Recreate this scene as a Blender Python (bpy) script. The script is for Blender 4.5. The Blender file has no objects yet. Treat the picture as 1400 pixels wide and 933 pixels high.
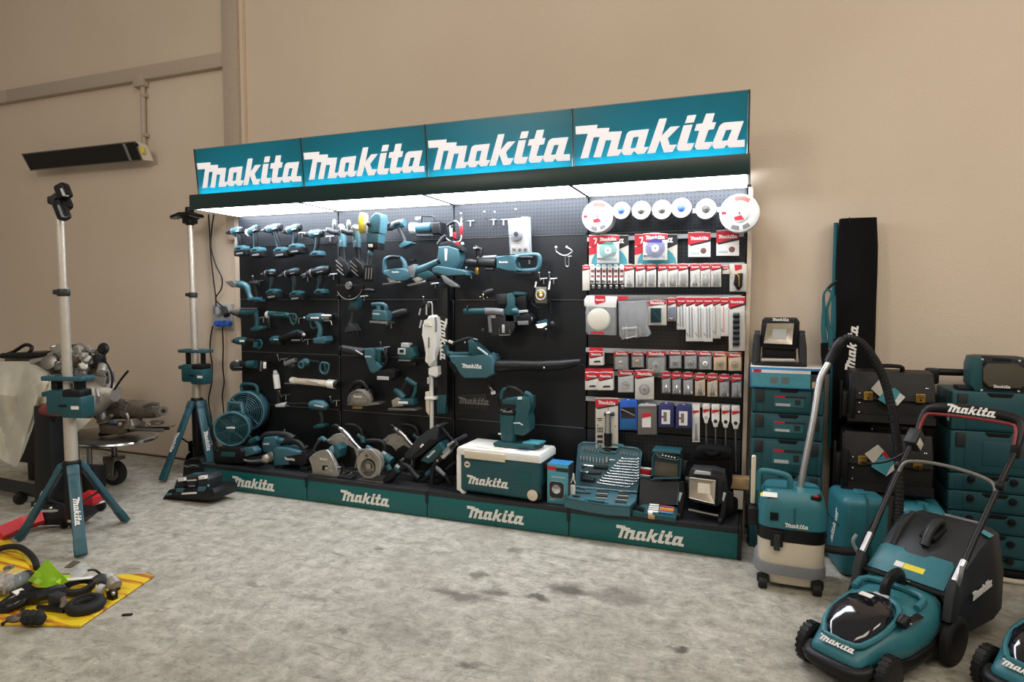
import bpy, bmesh, math, random
from mathutils import Vector, Matrix
from mathutils.geometry import tessellate_polygon
random.seed(7)
S = bpy.context.scene
COL = S.collection
PI = math.pi

# ---------------------------------------------------------------- camera
F_PX = 870.9; YAW = .3617; PITCH = .0625; ROLL = .0026
CAM = Vector((4.0488, -4.2162, 1.4776))
_fw = Vector((-math.sin(YAW)*math.cos(PITCH), math.cos(YAW)*math.cos(PITCH), -math.sin(PITCH)))
_r = Vector((math.cos(YAW), math.sin(YAW), 0)); _u = _r.cross(_fw)
_R = _r*math.cos(ROLL) + _u*math.sin(ROLL); _U = -_r*math.sin(ROLL) + _u*math.cos(ROLL)
cd = bpy.data.cameras.new('camera'); cam = bpy.data.objects.new('camera', cd); COL.objects.link(cam)
cd.sensor_width = 36; cd.lens = F_PX/1400*36; cd.clip_start = .05; cd.clip_end = 60
cam.matrix_world = Matrix(((_R.x, _U.x, -_fw.x, CAM.x), (_R.y, _U.y, -_fw.y, CAM.y), (_R.z, _U.z, -_fw.z, CAM.z), (0, 0, 0, 1)))
S.camera = cam

# ---------------------------------------------------------------- world, lamps, exposure
w = bpy.data.worlds.new('world'); S.world = w; w.use_nodes = True
w.node_tree.nodes['Background'].inputs[0].default_value = (1.0, .88, .75, 1)
w.node_tree.nodes['Background'].inputs[1].default_value = .25
def area(name, loc, target, size, sizey, power, col):
    d = bpy.data.lights.new(name, 'AREA'); d.shape = 'RECTANGLE'; d.size = size; d.size_y = sizey; d.energy = power; d.color = col
    o = bpy.data.objects.new(name, d); COL.objects.link(o); o.location = loc
    o.rotation_euler = (Vector(target)-Vector(loc)).to_track_quat('-Z', 'Y').to_euler()
    return o
area('workshop_lamp', (4.5, -4.5, 5.2), (3.0, -.6, .6), 2.6, 1.6, 84, (1, .90, .77))
area('bay_lamp', (6.9, -2.5, 3.3), (5.3, .1, 1.2), 1.6, 1.0, 40, (1, .93, .82))
CANOPY_E = 16.5
area('side_lamp', (1.2, -4.6, 3.6), (-.7, -.9, .8), 1.2, .9, 55, (1, .93, .82))
vs = S.view_settings
S.display_settings.display_device = 'sRGB'
vs.view_transform = 'Standard'; vs.look = 'None'; vs.exposure = 0.0; vs.gamma = 1; vs.use_curve_mapping = False

# ---------------------------------------------------------------- photo pixel -> point in the room
def ray(x, y): return _fw + _R*((x-700)/F_PX) - _U*((y-466.5)/F_PX)
def at(x, y, Y):
    d = ray(x, y); return CAM + d*((Y-CAM.y)/d.y)
def flo(x, y, Z=0.0):
    d = ray(x, y); return CAM + d*((Z-CAM.z)/d.z)
class Crop:                                   # reads coordinates noted on an enlarged crop of the photo
    def __init__(s, ox, oy, k): s.o = (ox, oy, k)
    def xy(s, x, y): return s.o[0]+x/s.o[2], s.o[1]+y/s.o[2]
    def p(s, x, y, Y): return at(*s.xy(x, y), Y)
    def f(s, x, y, Z=0.0): return flo(*s.xy(x, y), Z)
    def o2(s, pts, Y):                        # outline in the plane y=Y as (X,Z)
        r = []
        for x, y in pts:
            q = s.p(x, y, Y); r.append((q.x, q.z))
        return r

# ---------------------------------------------------------------- materials
def lin(h):
    h = h.lstrip('#'); c = [int(h[i:i+2], 16)/255 for i in (0, 2, 4)]
    return tuple((v/12.92 if v <= .04045 else ((v+.055)/1.055)**2.4) for v in c)
def new_mat(name):
    m = bpy.data.materials.new(name); m.use_nodes = True
    return m, m.node_tree, m.node_tree.nodes['Principled BSDF']
def N(nt, t, **kw):
    n = nt.nodes.new(t)
    for k, v in kw.items(): setattr(n, k, v)
    return n
def mat(name, col, rough=.45, metal=0.0, var=.12, scale=40, bump=.03, bscale=400, emis=0, alpha=1, spec=.5, trans=0):
    m, nt, b = new_mat(name); c = lin(col); L = nt.links.new
    tc = N(nt, 'ShaderNodeTexCoord'); no = N(nt, 'ShaderNodeTexNoise'); no.inputs['Scale'].default_value = scale; no.inputs['Detail'].default_value = 3
    L(tc.outputs['Object'], no.inputs['Vector'])
    mx = N(nt, 'ShaderNodeMix', data_type='RGBA'); L(no.outputs['Fac'], mx.inputs['Factor'])
    mx.inputs['A'].default_value = tuple(max(0, v*(1-var)) for v in c)+(1,)
    mx.inputs['B'].default_value = tuple(min(1, v*(1+var)) for v in c)+(1,)
    L(mx.outputs['Result'], b.inputs['Base Color'])
    b.inputs['Roughness'].default_value = rough; b.inputs['Metallic'].default_value = metal
    b.inputs['Specular IOR Level'].default_value = spec
    if bump:
        n2 = N(nt, 'ShaderNodeTexNoise'); n2.inputs['Scale'].default_value = bscale; L(tc.outputs['Object'], n2.inputs['Vector'])
        bp = N(nt, 'ShaderNodeBump'); bp.inputs['Strength'].default_value = bump*4; bp.inputs['Distance'].default_value = .002
        L(n2.outputs['Fac'], bp.inputs['Height']); L(bp.outputs['Normal'], b.inputs['Normal'])
    if emis:
        b.inputs['Emission Color'].default_value = c+(1,); b.inputs['Emission Strength'].default_value = emis
    if alpha < 1: b.inputs['Alpha'].default_value = alpha
    if trans: b.inputs['Transmission Weight'].default_value = trans
    return m
TEAL = mat('teal_plastic', '#3a636e', .38)
TEALD = mat('teal_case_plastic', '#1b4c53', .5)
TEALS = mat('teal_stand_plastic', '#2f5763', .45)
TEALB = mat('teal_painted_metal', '#095b5b', .45)
TEALM = mat('teal_mower_plastic', '#2f717c', .42)
BLK = mat('black_plastic', '#121315', .45, spec=.35)
RUB = mat('black_rubber', '#121213', .7)
DGR = mat('dark_grey_plastic', '#272a2d', .5)
GRY = mat('grey_plastic', '#7d8084', .5)
LGR = mat('light_grey_plastic', '#b9babb', .5)
WHT = mat('white_plastic', '#ecebe6', .4, var=.03)
CRM = mat('cream_plastic', '#d9cdb8', .45, var=.05)
POLE = mat('pole_aluminium', '#d2cabd', .38, .55)
SIL = mat('brushed_aluminium', '#c4c5c6', .32, 1.0)
CHR = mat('polished_steel', '#d9dadb', .18, 1.0)
STL = mat('dull_steel', '#8d8a84', .42, .9)
CAST = mat('cast_alloy', '#a39d93', .5, .55, var=.35, scale=25, bump=.2, bscale=120)
CASTD = mat('grimy_cast_alloy', '#6a6055', .6, .55, var=.4, scale=18, bump=.2, bscale=90)
BSTL = mat('black_steel', '#17181a', .45, .3)
RED = mat('red_paint', '#c3202b', .4)
REDD = mat('dark_red_plastic', '#7d2124', .45)
YEL = mat('yellow_foam', '#e8d13c', .8)
BLU = mat('blue_plastic', '#2458b8', .4)
NAVY = mat('navy_plastic', '#2c3164', .45)
BRASS = mat('brass', '#c9a45a', .3, 1.0)
CARD = mat('printed_card', '#cfc8bc', .6, var=.05)
WCARD = mat('white_card', '#e6e4df', .6, var=.04)
REDC = mat('red_card', '#c41f30', .55, var=.05)
BLKC = mat('black_card', '#26262a', .55)
STICK = mat('dark_teal_sticker', '#2c6268', .5, var=.15, scale=60)
TEALC = mat('teal_card', '#4b97a4', .5, var=.2, scale=60)
BLUC = mat('blue_card', '#2f7fb8', .5, var=.2, scale=60)
GRYC = mat('grey_card', '#6e6e6e', .55)
WOOD = mat('bare_wood', '#a98a62', .65, var=.3, scale=30)
LEATH = mat('black_leather', '#100e0d', .45, spec=.35, bump=.25, bscale=220)
FAB = mat('black_fabric', '#0e0d0f', .9, spec=.2, bump=.3, bscale=500)
FABT = mat('teal_webbing', '#1c5f68', .8, bump=.2, bscale=600)
CLEAR = mat('clear_blister', '#dfe3e6', .12, alpha=.22, bump=0)
SMOKE = mat('smoked_plastic', '#14141c', .08, bump=0, spec=.8)
TAN = mat('tan_cardboard', '#c9a878', .7)
LIME = mat('lime_sheet', '#a9d52a', .35)
ABR = mat('abrasive_white', '#cdccc8', .75, bump=.2, bscale=300)
DISCG = mat('abrasive_grey', '#5b5856', .8, bump=.3, bscale=400)
WOOL = mat('cream_wool', '#e4dcc6', .95, bump=.5, bscale=250)
BLUEH = mat('blue_hub', '#3f63c9', .4)
LED = mat('led_diffuser', '#eef4ff', .4, emis=CANOPY_E, bump=0)
LETT = mat('sign_letter_white', '#f2eef2', .5, emis=.42, bump=0)
PRINT = mat('white_print', '#e9e6e0', .5, var=.02, bump=0)
REFL = mat('lamp_reflector', '#d2c7b5', .25, .7)
LENS = mat('lamp_lens', '#f3ecdf', .35)
GRILLE = mat('woven_grille', '#5d5748', .7, bump=.4, bscale=900)

# ---------------------------------------------------------------- mesh builder
def frame(d):
    d = Vector(d).normalized(); a = Vector((0, 0, 1)) if abs(d.z) < .9 else Vector((1, 0, 0))
    x = a.cross(d).normalized(); return x, d.cross(x).normalized(), d
class M:
    def __init__(s): s.b = bmesh.new()
    def _bev(s, edges, bev, seg):
        if bev > 0: bmesh.ops.bevel(s.b, geom=list(edges), offset=bev, segments=seg, affect='EDGES', profile=.5, clamp_overlap=True)
    def box(s, c, sz, bev=0, seg=2, rot=None):
        r = bmesh.ops.create_cube(s.b, size=1)
        mx = Matrix.Translation(Vector(c)) @ (rot.to_4x4() if rot else Matrix()) @ Matrix.Diagonal((sz[0], sz[1], sz[2], 1))
        bmesh.ops.transform(s.b, matrix=mx, verts=r['verts'])
        s._bev({e for v in r['verts'] for e in v.link_edges}, bev, seg); return s
    def span(s, a, b, bev=0, seg=2):
        return s.box([(a[i]+b[i])/2 for i in range(3)], [abs(b[i]-a[i]) for i in range(3)], bev, seg)
    def prism(s, pts, d0, d1, pl='xz', bev=0, seg=2, taper=1.0):
        f = {'xz': lambda u, v, d: (u, d, v), 'xy': lambda u, v, d: (u, v, d), 'yz': lambda u, v, d: (d, u, v)}[pl]
        n = len(pts); cu = sum(p[0] for p in pts)/n; cv = sum(p[1] for p in pts)/n
        A = [s.b.verts.new(f(p[0], p[1], d0)) for p in pts]
        B = [s.b.verts.new(f(cu+(p[0]-cu)*taper, cv+(p[1]-cv)*taper, d1)) for p in pts]
        fs = [s.b.faces.new(A), s.b.faces.new(B[::-1])]
        ed = {e for q in fs for e in q.edges}
        for i in range(n): s.b.faces.new((A[i], A[(i+1) % n], B[(i+1) % n], B[i]))
        s._bev(ed, bev, seg); return s
    def loft(s, rings, cap=True):
        V = [[s.b.verts.new(p) for p in r] for r in rings]; n = len(V[0])
        for a, b in zip(V, V[1:]):
            for i in range(n): s.b.faces.new((a[i], a[(i+1) % n], b[(i+1) % n], b[i]))
        if cap: s.b.faces.new(V[0][::-1]); s.b.faces.new(V[-1])
        return s
    def lathe(s, o, d, prof, n=20, cap=True):
        x, y, z = frame(d); o = Vector(o)
        return s.loft([[o + z*h + (x*math.cos(2*PI*i/n) + y*math.sin(2*PI*i/n))*max(r, 1e-4) for i in range(n)] for h, r in prof], cap)
    def cyl(s, p0, p1, r0, r1=None, n=16):
        p0, p1 = Vector(p0), Vector(p1); r1 = r0 if r1 is None else r1; L = (p1-p0).length
        return s.lathe(p0, p1-p0, [(0, r0), (L, r1)], n)
    def rcyl(s, p0, p1, r, n=16, e=.25):                      # cylinder with rounded rims
        p0, p1 = Vector(p0), Vector(p1); L = (p1-p0).length; k = r*e
        return s.lathe(p0, p1-p0, [(0, r-k), (k*.3, r-k*.3), (k, r), (L-k, r), (L-k*.3, r-k*.3), (L, r-k)], n)
    def tube(s, pts, r, n=8, sm=0, cap=True, flat=1.0, close=False):
        P = [Vector(p) for p in pts]
        R = list(r) if isinstance(r, (list, tuple)) else [r]*len(P)
        if sm:
            Q, RR = [], []
            for i in range(len(P)-1):
                a = P[max(i-1, 0)]; b = P[i]; c = P[i+1]; d = P[min(i+2, len(P)-1)]
                for k in range(sm):
                    t = k/sm; Q.append(.5*((2*b)+(c-a)*t+(2*a-5*b+4*c-d)*t*t+(3*b-a-3*c+d)*t**3)); RR.append(R[i]*(1-t)+R[i+1]*t)
            Q.append(P[-1]); RR.append(R[-1]); P, R = Q, RR
        rings = []; px = None
        for i, p in enumerate(P):
            t = (P[min(i+1, len(P)-1)]-P[max(i-1, 0)]).normalized()
            if px is None: x, y, _ = frame(t)
            else:
                x = (px - t*px.dot(t)); x = x.normalized() if x.length > 1e-6 else frame(t)[0]; y = t.cross(x)
            px = x
            rings.append([p + (x*math.cos(2*PI*k/n)*flat + y*math.sin(2*PI*k/n))*R[i] for k in range(n)])
        return s.loft(rings, cap)
    def ring(s, c, d, R, r, n=28, m=8, flat=1.0):
        x, y, z = frame(d); c = Vector(c); V = []
        for i in range(n):
            a = 2*PI*i/n; u = x*math.cos(a)+y*math.sin(a)
            V.append([s.b.verts.new(c+u*(R+r*math.cos(2*PI*k/m))+z*(r*flat*math.sin(2*PI*k/m))) for k in range(m)])
        for i in range(n):
            for k in range(m): s.b.faces.new((V[i][k], V[(i+1) % n][k], V[(i+1) % n][(k+1) % m], V[i][(k+1) % m]))
        return s
    def ball(s, c, r, n=14, rot=None):
        q = bmesh.ops.create_uvsphere(s.b, u_segments=n, v_segments=max(6, n//2), radius=1)
        if not isinstance(r, (tuple, list)): r = (r, r, r)
        bmesh.ops.transform(s.b, matrix=Matrix.Translation(Vector(c)) @ (rot.to_4x4() if rot else Matrix()) @ Matrix.Diagonal((*r, 1)), verts=q['verts']); return s
    def poly(s, loops, T, d):                                  # flat outline with holes, extruded by vector d; T maps (u,v)->point
        flat = [p for l in loops for p in l]
        tris = tessellate_polygon([[Vector((p[0], p[1], 0)) for p in l] for l in loops])
        A = [s.b.verts.new(T(*p)) for p in flat]; B = [s.b.verts.new(T(*p)+d) for p in flat]
        for t in tris:
            try: s.b.faces.new([A[i] for i in t]); s.b.faces.new([B[i] for i in t[::-1]])
            except ValueError: pass
        k = 0
        for l in loops:
            n = len(l)
            for i in range(n): s.b.faces.new((A[k+i], A[k+(i+1) % n], B[k+(i+1) % n], B[k+i]))
            k += n
        return s
    def xf(s, mx): bmesh.ops.transform(s.b, matrix=mx, verts=s.b.verts); return s
    def mesh(s, name, m, inv=None, angle=38):
        if inv is not None: bmesh.ops.transform(s.b, matrix=inv, verts=s.b.verts)
        bmesh.ops.recalc_face_normals(s.b, faces=s.b.faces)
        for f in s.b.faces: f.smooth = True
        ca = math.radians(angle)
        for e in s.b.edges:
            if len(e.link_faces) == 2 and e.calc_face_angle(0) > ca: e.smooth = False
        me = bpy.data.meshes.new(name); s.b.to_mesh(me); s.b.free(); me.materials.append(m); return me

# ---------------------------------------------------------------- things, parts
INV = {}
def tag(o, label, cat, group=None):
    o['label'] = label; o['category'] = cat
    if group: o['group'] = group
    return o
def thing(name, label, cat, loc=(0, 0, 0), rz=0.0, group=None, world=True, rot=None):
    """Empty at the thing's base. world=True: parts are given in room coordinates, else in the thing's own."""
    o = bpy.data.objects.new(name, None); COL.objects.link(o); o.empty_display_size = .05
    o.location = loc; o.rotation_euler = rot if rot else (0, 0, rz); tag(o, label, cat, group)
    INV[o.name] = (Matrix.Translation(Vector(loc))).inverted() if world else None
    return o
def P(t, name, m, b, label=None):
    """one part (or sub-part) under t, from builder b"""
    root = t
    while root.parent: root = root.parent
    o = bpy.data.objects.new(name, b.mesh(name, m, INV.get(root.name))); COL.objects.link(o); o.parent = t
    if label: o['label'] = label
    return o
def single(name, label, cat, m, b, loc=(0, 0, 0), group=None):
    o = bpy.data.objects.new(name, b.mesh(name, m, Matrix.Translation(-Vector(loc)))); COL.objects.link(o); o.location = loc
    return tag(o, label, cat, group)
def struct(name, m, b, parent=None):
    o = bpy.data.objects.new(name, b.mesh(name, m)); COL.objects.link(o)
    if parent: o.parent = parent
    else: o['kind'] = 'structure'
    return o
def dup(root, loc, label, rz=None, rot=None, scale=None):
    r = root.copy(); COL.objects.link(r); r.location = loc; r['label'] = label
    INV[r.name] = INV.get(root.name)
    if rz is not None: r.rotation_euler = (0, 0, rz)
    if rot is not None: r.rotation_euler = rot
    if scale: r.scale = (scale,)*3
    for ch in list(root.children):
        c = ch.copy(); COL.objects.link(c); c.parent = r
        for g in list(ch.children):
            d = g.copy(); COL.objects.link(d); d.parent = c
    return r

# ---------------------------------------------------------------- the slanted wordmark, outlines in a unit-wide frame
_W = [[(92,325),(415,300),(400,352),(585,342),(570,402),(765,392),(688,655),(765,648),(740,700),(705,745),(535,755),(612,520),(528,522),(450,765),(340,770),(440,475),(350,480),(265,775),(150,787),(268,428),(95,440)],
 [(895,385),(1160,358),(1080,620),(1158,613),(1085,710),(985,722),(940,675),(890,732),(785,735),(755,690),(762,650),(835,430),(862,400)],
 [(1312,212),(1424,203),(1339,460),(1472,325),(1610,315),(1432,490),(1459,585),(1562,580),(1497,685),(1372,695),(1317,520),(1244,700),(1130,712),(1152,650)],
 [(1724,165),(1852,152),(1812,262),(1684,275)],
 [(1664,305),(1795,292),(1707,565),(1820,558),(1772,655),(1742,668),(1592,672),(1562,640),(1570,595)],
 [(1992,138),(2120,128),(2077,262),(2137,258),(2104,358),(2027,368),(1962,545),(2088,538),(2062,600),(2020,645),(1852,655),(1822,610),(1892,378),(1820,385),(1852,285),(1940,275)],
 [(2257,262),(2540,240),(2437,515),(2554,508),(2550,610),(2327,622),(2292,580),(2247,630),(2112,640),(2077,590),(2084,560),(2182,320),(2207,290)]]
_H = {1: [(930,478),(1012,468),(960,630),(885,635)], 6: [(2282,370),(2367,362),(2302,518),(2217,525)]}
def _wm():
    def q(x, y):
        p = at(780+x/10.769, 140+y/10.769, -.41); return p.x, p.z
    L = [[[q(*p) for p in l]] for l in _W]
    for k, h in _H.items(): L[k].append([q(*p) for p in h])
    xs = [p[0] for g in L for l in g for p in l]; zs = [p[1] for g in L for l in g for p in l]
    x0, x1 = min(xs), max(xs); k = 1/(x1-x0); zc = (min(zs)+max(zs))/2
    return [[[((p[0]-(x0+x1)/2)*k, (p[1]-zc)*k) for p in l] for l in g] for g in L]
WM = _wm()
_wmesh = {}
def wordmark(t, c, wd, mt, u=(1, 0, 0), v=(0, 0, 1), name='lettering', th=.002, world=True):
    """lettering part: centre c, width wd, writing along u, up along v"""
    u = Vector(u).normalized(); v = Vector(v).normalized(); n = u.cross(v)
    key = (mt.name, round(th/wd, 4))
    if key not in _wmesh:
        b = M()
        for g in WM: b.poly(g, lambda a, e: Vector((a, e, 0)), Vector((0, 0, th/wd)))
        _wmesh[key] = b.mesh('lettering', mt)
    o = bpy.data.objects.new(name, _wmesh[key]); COL.objects.link(o); o.parent = t
    c = Vector(c)
    root = t
    while root.parent: root = root.parent
    if INV.get(root.name) is not None: c = INV[root.name] @ c
    o.matrix_local = Matrix.Translation(c) @ Matrix((u, v, n)).transposed().to_4x4() @ Matrix.Scale(wd, 4)
    return o

# ================================================================ the room
WALL_Y = .16
def wall_mat():
    m, nt, b = new_mat('painted_plaster'); L = nt.links.new
    tc = N(nt, 'ShaderNodeTexCoord')
    n1 = N(nt, 'ShaderNodeTexNoise'); n1.inputs['Scale'].default_value = .7; n1.inputs['Detail'].default_value = 4; L(tc.outputs['Object'], n1.inputs['Vector'])
    cr = N(nt, 'ShaderNodeValToRGB'); L(n1.outputs['Fac'], cr.inputs['Fac'])
    cr.color_ramp.elements[0].position = .3; cr.color_ramp.elements[0].color = lin('#d3c1ac')+(1,)
    cr.color_ramp.elements[1].position = .75; cr.color_ramp.elements[1].color = lin('#ddccb9')+(1,)
    L(cr.outputs['Color'], b.inputs['Base Color']); b.inputs['Roughness'].default_value = .72
    n2 = N(nt, 'ShaderNodeTexNoise'); n2.inputs['Scale'].default_value = 90; n2.inputs['Detail'].default_value = 3; L(tc.outputs['Object'], n2.inputs['Vector'])
    bp = N(nt, 'ShaderNodeBump'); bp.inputs['Strength'].default_value = .45; bp.inputs['Distance'].default_value = .004
    L(n2.outputs['Fac'], bp.inputs['Height']); L(bp.outputs['Normal'], b.inputs['Normal'])
    return m
def floor_mat():
    m, nt, b = new_mat('worn_concrete'); L = nt.links.new
    tc = N(nt, 'ShaderNodeTexCoord')
    def noise(sc, det, rough=.55, vec=None, dist=0):
        n = N(nt, 'ShaderNodeTexNoise'); n.inputs['Scale'].default_value = sc; n.inputs['Detail'].default_value = det
        n.inputs['Roughness'].default_value = rough; n.inputs['Distortion'].default_value = dist
        L(vec or tc.outputs['Object'], n.inputs['Vector']); return n
    mp = N(nt, 'ShaderNodeMapping'); mp.inputs['Scale'].default_value = (.7, 3.2, 1); mp.inputs['Rotation'].default_value = (0, 0, -.45); L(tc.outputs['Object'], mp.inputs['Vector'])
    big = noise(1.1, 5, .6); mid = noise(11, 9, .78, dist=.4); fine = noise(55, 6, .7); st = noise(6, 7, .72, mp.outputs['Vector'], dist=.8)
    def mixc(a, bcol, fac, typ='MIX'):
        x = N(nt, 'ShaderNodeMix', data_type='RGBA', blend_type=typ)
        if isinstance(a, tuple): x.inputs['A'].default_value = a
        else: L(a, x.inputs['A'])
        if isinstance(bcol, tuple): x.inputs['B'].default_value = bcol
        else: L(bcol, x.inputs['B'])
        if isinstance(fac, float): x.inputs['Factor'].default_value = fac
        else: L(fac, x.inputs['Factor'])
        return x.outputs['Result']
    def ramp(src, p0, p1, c0=(0, 0, 0, 1), c1=(1, 1, 1, 1)):
        r = N(nt, 'ShaderNodeValToRGB'); r.color_ramp.elements[0].position = p0; r.color_ramp.elements[1].position = p1
        r.color_ramp.elements[0].color = c0; r.color_ramp.elements[1].color = c1; L(src, r.inputs['Fac']); return r.outputs['Color']
    c = mixc(lin('#7d7869')+(1,), lin('#cdc9bb')+(1,), ramp(mid.outputs['Fac'], .32, .68))
    c = mixc(c, lin('#635e52')+(1,), ramp(st.outputs['Fac'], .56, .74))
    c = mixc(c, lin('#e6e3dc')+(1,), ramp(noise(9, 6, .75, mp.outputs['Vector'], 1.2).outputs['Fac'], .58, .78))
    c = mixc(c, lin('#8a8475')+(1,), ramp(big.outputs['Fac'], .5, .85))
    c = mixc(c, lin('#4f4a43')+(1,), ramp(fine.outputs['Fac'], .57, .75))
    # oil stains soaked into the concrete, each an oval with a ragged edge
    nz = noise(6, 5, .65); off = N(nt, 'ShaderNodeVectorMath', operation='MULTIPLY_ADD'); L(nz.outputs['Color'], off.inputs[0]); off.inputs[1].default_value = (.22, .22, 0); L(tc.outputs['Object'], off.inputs[2])
    for px, py, rx, ry, k in ((630, 815, .17, .07, .5), (680, 812, .10, .06, .45), (732, 818, .09, .05, .6), (780, 808, .14, .09, .6), (850, 815, .18, .13, .35), (655, 786, .08, .04, .45), (520, 752, .05, .03, .5), (702, 752, .08, .04, .4), (925, 888, .06, .03, .6), (640, 905, .05, .04, .5), (470, 862, .05, .03, .4), (350, 800, .05, .03, .35), (395, 700, .05, .03, .4), (560, 870, .25, .12, .2)):
        p = flo(px, py); s1 = N(nt, 'ShaderNodeVectorMath', operation='SUBTRACT'); L(off.outputs['Vector'], s1.inputs[0]); s1.inputs[1].default_value = (p.x+.11, p.y+.11, 0)
        s2 = N(nt, 'ShaderNodeVectorMath', operation='DIVIDE'); L(s1.outputs['Vector'], s2.inputs[0]); s2.inputs[1].default_value = (rx, ry, .5)
        s3 = N(nt, 'ShaderNodeVectorMath', operation='LENGTH'); L(s2.outputs['Vector'], s3.inputs[0])
        c = mixc(c, lin('#454036')+(1,), ramp(s3.outputs['Value'], .45, 1.0, (k*1.4, k*1.4, k*1.4, 1), (0, 0, 0, 1)))
    chip = noise(26, 3, .5); c = mixc(c, lin('#f0eee8')+(1,), ramp(chip.outputs['Fac'], .74, .79))
    L(c, b.inputs['Base Color']); b.inputs['Roughness'].default_value = .62
    bp = N(nt, 'ShaderNodeBump'); bp.inputs['Strength'].default_value = .35; bp.inputs['Distance'].default_value = .01
    ad = N(nt, 'ShaderNodeMath', operation='ADD'); L(mid.outputs['Fac'], ad.inputs[0]); L(fine.outputs['Fac'], ad.inputs[1])
    L(ad.outputs['Value'], bp.inputs['Height']); L(bp.outputs['Normal'], b.inputs['Normal'])
    return m
WALLM = wall_mat()
struct('wall_back', WALLM, M().span((-9, WALL_Y, 0), (11, WALL_Y+.2, 6.2)))
struct('floor', floor_mat(), M().span((-9, -9, -.2), (11, WALL_Y+.2, 0)))
TRUNK = mat('cream_trunking', '#b5a594', .5)
# cable trunking on the back wall
tr = struct('trim_1', TRUNK, M().span((-9, WALL_Y-.06, 3.465), (-3.02, WALL_Y, 3.585), .004))
struct('trim_2', TRUNK, M().span((-3.016, WALL_Y-.06, 3.465), (-.215, WALL_Y, 3.585), .004))
struct('trim_3', TRUNK, M().span((-.21, WALL_Y-.075, 2.0), (-.05, WALL_Y, 4.02), .004))
struct('trim_4', TRUNK, M().span((-.21, WALL_Y-.075, 4.024), (-.05, WALL_Y, 6.2), .004))
struct('trim_5', WALLM, M().span((-.05, WALL_Y-.045, 0), (-.02, WALL_Y, 6.2), .003))
struct('baseboard_back', mat('dark_floor_joint', '#5a4a38', .8), M().span((-9, WALL_Y-.012, 0), (11, WALL_Y, .018), .003))

# ================================================================ the lit display stand
def peg_mat(name, col, holes):
    m, nt, b = new_mat(name); L = nt.links.new; c = lin(col)
    tc = N(nt, 'ShaderNodeTexCoord'); sp = N(nt, 'ShaderNodeSeparateXYZ'); L(tc.outputs['Object'], sp.inputs[0])
    def mth(op, a, bb=None):
        x = N(nt, 'ShaderNodeMath', operation=op)
        for i, v in enumerate((a, bb)):
            if v is None: continue
            if isinstance(v, (int, float)): x.inputs[i].default_value = v
            else: L(v, x.inputs[i])
        return x.outputs['Value']
    no = N(nt, 'ShaderNodeTexNoise'); no.inputs['Scale'].default_value = 5; L(tc.outputs['Object'], no.inputs['Vector'])
    mx = N(nt, 'ShaderNodeMix', data_type='RGBA'); L(no.outputs['Fac'], mx.inputs['Factor'])
    mx.inputs['A'].default_value = tuple(v*.85 for v in c)+(1,); mx.inputs['B'].default_value = tuple(v*1.15 for v in c)+(1,)
    col_out = mx.outputs['Result']
    if holes:
        q = .025
        fx = mth('SUBTRACT', mth('FRACT', mth('DIVIDE', sp.outputs['X'], q)), .5); fz = mth('SUBTRACT', mth('FRACT', mth('DIVIDE', sp.outputs['Z'], q)), .5)
        d = mth('SQRT', mth('ADD', mth('MULTIPLY', fx, fx), mth('MULTIPLY', fz, fz)))
        hole = mth('LESS_THAN', d, .21)
        m2 = N(nt, 'ShaderNodeMix', data_type='RGBA'); L(hole, m2.inputs['Factor']); L(col_out, m2.inputs['A']); m2.inputs['B'].default_value = (.004, .004, .005, 1)
        col_out = m2.outputs['Result']
        bp = N(nt, 'ShaderNodeBump'); bp.inputs['Distance'].default_value = .003; bp.inputs['Strength'].default_value = .6; L(mth('SUBTRACT', 1.0, hole), bp.inputs['Height']); L(bp.outputs['Normal'], b.inputs['Normal'])
    L(col_out, b.inputs['Base Color']); b.inputs['Roughness'].default_value = .42; b.inputs['Metallic'].default_value = .1
    return m
PEG = peg_mat('perforated_black_steel', '#2b2f34', True)
PEGS = peg_mat('smooth_black_steel', '#131518', False)
PEGM = peg_mat('perforated_brown_steel', '#2b2725', True)
D = .428; ZD = .186
stand = thing('tool_display_stand', 'four-bay black pegboard display stand with lit canopy and teal sign boxes against the beige wall', 'display stand', (2, -.2, 0))
zs = [.19, .61, 1.048, 1.487, 1.93, 2.175]
for i in range(4):
    for k in range(5):
        m = PEG if (k == 4 or i == 3) else PEGS
        if i == 3 and k in (1, 2): m = PEGM
        P(stand, 'back_panel', m, M().span((i+.004, 0, zs[k]+.003), (i+.996, .03, zs[k+1]-.003), .003, 1))
for i in range(5):
    P(stand, 'upright', BSTL, M().span((i-.018 if i else -.02, .03, 0), (i+.018, .07, 2.2)))
P(stand, 'end_panel', WALLM, M().span((4.004, -.012, 0), (4.03, .10, 2.18), .003), 'beige edge strip')
P(stand, 'end_panel', WALLM, M().span((-.10, .06, 0), (-.006, .12, 2.18), .003), 'beige edge strip')
for i in range(4):
    P(stand, 'deck', mat('black_deck_steel', '#1a1c1f', .45) if i == 0 else bpy.data.materials['black_deck_steel'], M().span((i+.002, -D-.004, ZD-.03), (i+.998, 0, ZD), .004))
    kb = P(stand, 'kick_board', TEALB, M().span((i+.003, -D, .004), (i+.997, -D+.02, ZD-.031), .002))
    wordmark(kb, (i+.5, -D, .078), .40, PRINT, th=.003)
    P(stand, 'bracket', BSTL, M().span((i-.012, -D-.006, .10), (i+.008, -D+.0, ZD-.002), .002))
P(stand, 'deck_end', BSTL, M().span((3.999, -D, 0), (4.018, 0, ZD), .002))
P(stand, 'deck_end', TEALB, M().span((-.016, -D, 0), (.001, 0, ZD), .002))
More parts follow.
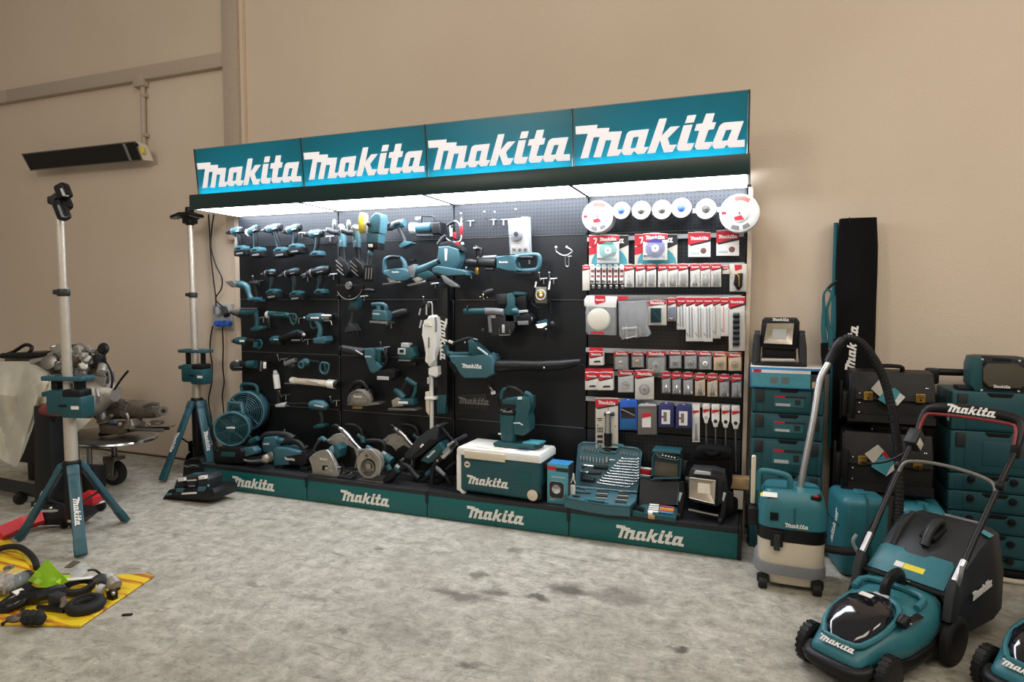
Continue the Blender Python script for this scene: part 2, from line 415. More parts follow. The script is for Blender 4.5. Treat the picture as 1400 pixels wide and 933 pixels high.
for i in range(4):
    for z in zs[1:5]:
        if not (i == 3 and z < 1.9): P(stand, 'panel_lip', bpy.data.materials['lip_steel'] if 'lip_steel' in bpy.data.materials else mat('lip_steel', '#85898c', .3, .8), M().span((i+.02, -.004, z-.002), (i+.98, .004, z+.002)))
# canopy
ZC0, ZC1 = 2.171, 2.284; YC = -.462
P(stand, 'canopy_front', mat('dark_green_steel', '#12302f', .4), M().span((-.015, YC-.012, ZC0), (4.012, YC, ZC1), .003))
P(stand, 'canopy_top', BSTL, M().span((-.015, YC, ZC1-.012), (4.012, .1, ZC1), .002))
for x in (-.014, 4.0): P(stand, 'canopy_end', BSTL, M().span((x, YC, 2.19), (x+.012, .06, ZC1-.012), .002))
for i in range(4):
    P(stand, 'light_panel', LED, M().prism([(YC+.004, ZC0+.007), (-.006, 2.177), (-.006, 2.187), (YC+.004, ZC0+.017)], i+.006, i+.994, 'yz'), 'glowing white diffuser panel')
    P(stand, 'diffuser_rail', BSTL, M().prism([(YC+.004, ZC0+.001), (-.006, 2.171), (-.006, 2.184), (YC+.004, ZC0+.014)], i-.011 if i else 0, i+.011, 'yz'))
# sign boxes: translucent face in front of an open box with a tube lamp along the bottom
def sign_face_mat():
    m, nt, b = new_mat('translucent_teal_acrylic'); L = nt.links.new
    nt.nodes.remove(b); out = nt.nodes['Material Output']
    no = N(nt, 'ShaderNodeTexNoise'); no.inputs['Scale'].default_value = 8
    mx = N(nt, 'ShaderNodeMix', data_type='RGBA'); L(no.outputs['Fac'], mx.inputs['Factor'])
    mx.inputs['A'].default_value = lin('#2390a0')+(1,); mx.inputs['B'].default_value = lin('#2798a8')+(1,)
    t = N(nt, 'ShaderNodeBsdfTranslucent'); d = N(nt, 'ShaderNodeBsdfDiffuse'); g = N(nt, 'ShaderNodeBsdfGlossy'); g.inputs['Roughness'].default_value = .3
    L(mx.outputs['Result'], t.inputs['Color']); L(mx.outputs['Result'], d.inputs['Color'])
    a = N(nt, 'ShaderNodeMixShader'); a.inputs['Fac'].default_value = .45; L(t.outputs[0], a.inputs[1]); L(d.outputs[0], a.inputs[2])
    c = N(nt, 'ShaderNodeMixShader'); c.inputs['Fac'].default_value = .04; L(a.outputs[0], c.inputs[1]); L(g.outputs[0], c.inputs[2])
    L(c.outputs[0], out.inputs['Surface']); return m
FACE = sign_face_mat()
YB, YT, ZB, ZT = -.394, -.43, 2.289, 2.632
def sy(z): return YB+(YT-YB)*(z-ZB)/(ZT-ZB)
TUBE = mat('sign_tube_lamp', '#eafcff', .4, emis=110, bump=0)
for i in range(4):
    fc = P(stand, 'sign_face', FACE, M().prism([(YB, ZB), (YT, ZT), (YT+.003, ZT), (YB+.003, ZB)], i+.006, i+.994, 'yz'))
    v = Vector((0, YT-YB, ZT-ZB)).normalized()
    wordmark(fc, (i+.5, sy(2.433)-.0015, 2.433), .962, LETT, v=v, th=.002)
    P(stand, 'sign_back', WHT, M().span((i+.004, -.30, ZB), (i+.996, -.29, ZT), 0))
    P(stand, 'sign_floor', WHT, M().span((i+.004, YB+.003, ZB-.004), (i+.996, -.29, ZB), 0))
    P(stand, 'sign_top', GRY, M().span((i+.002, YT, ZT), (i+.998, -.29, ZT+.005), 0))
    P(stand, 'tube_lamp', TUBE, M().cyl((i+.02, -.34, ZB+.012), (i+.98, -.34, ZB+.012), .008, n=8))
for i in range(5):
    P(stand, 'sign_divider', DGR, M().prism([(YB-.002, ZB), (YT-.002, ZT+.004), (-.285, ZT+.004), (-.285, ZB)], i-.004, i+.004, 'yz'))

# ================================================================ tools on the pegboard
C1 = Crop(300, 280, 6.222); C2 = Crop(440, 280, 6.222); C3 = Crop(600, 280, 6.22)
C4 = Crop(300, 410, 6.222); C5 = Crop(440, 410, 6.222); C6 = Crop(600, 420, 6.22)
def q(c, p, Y): return c.p(p[0], p[1], p[2] if len(p) > 2 else Y)
def mpp(c, p, Y): return (q(c, p, Y)-CAM).dot(_fw)/F_PX/c.o[2]
def tb(c, pts, Y, r, b=None, **k):
    b = b or M(); mm = mpp(c, pts[0], Y)
    rr = [x*mm for x in r] if isinstance(r, (list, tuple)) else r*mm
    return b.tube([q(c, p, Y) for p in pts], rr, **k)
def cy(c, a, e, Y, r, r1=None, b=None, rnd=True, n=16):
    b = b or M(); mm = mpp(c, a, Y)
    if r1 is None and rnd: return b.rcyl(q(c, a, Y), q(c, e, Y), r*mm, n)
    return b.cyl(q(c, a, Y), q(c, e, Y), r*mm, (r if r1 is None else r1)*mm, n)
def pr(c, pts, Y, th, bev=3, b=None, seg=2):
    b = b or M(); mm = mpp(c, pts[0], Y)
    return b.prism(c.o2(pts, Y), Y, Y+th, 'xz', bev*mm, seg)
def ba(c, p, Y, r, b=None, n=12):
    b = b or M(); mm = mpp(c, p, Y)
    return b.ball(q(c, p, Y), [x*mm for x in r] if isinstance(r, (tuple, list)) else r*mm, n)
def disc(c, p, Y, R, th, d=(0, -1, 0), b=None, n=28, prof=None):
    """round plate facing d; R, th in crop pixels"""
    b = b or M(); mm = mpp(c, p, Y); e = th*mm
    return b.lathe(q(c, p, Y), d, prof and [(h*mm, r*mm) for h, r in prof] or [(0, R*mm*.96), (e*.15, R*mm), (e*.85, R*mm), (e, R*mm*.96)], n)
def rect(cx, cy_, w, h, a=0):
    ca, sa = math.cos(math.radians(a)), math.sin(math.radians(a))
    return [(cx+x*w/2*ca-y*h/2*sa, cy_+x*w/2*sa+y*h/2*ca) for x, y in ((-1, -1), (1, -1), (1, 1), (-1, 1))]
def hung(name, label, cat, c, p, Y, group=None):
    o = q(c, p, Y); return thing(name, label, cat, (o.x, o.y, o.z), group=group)
def logo(t, c, p, Y, wpx, u=(1, 0, 0), v=(0, 0, 1), th=.001, m=None):
    return wordmark(t, q(c, p, Y), wpx*mpp(c, p, Y), m or PRINT, u, v, th=th)
def battery(t, c, p, Y, w, h, a=0, th=.075, stripes=0):
    bt = P(t, 'battery', BLK, pr(c, rect(*p, w, h, a), Y, th, 5))
    if stripes:
        b = M()
        for k in range(stripes): pr(c, rect(p[0]-w*.25+k*w*.5/max(1, stripes-1), p[1], w*.10, h*.7, a), Y-.002, .004, 0, b)
        P(bt, 'terminal_strip', SIL, b)
    else: P(bt, 'battery_label', GRY, pr(c, rect(p[0]-w*.05, p[1]+h*.1, w*.55, h*.3, a), Y-.0015, .003, 0))
    return bt
def drill(label, c, Nn, T, B, r=32, batt=True, nose='chuck', Y=-.16, name='cordless_drill', bw=100, dark=False):
    t = hung(name, label, 'drill', c, B, Y, 'cordless drills and drivers on hooks')
    n = lambda k, dx=0, dy=0, dY=0: (Nn[0]+(T[0]-Nn[0])*k+dx, Nn[1]+(T[1]-Nn[1])*k+dy, Y+.05+dY)
    ax = (T[0]-Nn[0], T[1]-Nn[1]); an = math.degrees(math.atan2(ax[1], ax[0])); L_ = math.hypot(*ax)
    P(t, 'motor_housing', BLK if dark else TEAL, tb(c, [n(.40), n(.44), n(.90), n(.95)], Y, [r*.88, r, r*.96, r*.8], n=16))
    P(t, 'top_shell', TEAL, tb(c, [n(.46, 0, -r*.42, -.006), n(.7, 0, -r*.46, -.006), n(.93, 0, -r*.36, -.006)], Y, [r*.5, r*.68, r*.5], sm=3, n=12))
    hs = P(t, 'side_panel', BLK, pr(c, rect(*n(.66, 0, r*.1)[:2], L_*.30, r*.62, an), Y+.05-r*mpp(c, B, Y)-.004, .02, 3))
    P(hs, 'side_label', PRINT if not dark else GRY, pr(c, rect(*n(.64, 0, r*.02)[:2], L_*.2, r*.2, an), Y+.05-r*mpp(c, B, Y)-.0055, .003, 0))
    P(t, 'gear_case', DGR, tb(c, [n(.22), n(.26), n(.42)], Y, [r*.55, r*.74, r*.96], n=16)); P(t, 'gear_ring', GRY, tb(c, [n(.40), n(.435)], Y, [r*1.02, r*1.02], n=16))
    P(t, 'rear_cap', BLK, tb(c, [n(.88), n(.95), n(1.0)], Y, [r*.97, r*.9, r*.6], n=16))
    if nose == 'chuck': P(t, 'chuck', BLK, tb(c, [n(0), n(.05), n(.2), n(.25)], Y, [r*.3, r*.5, r*.62, r*.6], n=14)); P(t, 'chuck_ring', STL, tb(c, [n(.12), n(.15)], Y, [r*.62, r*.64], n=14))
    elif nose == 'ring': P(t, 'lamp_ring', WHT, cy(c, n(.2), n(.3), Y, r*1.02)); P(t, 'anvil', SIL, cy(c, n(0), n(.22), Y, r*.35))
    else: P(t, 'bit_holder', SIL, tb(c, [n(0), n(.1), n(.22)], Y, [r*.14, r*.3, r*.42], n=10))
    h0 = n(.68); h1 = (B[0], B[1], Y+.05); mid = (h0[0]*.55+h1[0]*.45+5, h0[1]*.45+h1[1]*.55, Y+.05)
    P(t, 'handle', TEALD if dark else TEAL, tb(c, [h0, mid, h1], Y, [r*.66, r*.5, r*.56], sm=4, n=10))
    P(t, 'grip', BLK, tb(c, [(h0[0]+8, h0[1]+26, Y+.044), (mid[0]+7, mid[1], Y+.042), (h1[0]+6, h1[1]-20, Y+.044)], Y, [r*.5, r*.5, r*.46], sm=3, n=8))
    P(t, 'trigger', BLK, tb(c, [(h0[0]-r*.75, h0[1]+r*1.0, Y+.05), (h0[0]-r*.6, h0[1]+r*1.75, Y+.05)], Y, r*.22, n=8))
    P(t, 'foot', TEALD if dark else TEAL, pr(c, [(B[0]-bw*.46, B[1]+4), (B[0]-bw*.2, B[1]-16), (B[0]+bw*.3, B[1]-20), (B[0]+bw*.42, B[1]+2), (B[0]+bw*.4, B[1]+20), (B[0]-bw*.48, B[1]+24)], Y, .075, 5)); P(t, 'foot_panel', BLK, pr(c, rect(B[0]-bw*.1, B[1]+6, bw*.4, 12, -5), Y-.003, .006, 2))
    if batt: battery(t, c, (B[0]+6, B[1]+44), Y-.005, bw*1.05, 46, -8, .09)
    else: P(t, 'battery_slot', DGR, pr(c, rect(B[0], B[1]+28, bw*.7, 12, -4), Y+.01, .06, 2))
    return t
drill('teal drill with black chuck, first from the left in the top row', C1, (60, 240), (200, 215), (168, 365), 30)
drill('teal drill with pale ring round its nose, second in the top row', C1, (215, 255), (335, 195), (305, 378), 32, nose='ring')
drill('teal drill with tilted battery, middle one of the top row drills', C1, (345, 225), (530, 190), (508, 378), 34, nose='bit', bw=112)
drill('teal impact driver with slim silver nose, fourth in the top row', C1, (515, 240), (695, 190), (635, 348), 34, nose='bit', bw=108)
drill('teal driver without battery, rightmost drill of the top row', C1, (715, 255), (885, 245), (815, 410), 34, batt=False, name='cordless_driver')
drill('small dark teal driver with battery, left end of the second row drivers', C1, (350, 590), (490, 580), (440, 735), 32, nose='bit', name='impact_driver', dark=True)
drill('dark teal driver with battery, between two others in the second row', C1, (495, 610), (690, 565), (640, 750), 34, nose='bit', name='impact_driver', dark=True)
drill('large dark teal driver without battery, right end of the second row', C1, (690, 605), (940, 550), (845, 735), 40, batt=False, nose='bit', name='impact_driver', bw=95, dark=True)

Y = -.17
t = hung('cordless_shear', 'bright teal shear with silver jaw and curved handle at the board edge', 'shear', C1, (200, 700), Y)
P(t, 'jaw', SIL, pr(C1, [(45, 655), (110, 645), (140, 672), (135, 700), (100, 705)], Y, .03, 3)); P(t, 'neck', DGR, cy(C1, (105, 675), (150, 680), Y+.03, 24))
P(t, 'body', TEAL, tb(C1, [(140, 678), (190, 680), (232, 700), (252, 760), (270, 800)], Y+.03, [26, 32, 28, 20, 22], sm=4, n=12)); P(t, 'foot', TEAL, pr(C1, rect(275, 800, 80, 24, -5), Y, .07, 5))
t = hung('cordless_screwdriver', 'dark screwdriver with slim handle hanging behind the bright shear', 'screwdriver', C1, (310, 740), -.05); Y = -.05
P(t, 'body', DGR, cy(C1, (262, 672), (335, 665), -.05, 22)); P(t, 'handle', BLK, tb(C1, [(305, 680), (312, 740), (318, 800)], -.05, [18, 15, 17], sm=3)); P(t, 'foot', TEALD, pr(C1, rect(318, 815, 60, 26, -8), -.08, .06, 5))

# angle grinders hanging by their heads
def grinder(label, dx, dy, Y):
    c = Crop(440+dx/6.222, 280+dy/6.222, 6.222)
    t = hung('angle_grinder', label, 'grinder', c, (180, 300), Y, 'grinders hung head up')
    P(t, 'disc', STL, disc(c, (105, 160), Y-.01, 34, 6, (-.6, -.8, 0))); P(t, 'disc_guard', GRY, disc(c, (112, 165), Y+.01, 40, 14, (-.6, -.8, 0)))
    P(t, 'gear_head', SIL, ba(c, (165, 200), Y+.03, (40, 34, 36)))
    P(t, 'side_handle', DGR, tb(c, [(150, 235), (110, 235), (60, 218), (45, 214)], Y-.01, [18, 26, 24, 16], sm=3, n=12)); P(t, 'handle_end', LGR, disc(c, (44, 214), Y-.02, 16, 8, (-1, -.4, .1)))
    P(t, 'body', TEAL, tb(c, [(172, 225), (175, 290), (178, 360)], Y+.03, [30, 36, 32], n=12)); P(t, 'grip', BLK, tb(c, [(178, 358), (184, 420), (190, 480)], Y+.03, [27, 24, 26], sm=3, n=12))
    P(t, 'body_stripe', SIL, pr(c, rect(160, 325, 14, 55, 4), Y-.015, .006, 1))
    bt = P(t, 'battery', BLK, pr(c, [(128, 460), (150, 440), (215, 505), (235, 560), (205, 615), (180, 620), (112, 560)], Y-.01, .09, 5))
    for k in range(3): P(bt, 'battery_rib', SIL if k < 2 else GRY, pr(c, rect(150+(k-1)*6, 500+k*38, 78, 9, 42), Y-.014, .008, 2))
grinder('angle grinder with grey front handle, left one of the pair hung head up', 0, 0, -.13)
grinder('angle grinder beside the yellow pad polisher, right one of the pair hung head up', 122, 5, -.27)
c = C2; Y = -.36
t = hung('pad_polisher', 'teal polisher with big white and yellow foam pad hung head up', 'polisher', c, (420, 300), Y)
pd = P(t, 'foam_pad', YEL, disc(c, (352, 158), Y+.03, 0, 0, (-.85, -.5, .08), prof=[(-14, 84), (4, 90), (24, 88), (34, 78)])); P(t, 'wool_face', WOOL, disc(c, (352, 158), Y+.03, 0, 0, (-.85, -.5, .08), prof=[(-34, 70), (-26, 84), (-12, 86)]))
P(t, 'gear_head', TEAL, pr(c, [(425, 90), (455, 66), (495, 78), (500, 120), (488, 240), (385, 235), (400, 130)], Y, .1, 12, seg=3)); P(t, 'spindle_cap', DGR, cy(c, (388, 165), (415, 165), Y-.01, 18))
P(t, 'body', TEAL, pr(c, [(380, 240), (485, 245), (478, 325), (372, 322)], Y+.005, .09, 10, seg=3)); P(t, 'collar', BLK, pr(c, rect(430, 348, 95, 55, 3), Y+.005, .085, 6)); P(t, 'rating_plate', WHT, pr(c, rect(412, 348, 34, 26), Y+.0, .008, 1))
P(t, 'trigger', TEAL, ba(c, (412, 415), Y+.03, (24, 22, 28))); P(t, 'grip', DGR, tb(c, [(420, 370), (412, 440), (402, 510)], Y+.05, [26, 18, 22], sm=3, n=12))
battery(t, c, (398, 585), Y, 95, 140, 4, .09, stripes=3)
t = hung('angle_polisher', 'bare grey and teal polisher with small yellow pad below the canopy', 'polisher', c, (640, 200), -.14); Y = -.14
P(t, 'foam_pad', YEL, disc(c, (545, 205), Y+.04, 0, 0, (-.7, -.6, -.25), prof=[(-8, 30), (0, 36), (12, 36), (16, 30)])); P(t, 'gear_head', DGR, ba(c, (582, 190), Y+.03, (40, 36, 34))); P(t, 'side_handle', BLK, tb(c, [(575, 172), (540, 155), (492, 135)], Y, [18, 20, 17], n=12))
P(t, 'motor_housing', TEAL, tb(c, [(600, 180), (650, 165), (705, 155)], Y+.04, [30, 36, 34], n=14)); P(t, 'black_panel', BLK, pr(c, rect(632, 160, 56, 24, -16), Y+.0, .02, 4)); P(t, 'handle', DGR, tb(c, [(655, 190), (688, 260), (710, 310)], Y+.04, [20, 16, 20], sm=3, n=10)); P(t, 'foot', TEAL, pr(c, [(650, 350), (700, 305), (760, 315), (764, 328), (672, 370)], Y, .08, 6))
t = hung('cordless_inflator', 'round teal tool with white end cap and black top handle under the canopy', 'inflator', c, (870, 200), -.14)
P(t, 'barrel', TEAL, cy(c, (808, 200), (938, 192), Y+.06, 44)); wc = P(t, 'end_cap', WHT, cy(c, (758, 202), (812, 200), Y+.06, 48))
for k in range(5): P(wc, 'grille_rib', LGR, M().ring(q(c, (762+k*10, 202), Y+.06), q(c, (938, 192), Y+.06)-q(c, (808, 200), Y+.06), 48*mpp(c, (760, 200), Y), .003, 20, 6))
P(t, 'tail_housing', BLK, pr(c, rect(968, 200, 72, 100, -3), Y, .11, 12, seg=3)); P(t, 'carry_handle', BLK, tb(c, [(848, 155), (850, 102), (862, 95), (935, 98), (955, 108), (962, 150)], Y+.05, 7, n=8)); P(t, 'valve', LGR, cy(c, (800, 120), (845, 115), Y+.05, 14))
for a, e in (((805, 262), (925, 262)), ((930, 262), (1000, 262))): P(t, 'foot_rail', DGR, tb(c, [(a[0], a[1]), (e[0], e[1])], Y+.02, 9))

# jigsaws
Y = -.13
t = hung('jigsaw', 'teal jigsaw with looped top handle resting on silver base plate', 'jigsaw', c, (620, 560), Y)
P(t, 'body', TEAL, pr(c, [(522, 600), (528, 560), (600, 545), (690, 540), (735, 560), (758, 615), (720, 645), (640, 650), (600, 620)], Y, .075, 10, seg=3)); P(t, 'handle', TEAL, tb(c, [(540, 580), (536, 500), (552, 462), (600, 450), (670, 458), (705, 500), (712, 560)], Y+.035, [22, 20, 22, 20, 20, 22, 26], sm=4, n=12))
P(t, 'handle_grip', BLK, tb(c, [(562, 456), (610, 444), (665, 452)], Y+.02, [14, 17, 14], sm=3, n=10)); P(t, 'base_plate', SIL, pr(c, [(512, 672), (660, 652), (672, 662), (520, 685)], Y-.02, .07, 2)); P(t, 'shoe', CAST, pr(c, [(550, 620), (600, 620), (640, 655), (575, 660)], Y+.01, .05, 3)); logo(t, c, (625, 573), Y-.001, 70)
t = hung('barrel_jigsaw', 'long teal barrel grip jigsaw right of the loop handled jigsaw', 'jigsaw', c, (830, 570), Y-.1); Y = -.24
P(t, 'barrel', TEAL, tb(c, [(770, 565), (850, 550), (930, 510), (1000, 478)], Y+.04, [34, 36, 26, 22], sm=4, n=14)); P(t, 'front_cover', GRY, pr(c, [(722, 530), (780, 505), (790, 560), (770, 610), (742, 600)], Y, .07, 6)); P(t, 'top_knob', BLK, pr(c, [(718, 495), (745, 470), (788, 468), (782, 482)], Y+.02, .04, 4))
P(t, 'base_plate', SIL, pr(c, [(722, 682), (878, 645), (882, 660), (734, 696)], Y-.02, .07, 2)); P(t, 'shoe', CAST, pr(c, [(765, 630), (830, 610), (860, 640), (800, 660)], Y+.01, .05, 3)); P(t, 'battery', BLK, pr(c, rect(930, 625, 90, 28, -12), Y+.01, .06, 5)); P(t, 'end_cap', BLK, cy(c, (985, 485), (1005, 476), Y+.04, 24))
P(t, 'lower_barrel', TEALD, pr(c, [(800, 590), (900, 560), (960, 600), (880, 640), (820, 625)], Y+.01, .05, 8))

# metal cutter below the grinders
t = hung('metal_cutter', 'cutter with half round black disc guard and silver flange', 'saw', c, (230, 690), -.2); Y = -.2
g = [(118, 682)]+[(234+112*math.cos(a), 690+118*math.sin(a)) for a in [PI*k/12 for k in range(12, -1, -1)]]+[(345, 682)]
P(t, 'disc_guard', BLK, pr(c, g, Y, .03, 2)); P(t, 'guard_rim', STL, tb(c, [(234+110*math.cos(a), 692+116*math.sin(a)) for a in [PI*k/14+.25 for k in range(12)]], Y-.004, 3.5, n=6)); P(t, 'flange', SIL, disc(c, (236, 688), Y-.004, 34, 18)); P(t, 'flange_bolt', CHR, disc(c, (236, 688), Y-.03, 14, 14, n=6))
for p in ((138, 770), (238, 778)): P(t, 'rivet', SIL, disc(c, p, Y-.006, 7, 6, n=10))
P(t, 'handle', BLK, tb(c, [(345, 735), (400, 730), (448, 738)], Y+.02, [16, 18, 16], n=10)); P(t, 'motor_housing', TEALD, pr(c, rect(268, 850, 75, 110, 5), Y+.03, .06, 8)); P(t, 'lower_collar', DGR, pr(c, rect(262, 885, 82, 24, 3), Y+.02, .07, 5)); P(t, 'arm', TEALD, pr(c, [(220, 770), (300, 770), (300, 810), (240, 815)], Y+.04, .04, 4))
c = C5
t = hung('flared_tool', 'dark slim tool with flared black foot below the metal cutter', 'tool', c, (250, 180), -.12); Y = -.12
P(t, 'neck', DGR, tb(c, [(265, 110), (258, 170), (245, 215)], Y+.03, [13, 16, 24], sm=3, n=10)); P(t, 'foot', DGR, pr(c, [(190, 262), (228, 205), (262, 205), (300, 268), (290, 290), (250, 262), (200, 290)], Y, .07, 6)); P(t, 'foot_strap', BLK, pr(c, [(262, 255), (300, 262), (316, 310), (285, 312)], Y, .05, 5))

# second block of bay two
Y = -.19
t = hung('finishing_sander', 'small teal finishing sander with square top handle and silver plate', 'sander', c, (485, 120), Y)
P(t, 'body', TEAL, pr(c, [(425, 95), (440, 85), (540, 95), (552, 130), (545, 178), (425, 168)], Y, .08, 8, seg=3)); P(t, 'handle', TEAL, tb(c, [(428, 42), (500, 40), (535, 48), (548, 75), (530, 120)], Y+.04, [16, 19, 19, 18, 20], sm=4, n=12)); P(t, 'neck', TEAL, tb(c, [(482, 50), (490, 110)], Y+.04, 24, n=12)); P(t, 'sanding_plate', SIL, pr(c, rect(480, 193, 150, 18, 4), Y-.015, .1, 2)); P(t, 'front_cap', LGR, pr(c, rect(460, 122, 60, 14, 5), Y-.003, .006, 2))
t = hung('dust_bag_tube', 'black rounded dust canister beside the small sander', 'canister', c, (650, 130), -.09); Y = -.08
P(t, 'canister', DGR, tb(c, [(575, 142), (590, 135), (650, 115), (705, 100), (725, 98)], Y+.04, [20, 28, 30, 27, 16], sm=3, n=14)); P(t, 'inlet_ring', BLK, tb(c, [(570, 150), (582, 142)], Y+.04, [22, 25], n=14))
t = hung('reciprocating_saw', 'teal reciprocating saw with long black snout and battery', 'saw', c, (420, 500), -.15); Y = -.15
P(t, 'snout', DGR, tb(c, [(165, 415), (175, 415), (280, 435), (370, 450)], Y+.05, [26, 32, 36, 40], n=14)); P(t, 'snout_hole', BLK, disc(c, (166, 412), Y+.03, 22, 6, (-1, -.3, .1))); P(t, 'body', TEAL, pr(c, [(355, 415), (440, 412), (448, 470), (440, 520), (505, 575), (490, 600), (430, 630), (405, 610), (365, 500)], Y, .08, 10, seg=3))
P(t, 'top_rail', TEAL, tb(c, [(440, 425), (490, 422), (535, 430)], Y+.04, [18, 17, 18], n=10)); P(t, 'handle', BLK, tb(c, [(520, 428), (548, 480), (545, 550), (500, 575)], Y+.04, [18, 16, 16, 20], sm=4, n=10)); P(t, 'rear_housing', TEALD, pr(c, [(440, 420), (500, 430), (492, 560), (450, 510)], Y+.03, .04, 6)); P(t, 'battery', BLK, pr(c, [(470, 610), (560, 590), (620, 612), (618, 660), (565, 690), (470, 680)], Y-.01, .1, 6)); P(t, 'battery_label', LGR, pr(c, rect(518, 668, 100, 30, 2), Y-.013, .006, 3)); P(t, 'lever', SIL, tb(c, [(285, 430), (350, 470)], Y+.005, 7)); logo(t, c, (392, 483), Y-.001, 66)
t = hung('cross_line_laser', 'compact teal and white laser level on the black board', 'laser level', c, (715, 460), Y)
P(t, 'body', TEALD, pr(c, [(648, 420), (700, 400), (770, 405), (785, 480), (760, 510), (655, 500)], Y, .08, 8)); P(t, 'window_cage', LGR, pr(c, rect(675, 440, 62, 52, 4), Y-.015, .03, 5)); P(t, 'top_turret', LGR, pr(c, rect(705, 388, 66, 38, 3), Y, .06, 6)); P(t, 'window', BLK, pr(c, rect(677, 438, 34, 26, 4), Y-.019, .006, 2)); P(t, 'bracket', SIL, pr(c, rect(700, 517, 100, 12, 2), Y, .07, 2)); P(t, 'side_knob', BLK, disc(c, (770, 400), Y+.02, 16, 14)); P(t, 'battery_shoe', BLK, pr(c, rect(755, 545, 85, 30, 6), Y+.02, .06, 5))
t = hung('metal_circular_saw', 'grey circular saw with round guard and curved black handle', 'saw', c, (320, 840), Y)
gd = [(220, 880), (215, 840), (240, 795), (290, 765), (345, 768), (390, 800), (410, 850), (405, 890)]
P(t, 'blade_guard', CAST, pr(c, gd, Y, .05, 6)); P(t, 'guard_band', STL, tb(c, [(225, 870), (235, 815), (280, 780), (340, 782), (380, 815), (395, 870)], Y-.01, 9, sm=3, n=8)); P(t, 'handle', BLK, tb(c, [(230, 775), (275, 715), (330, 700), (375, 730), (400, 790)], Y+.05, [16, 20, 22, 22, 18], sm=4, n=10)); P(t, 'motor', DGR, cy(c, (370, 800), (425, 800), Y+.06, 40)); P(t, 'base_plate', STL, pr(c, [(212, 885), (480, 880), (485, 892), (370, 905), (215, 900)], Y-.02, .11, 2)); logo(t, c, (305, 825), Y-.012, 85); P(t, 'sight_window', BRASS, pr(c, rect(300, 918, 80, 22), Y+.0, .01, 1)); P(t, 'battery', BLK, pr(c, rect(300, 760, 70, 30, -10), Y+.04, .06, 5))
t = hung('cordless_circular_saw', 'bare teal circular saw with raised loop handle beside the white vacuum', 'saw', c, (680, 800), Y)
P(t, 'handle', TEALD, tb(c, [(720, 672), (790, 720), (810, 725)], Y+.04, [22, 22, 16], n=12)); P(t, 'handle_post', TEALD, tb(c, [(800, 730), (790, 790), (760, 850), (690, 860)], Y+.04, [16, 16, 18, 22], sm=4, n=10)); P(t, 'front_strut', DGR, tb(c, [(720, 690), (690, 750), (650, 790)], Y+.05, 10, sm=3)); P(t, 'motor', TEALD, tb(c, [(620, 765), (655, 790), (700, 840)], Y+.04, [20, 30, 34], n=12)); P(t, 'gear_case', CAST, pr(c, [(590, 860), (630, 835), (680, 850), (690, 905), (600, 915)], Y, .06, 6)); P(t, 'body', TEALD, pr(c, rect(715, 872, 130, 50, 2), Y, .07, 8)); P(t, 'white_label', WHT, pr(c, rect(690, 876, 80, 20, 2), Y-.003, .005, 1)); P(t, 'base_plate', STL, pr(c, [(560, 925), (780, 930), (800, 945), (565, 942)], Y-.02, .11, 2))

# left bay, lower rows
c = C4; Y = -.12
t = hung('pistol_shear', 'teal pistol tool with silver jaw over the wall socket', 'tool', c, (280, 150), Y)
P(t, 'jaw', SIL, tb(c, [(100, 95), (140, 100), (180, 102)], Y+.03, [12, 20, 18], n=10)); P(t, 'body', TEALD, tb(c, [(175, 105), (240, 110), (320, 100)], Y+.04, [22, 24, 20], n=12)); P(t, 'top_bar', SIL, tb(c, [(170, 75), (322, 75)], Y+.04, 6)); P(t, 'handle', TEALD, tb(c, [(305, 100), (320, 160), (322, 225)], Y+.04, [22, 18, 20], sm=3, n=12)); P(t, 'foot', TEALD, pr(c, [(255, 250), (300, 222), (350, 225), (358, 245), (330, 265), (265, 265)], Y, .08, 6)); P(t, 'trigger', BLK, tb(c, [(288, 130), (300, 180)], Y+.04, 9))
t = hung('angle_impact_wrench', 'long teal right angle wrench with pale grey head', 'wrench', c, (500, 140), Y)
P(t, 'head', LGR, ba(c, (410, 130), Y+.03, (26, 28, 34))); P(t, 'drive', BLK, cy(c, (420, 160), (425, 245), Y+.03, 22)); P(t, 'barrel', TEALD, tb(c, [(425, 120), (480, 125), (560, 130), (600, 140)], Y+.03, [24, 27, 24, 22], sm=3, n=12)); P(t, 'loop', TEALD, tb(c, [(595, 130), (610, 180), (630, 212), (655, 180), (650, 130), (605, 122)], Y+.03, 10, sm=3)); P(t, 'side_stripe', SIL, pr(c, rect(500, 130, 80, 7, 3), Y-.002, .004, 1))
t = hung('heat_gun', 'teal heat gun with silver nozzle and battery foot', 'heat gun', c, (840, 200), Y)
P(t, 'body', TEAL, tb(c, [(740, 155), (770, 152), (880, 150)], Y+.05, [18, 34, 38], n=14)); P(t, 'nozzle', CHR, tb(c, [(880, 148), (960, 148)], Y+.05, [30, 26], n=14)); P(t, 'nozzle_mouth', BLK, tb(c, [(945, 150), (970, 152)], Y+.05, [27, 25], n=14)); P(t, 'handle', TEAL, tb(c, [(830, 180), (860, 250), (850, 320)], Y+.05, [28, 22, 24], sm=3, n=12)); P(t, 'guard_loop', TEALD, tb(c, [(775, 180), (780, 230), (800, 245), (835, 235)], Y+.05, 8, sm=3)); P(t, 'foot', TEAL, pr(c, [(790, 330), (900, 310), (912, 350), (890, 375), (800, 372)], Y, .09, 7)); P(t, 'tip', CHR, ba(c, (722, 155), Y+.05, 11)); P(t, 'hanger', SIL, tb(c, [(890, 180), (950, 180), (958, 215)], Y+.04, 5)); P(t, 'label_strip', WHT, pr(c, rect(810, 155, 70, 14), Y-.006, .004, 1))
t = hung('die_grinder', 'teal die grinder with looped hanging end left of the multi tool', 'grinder', c, (230, 350), Y)
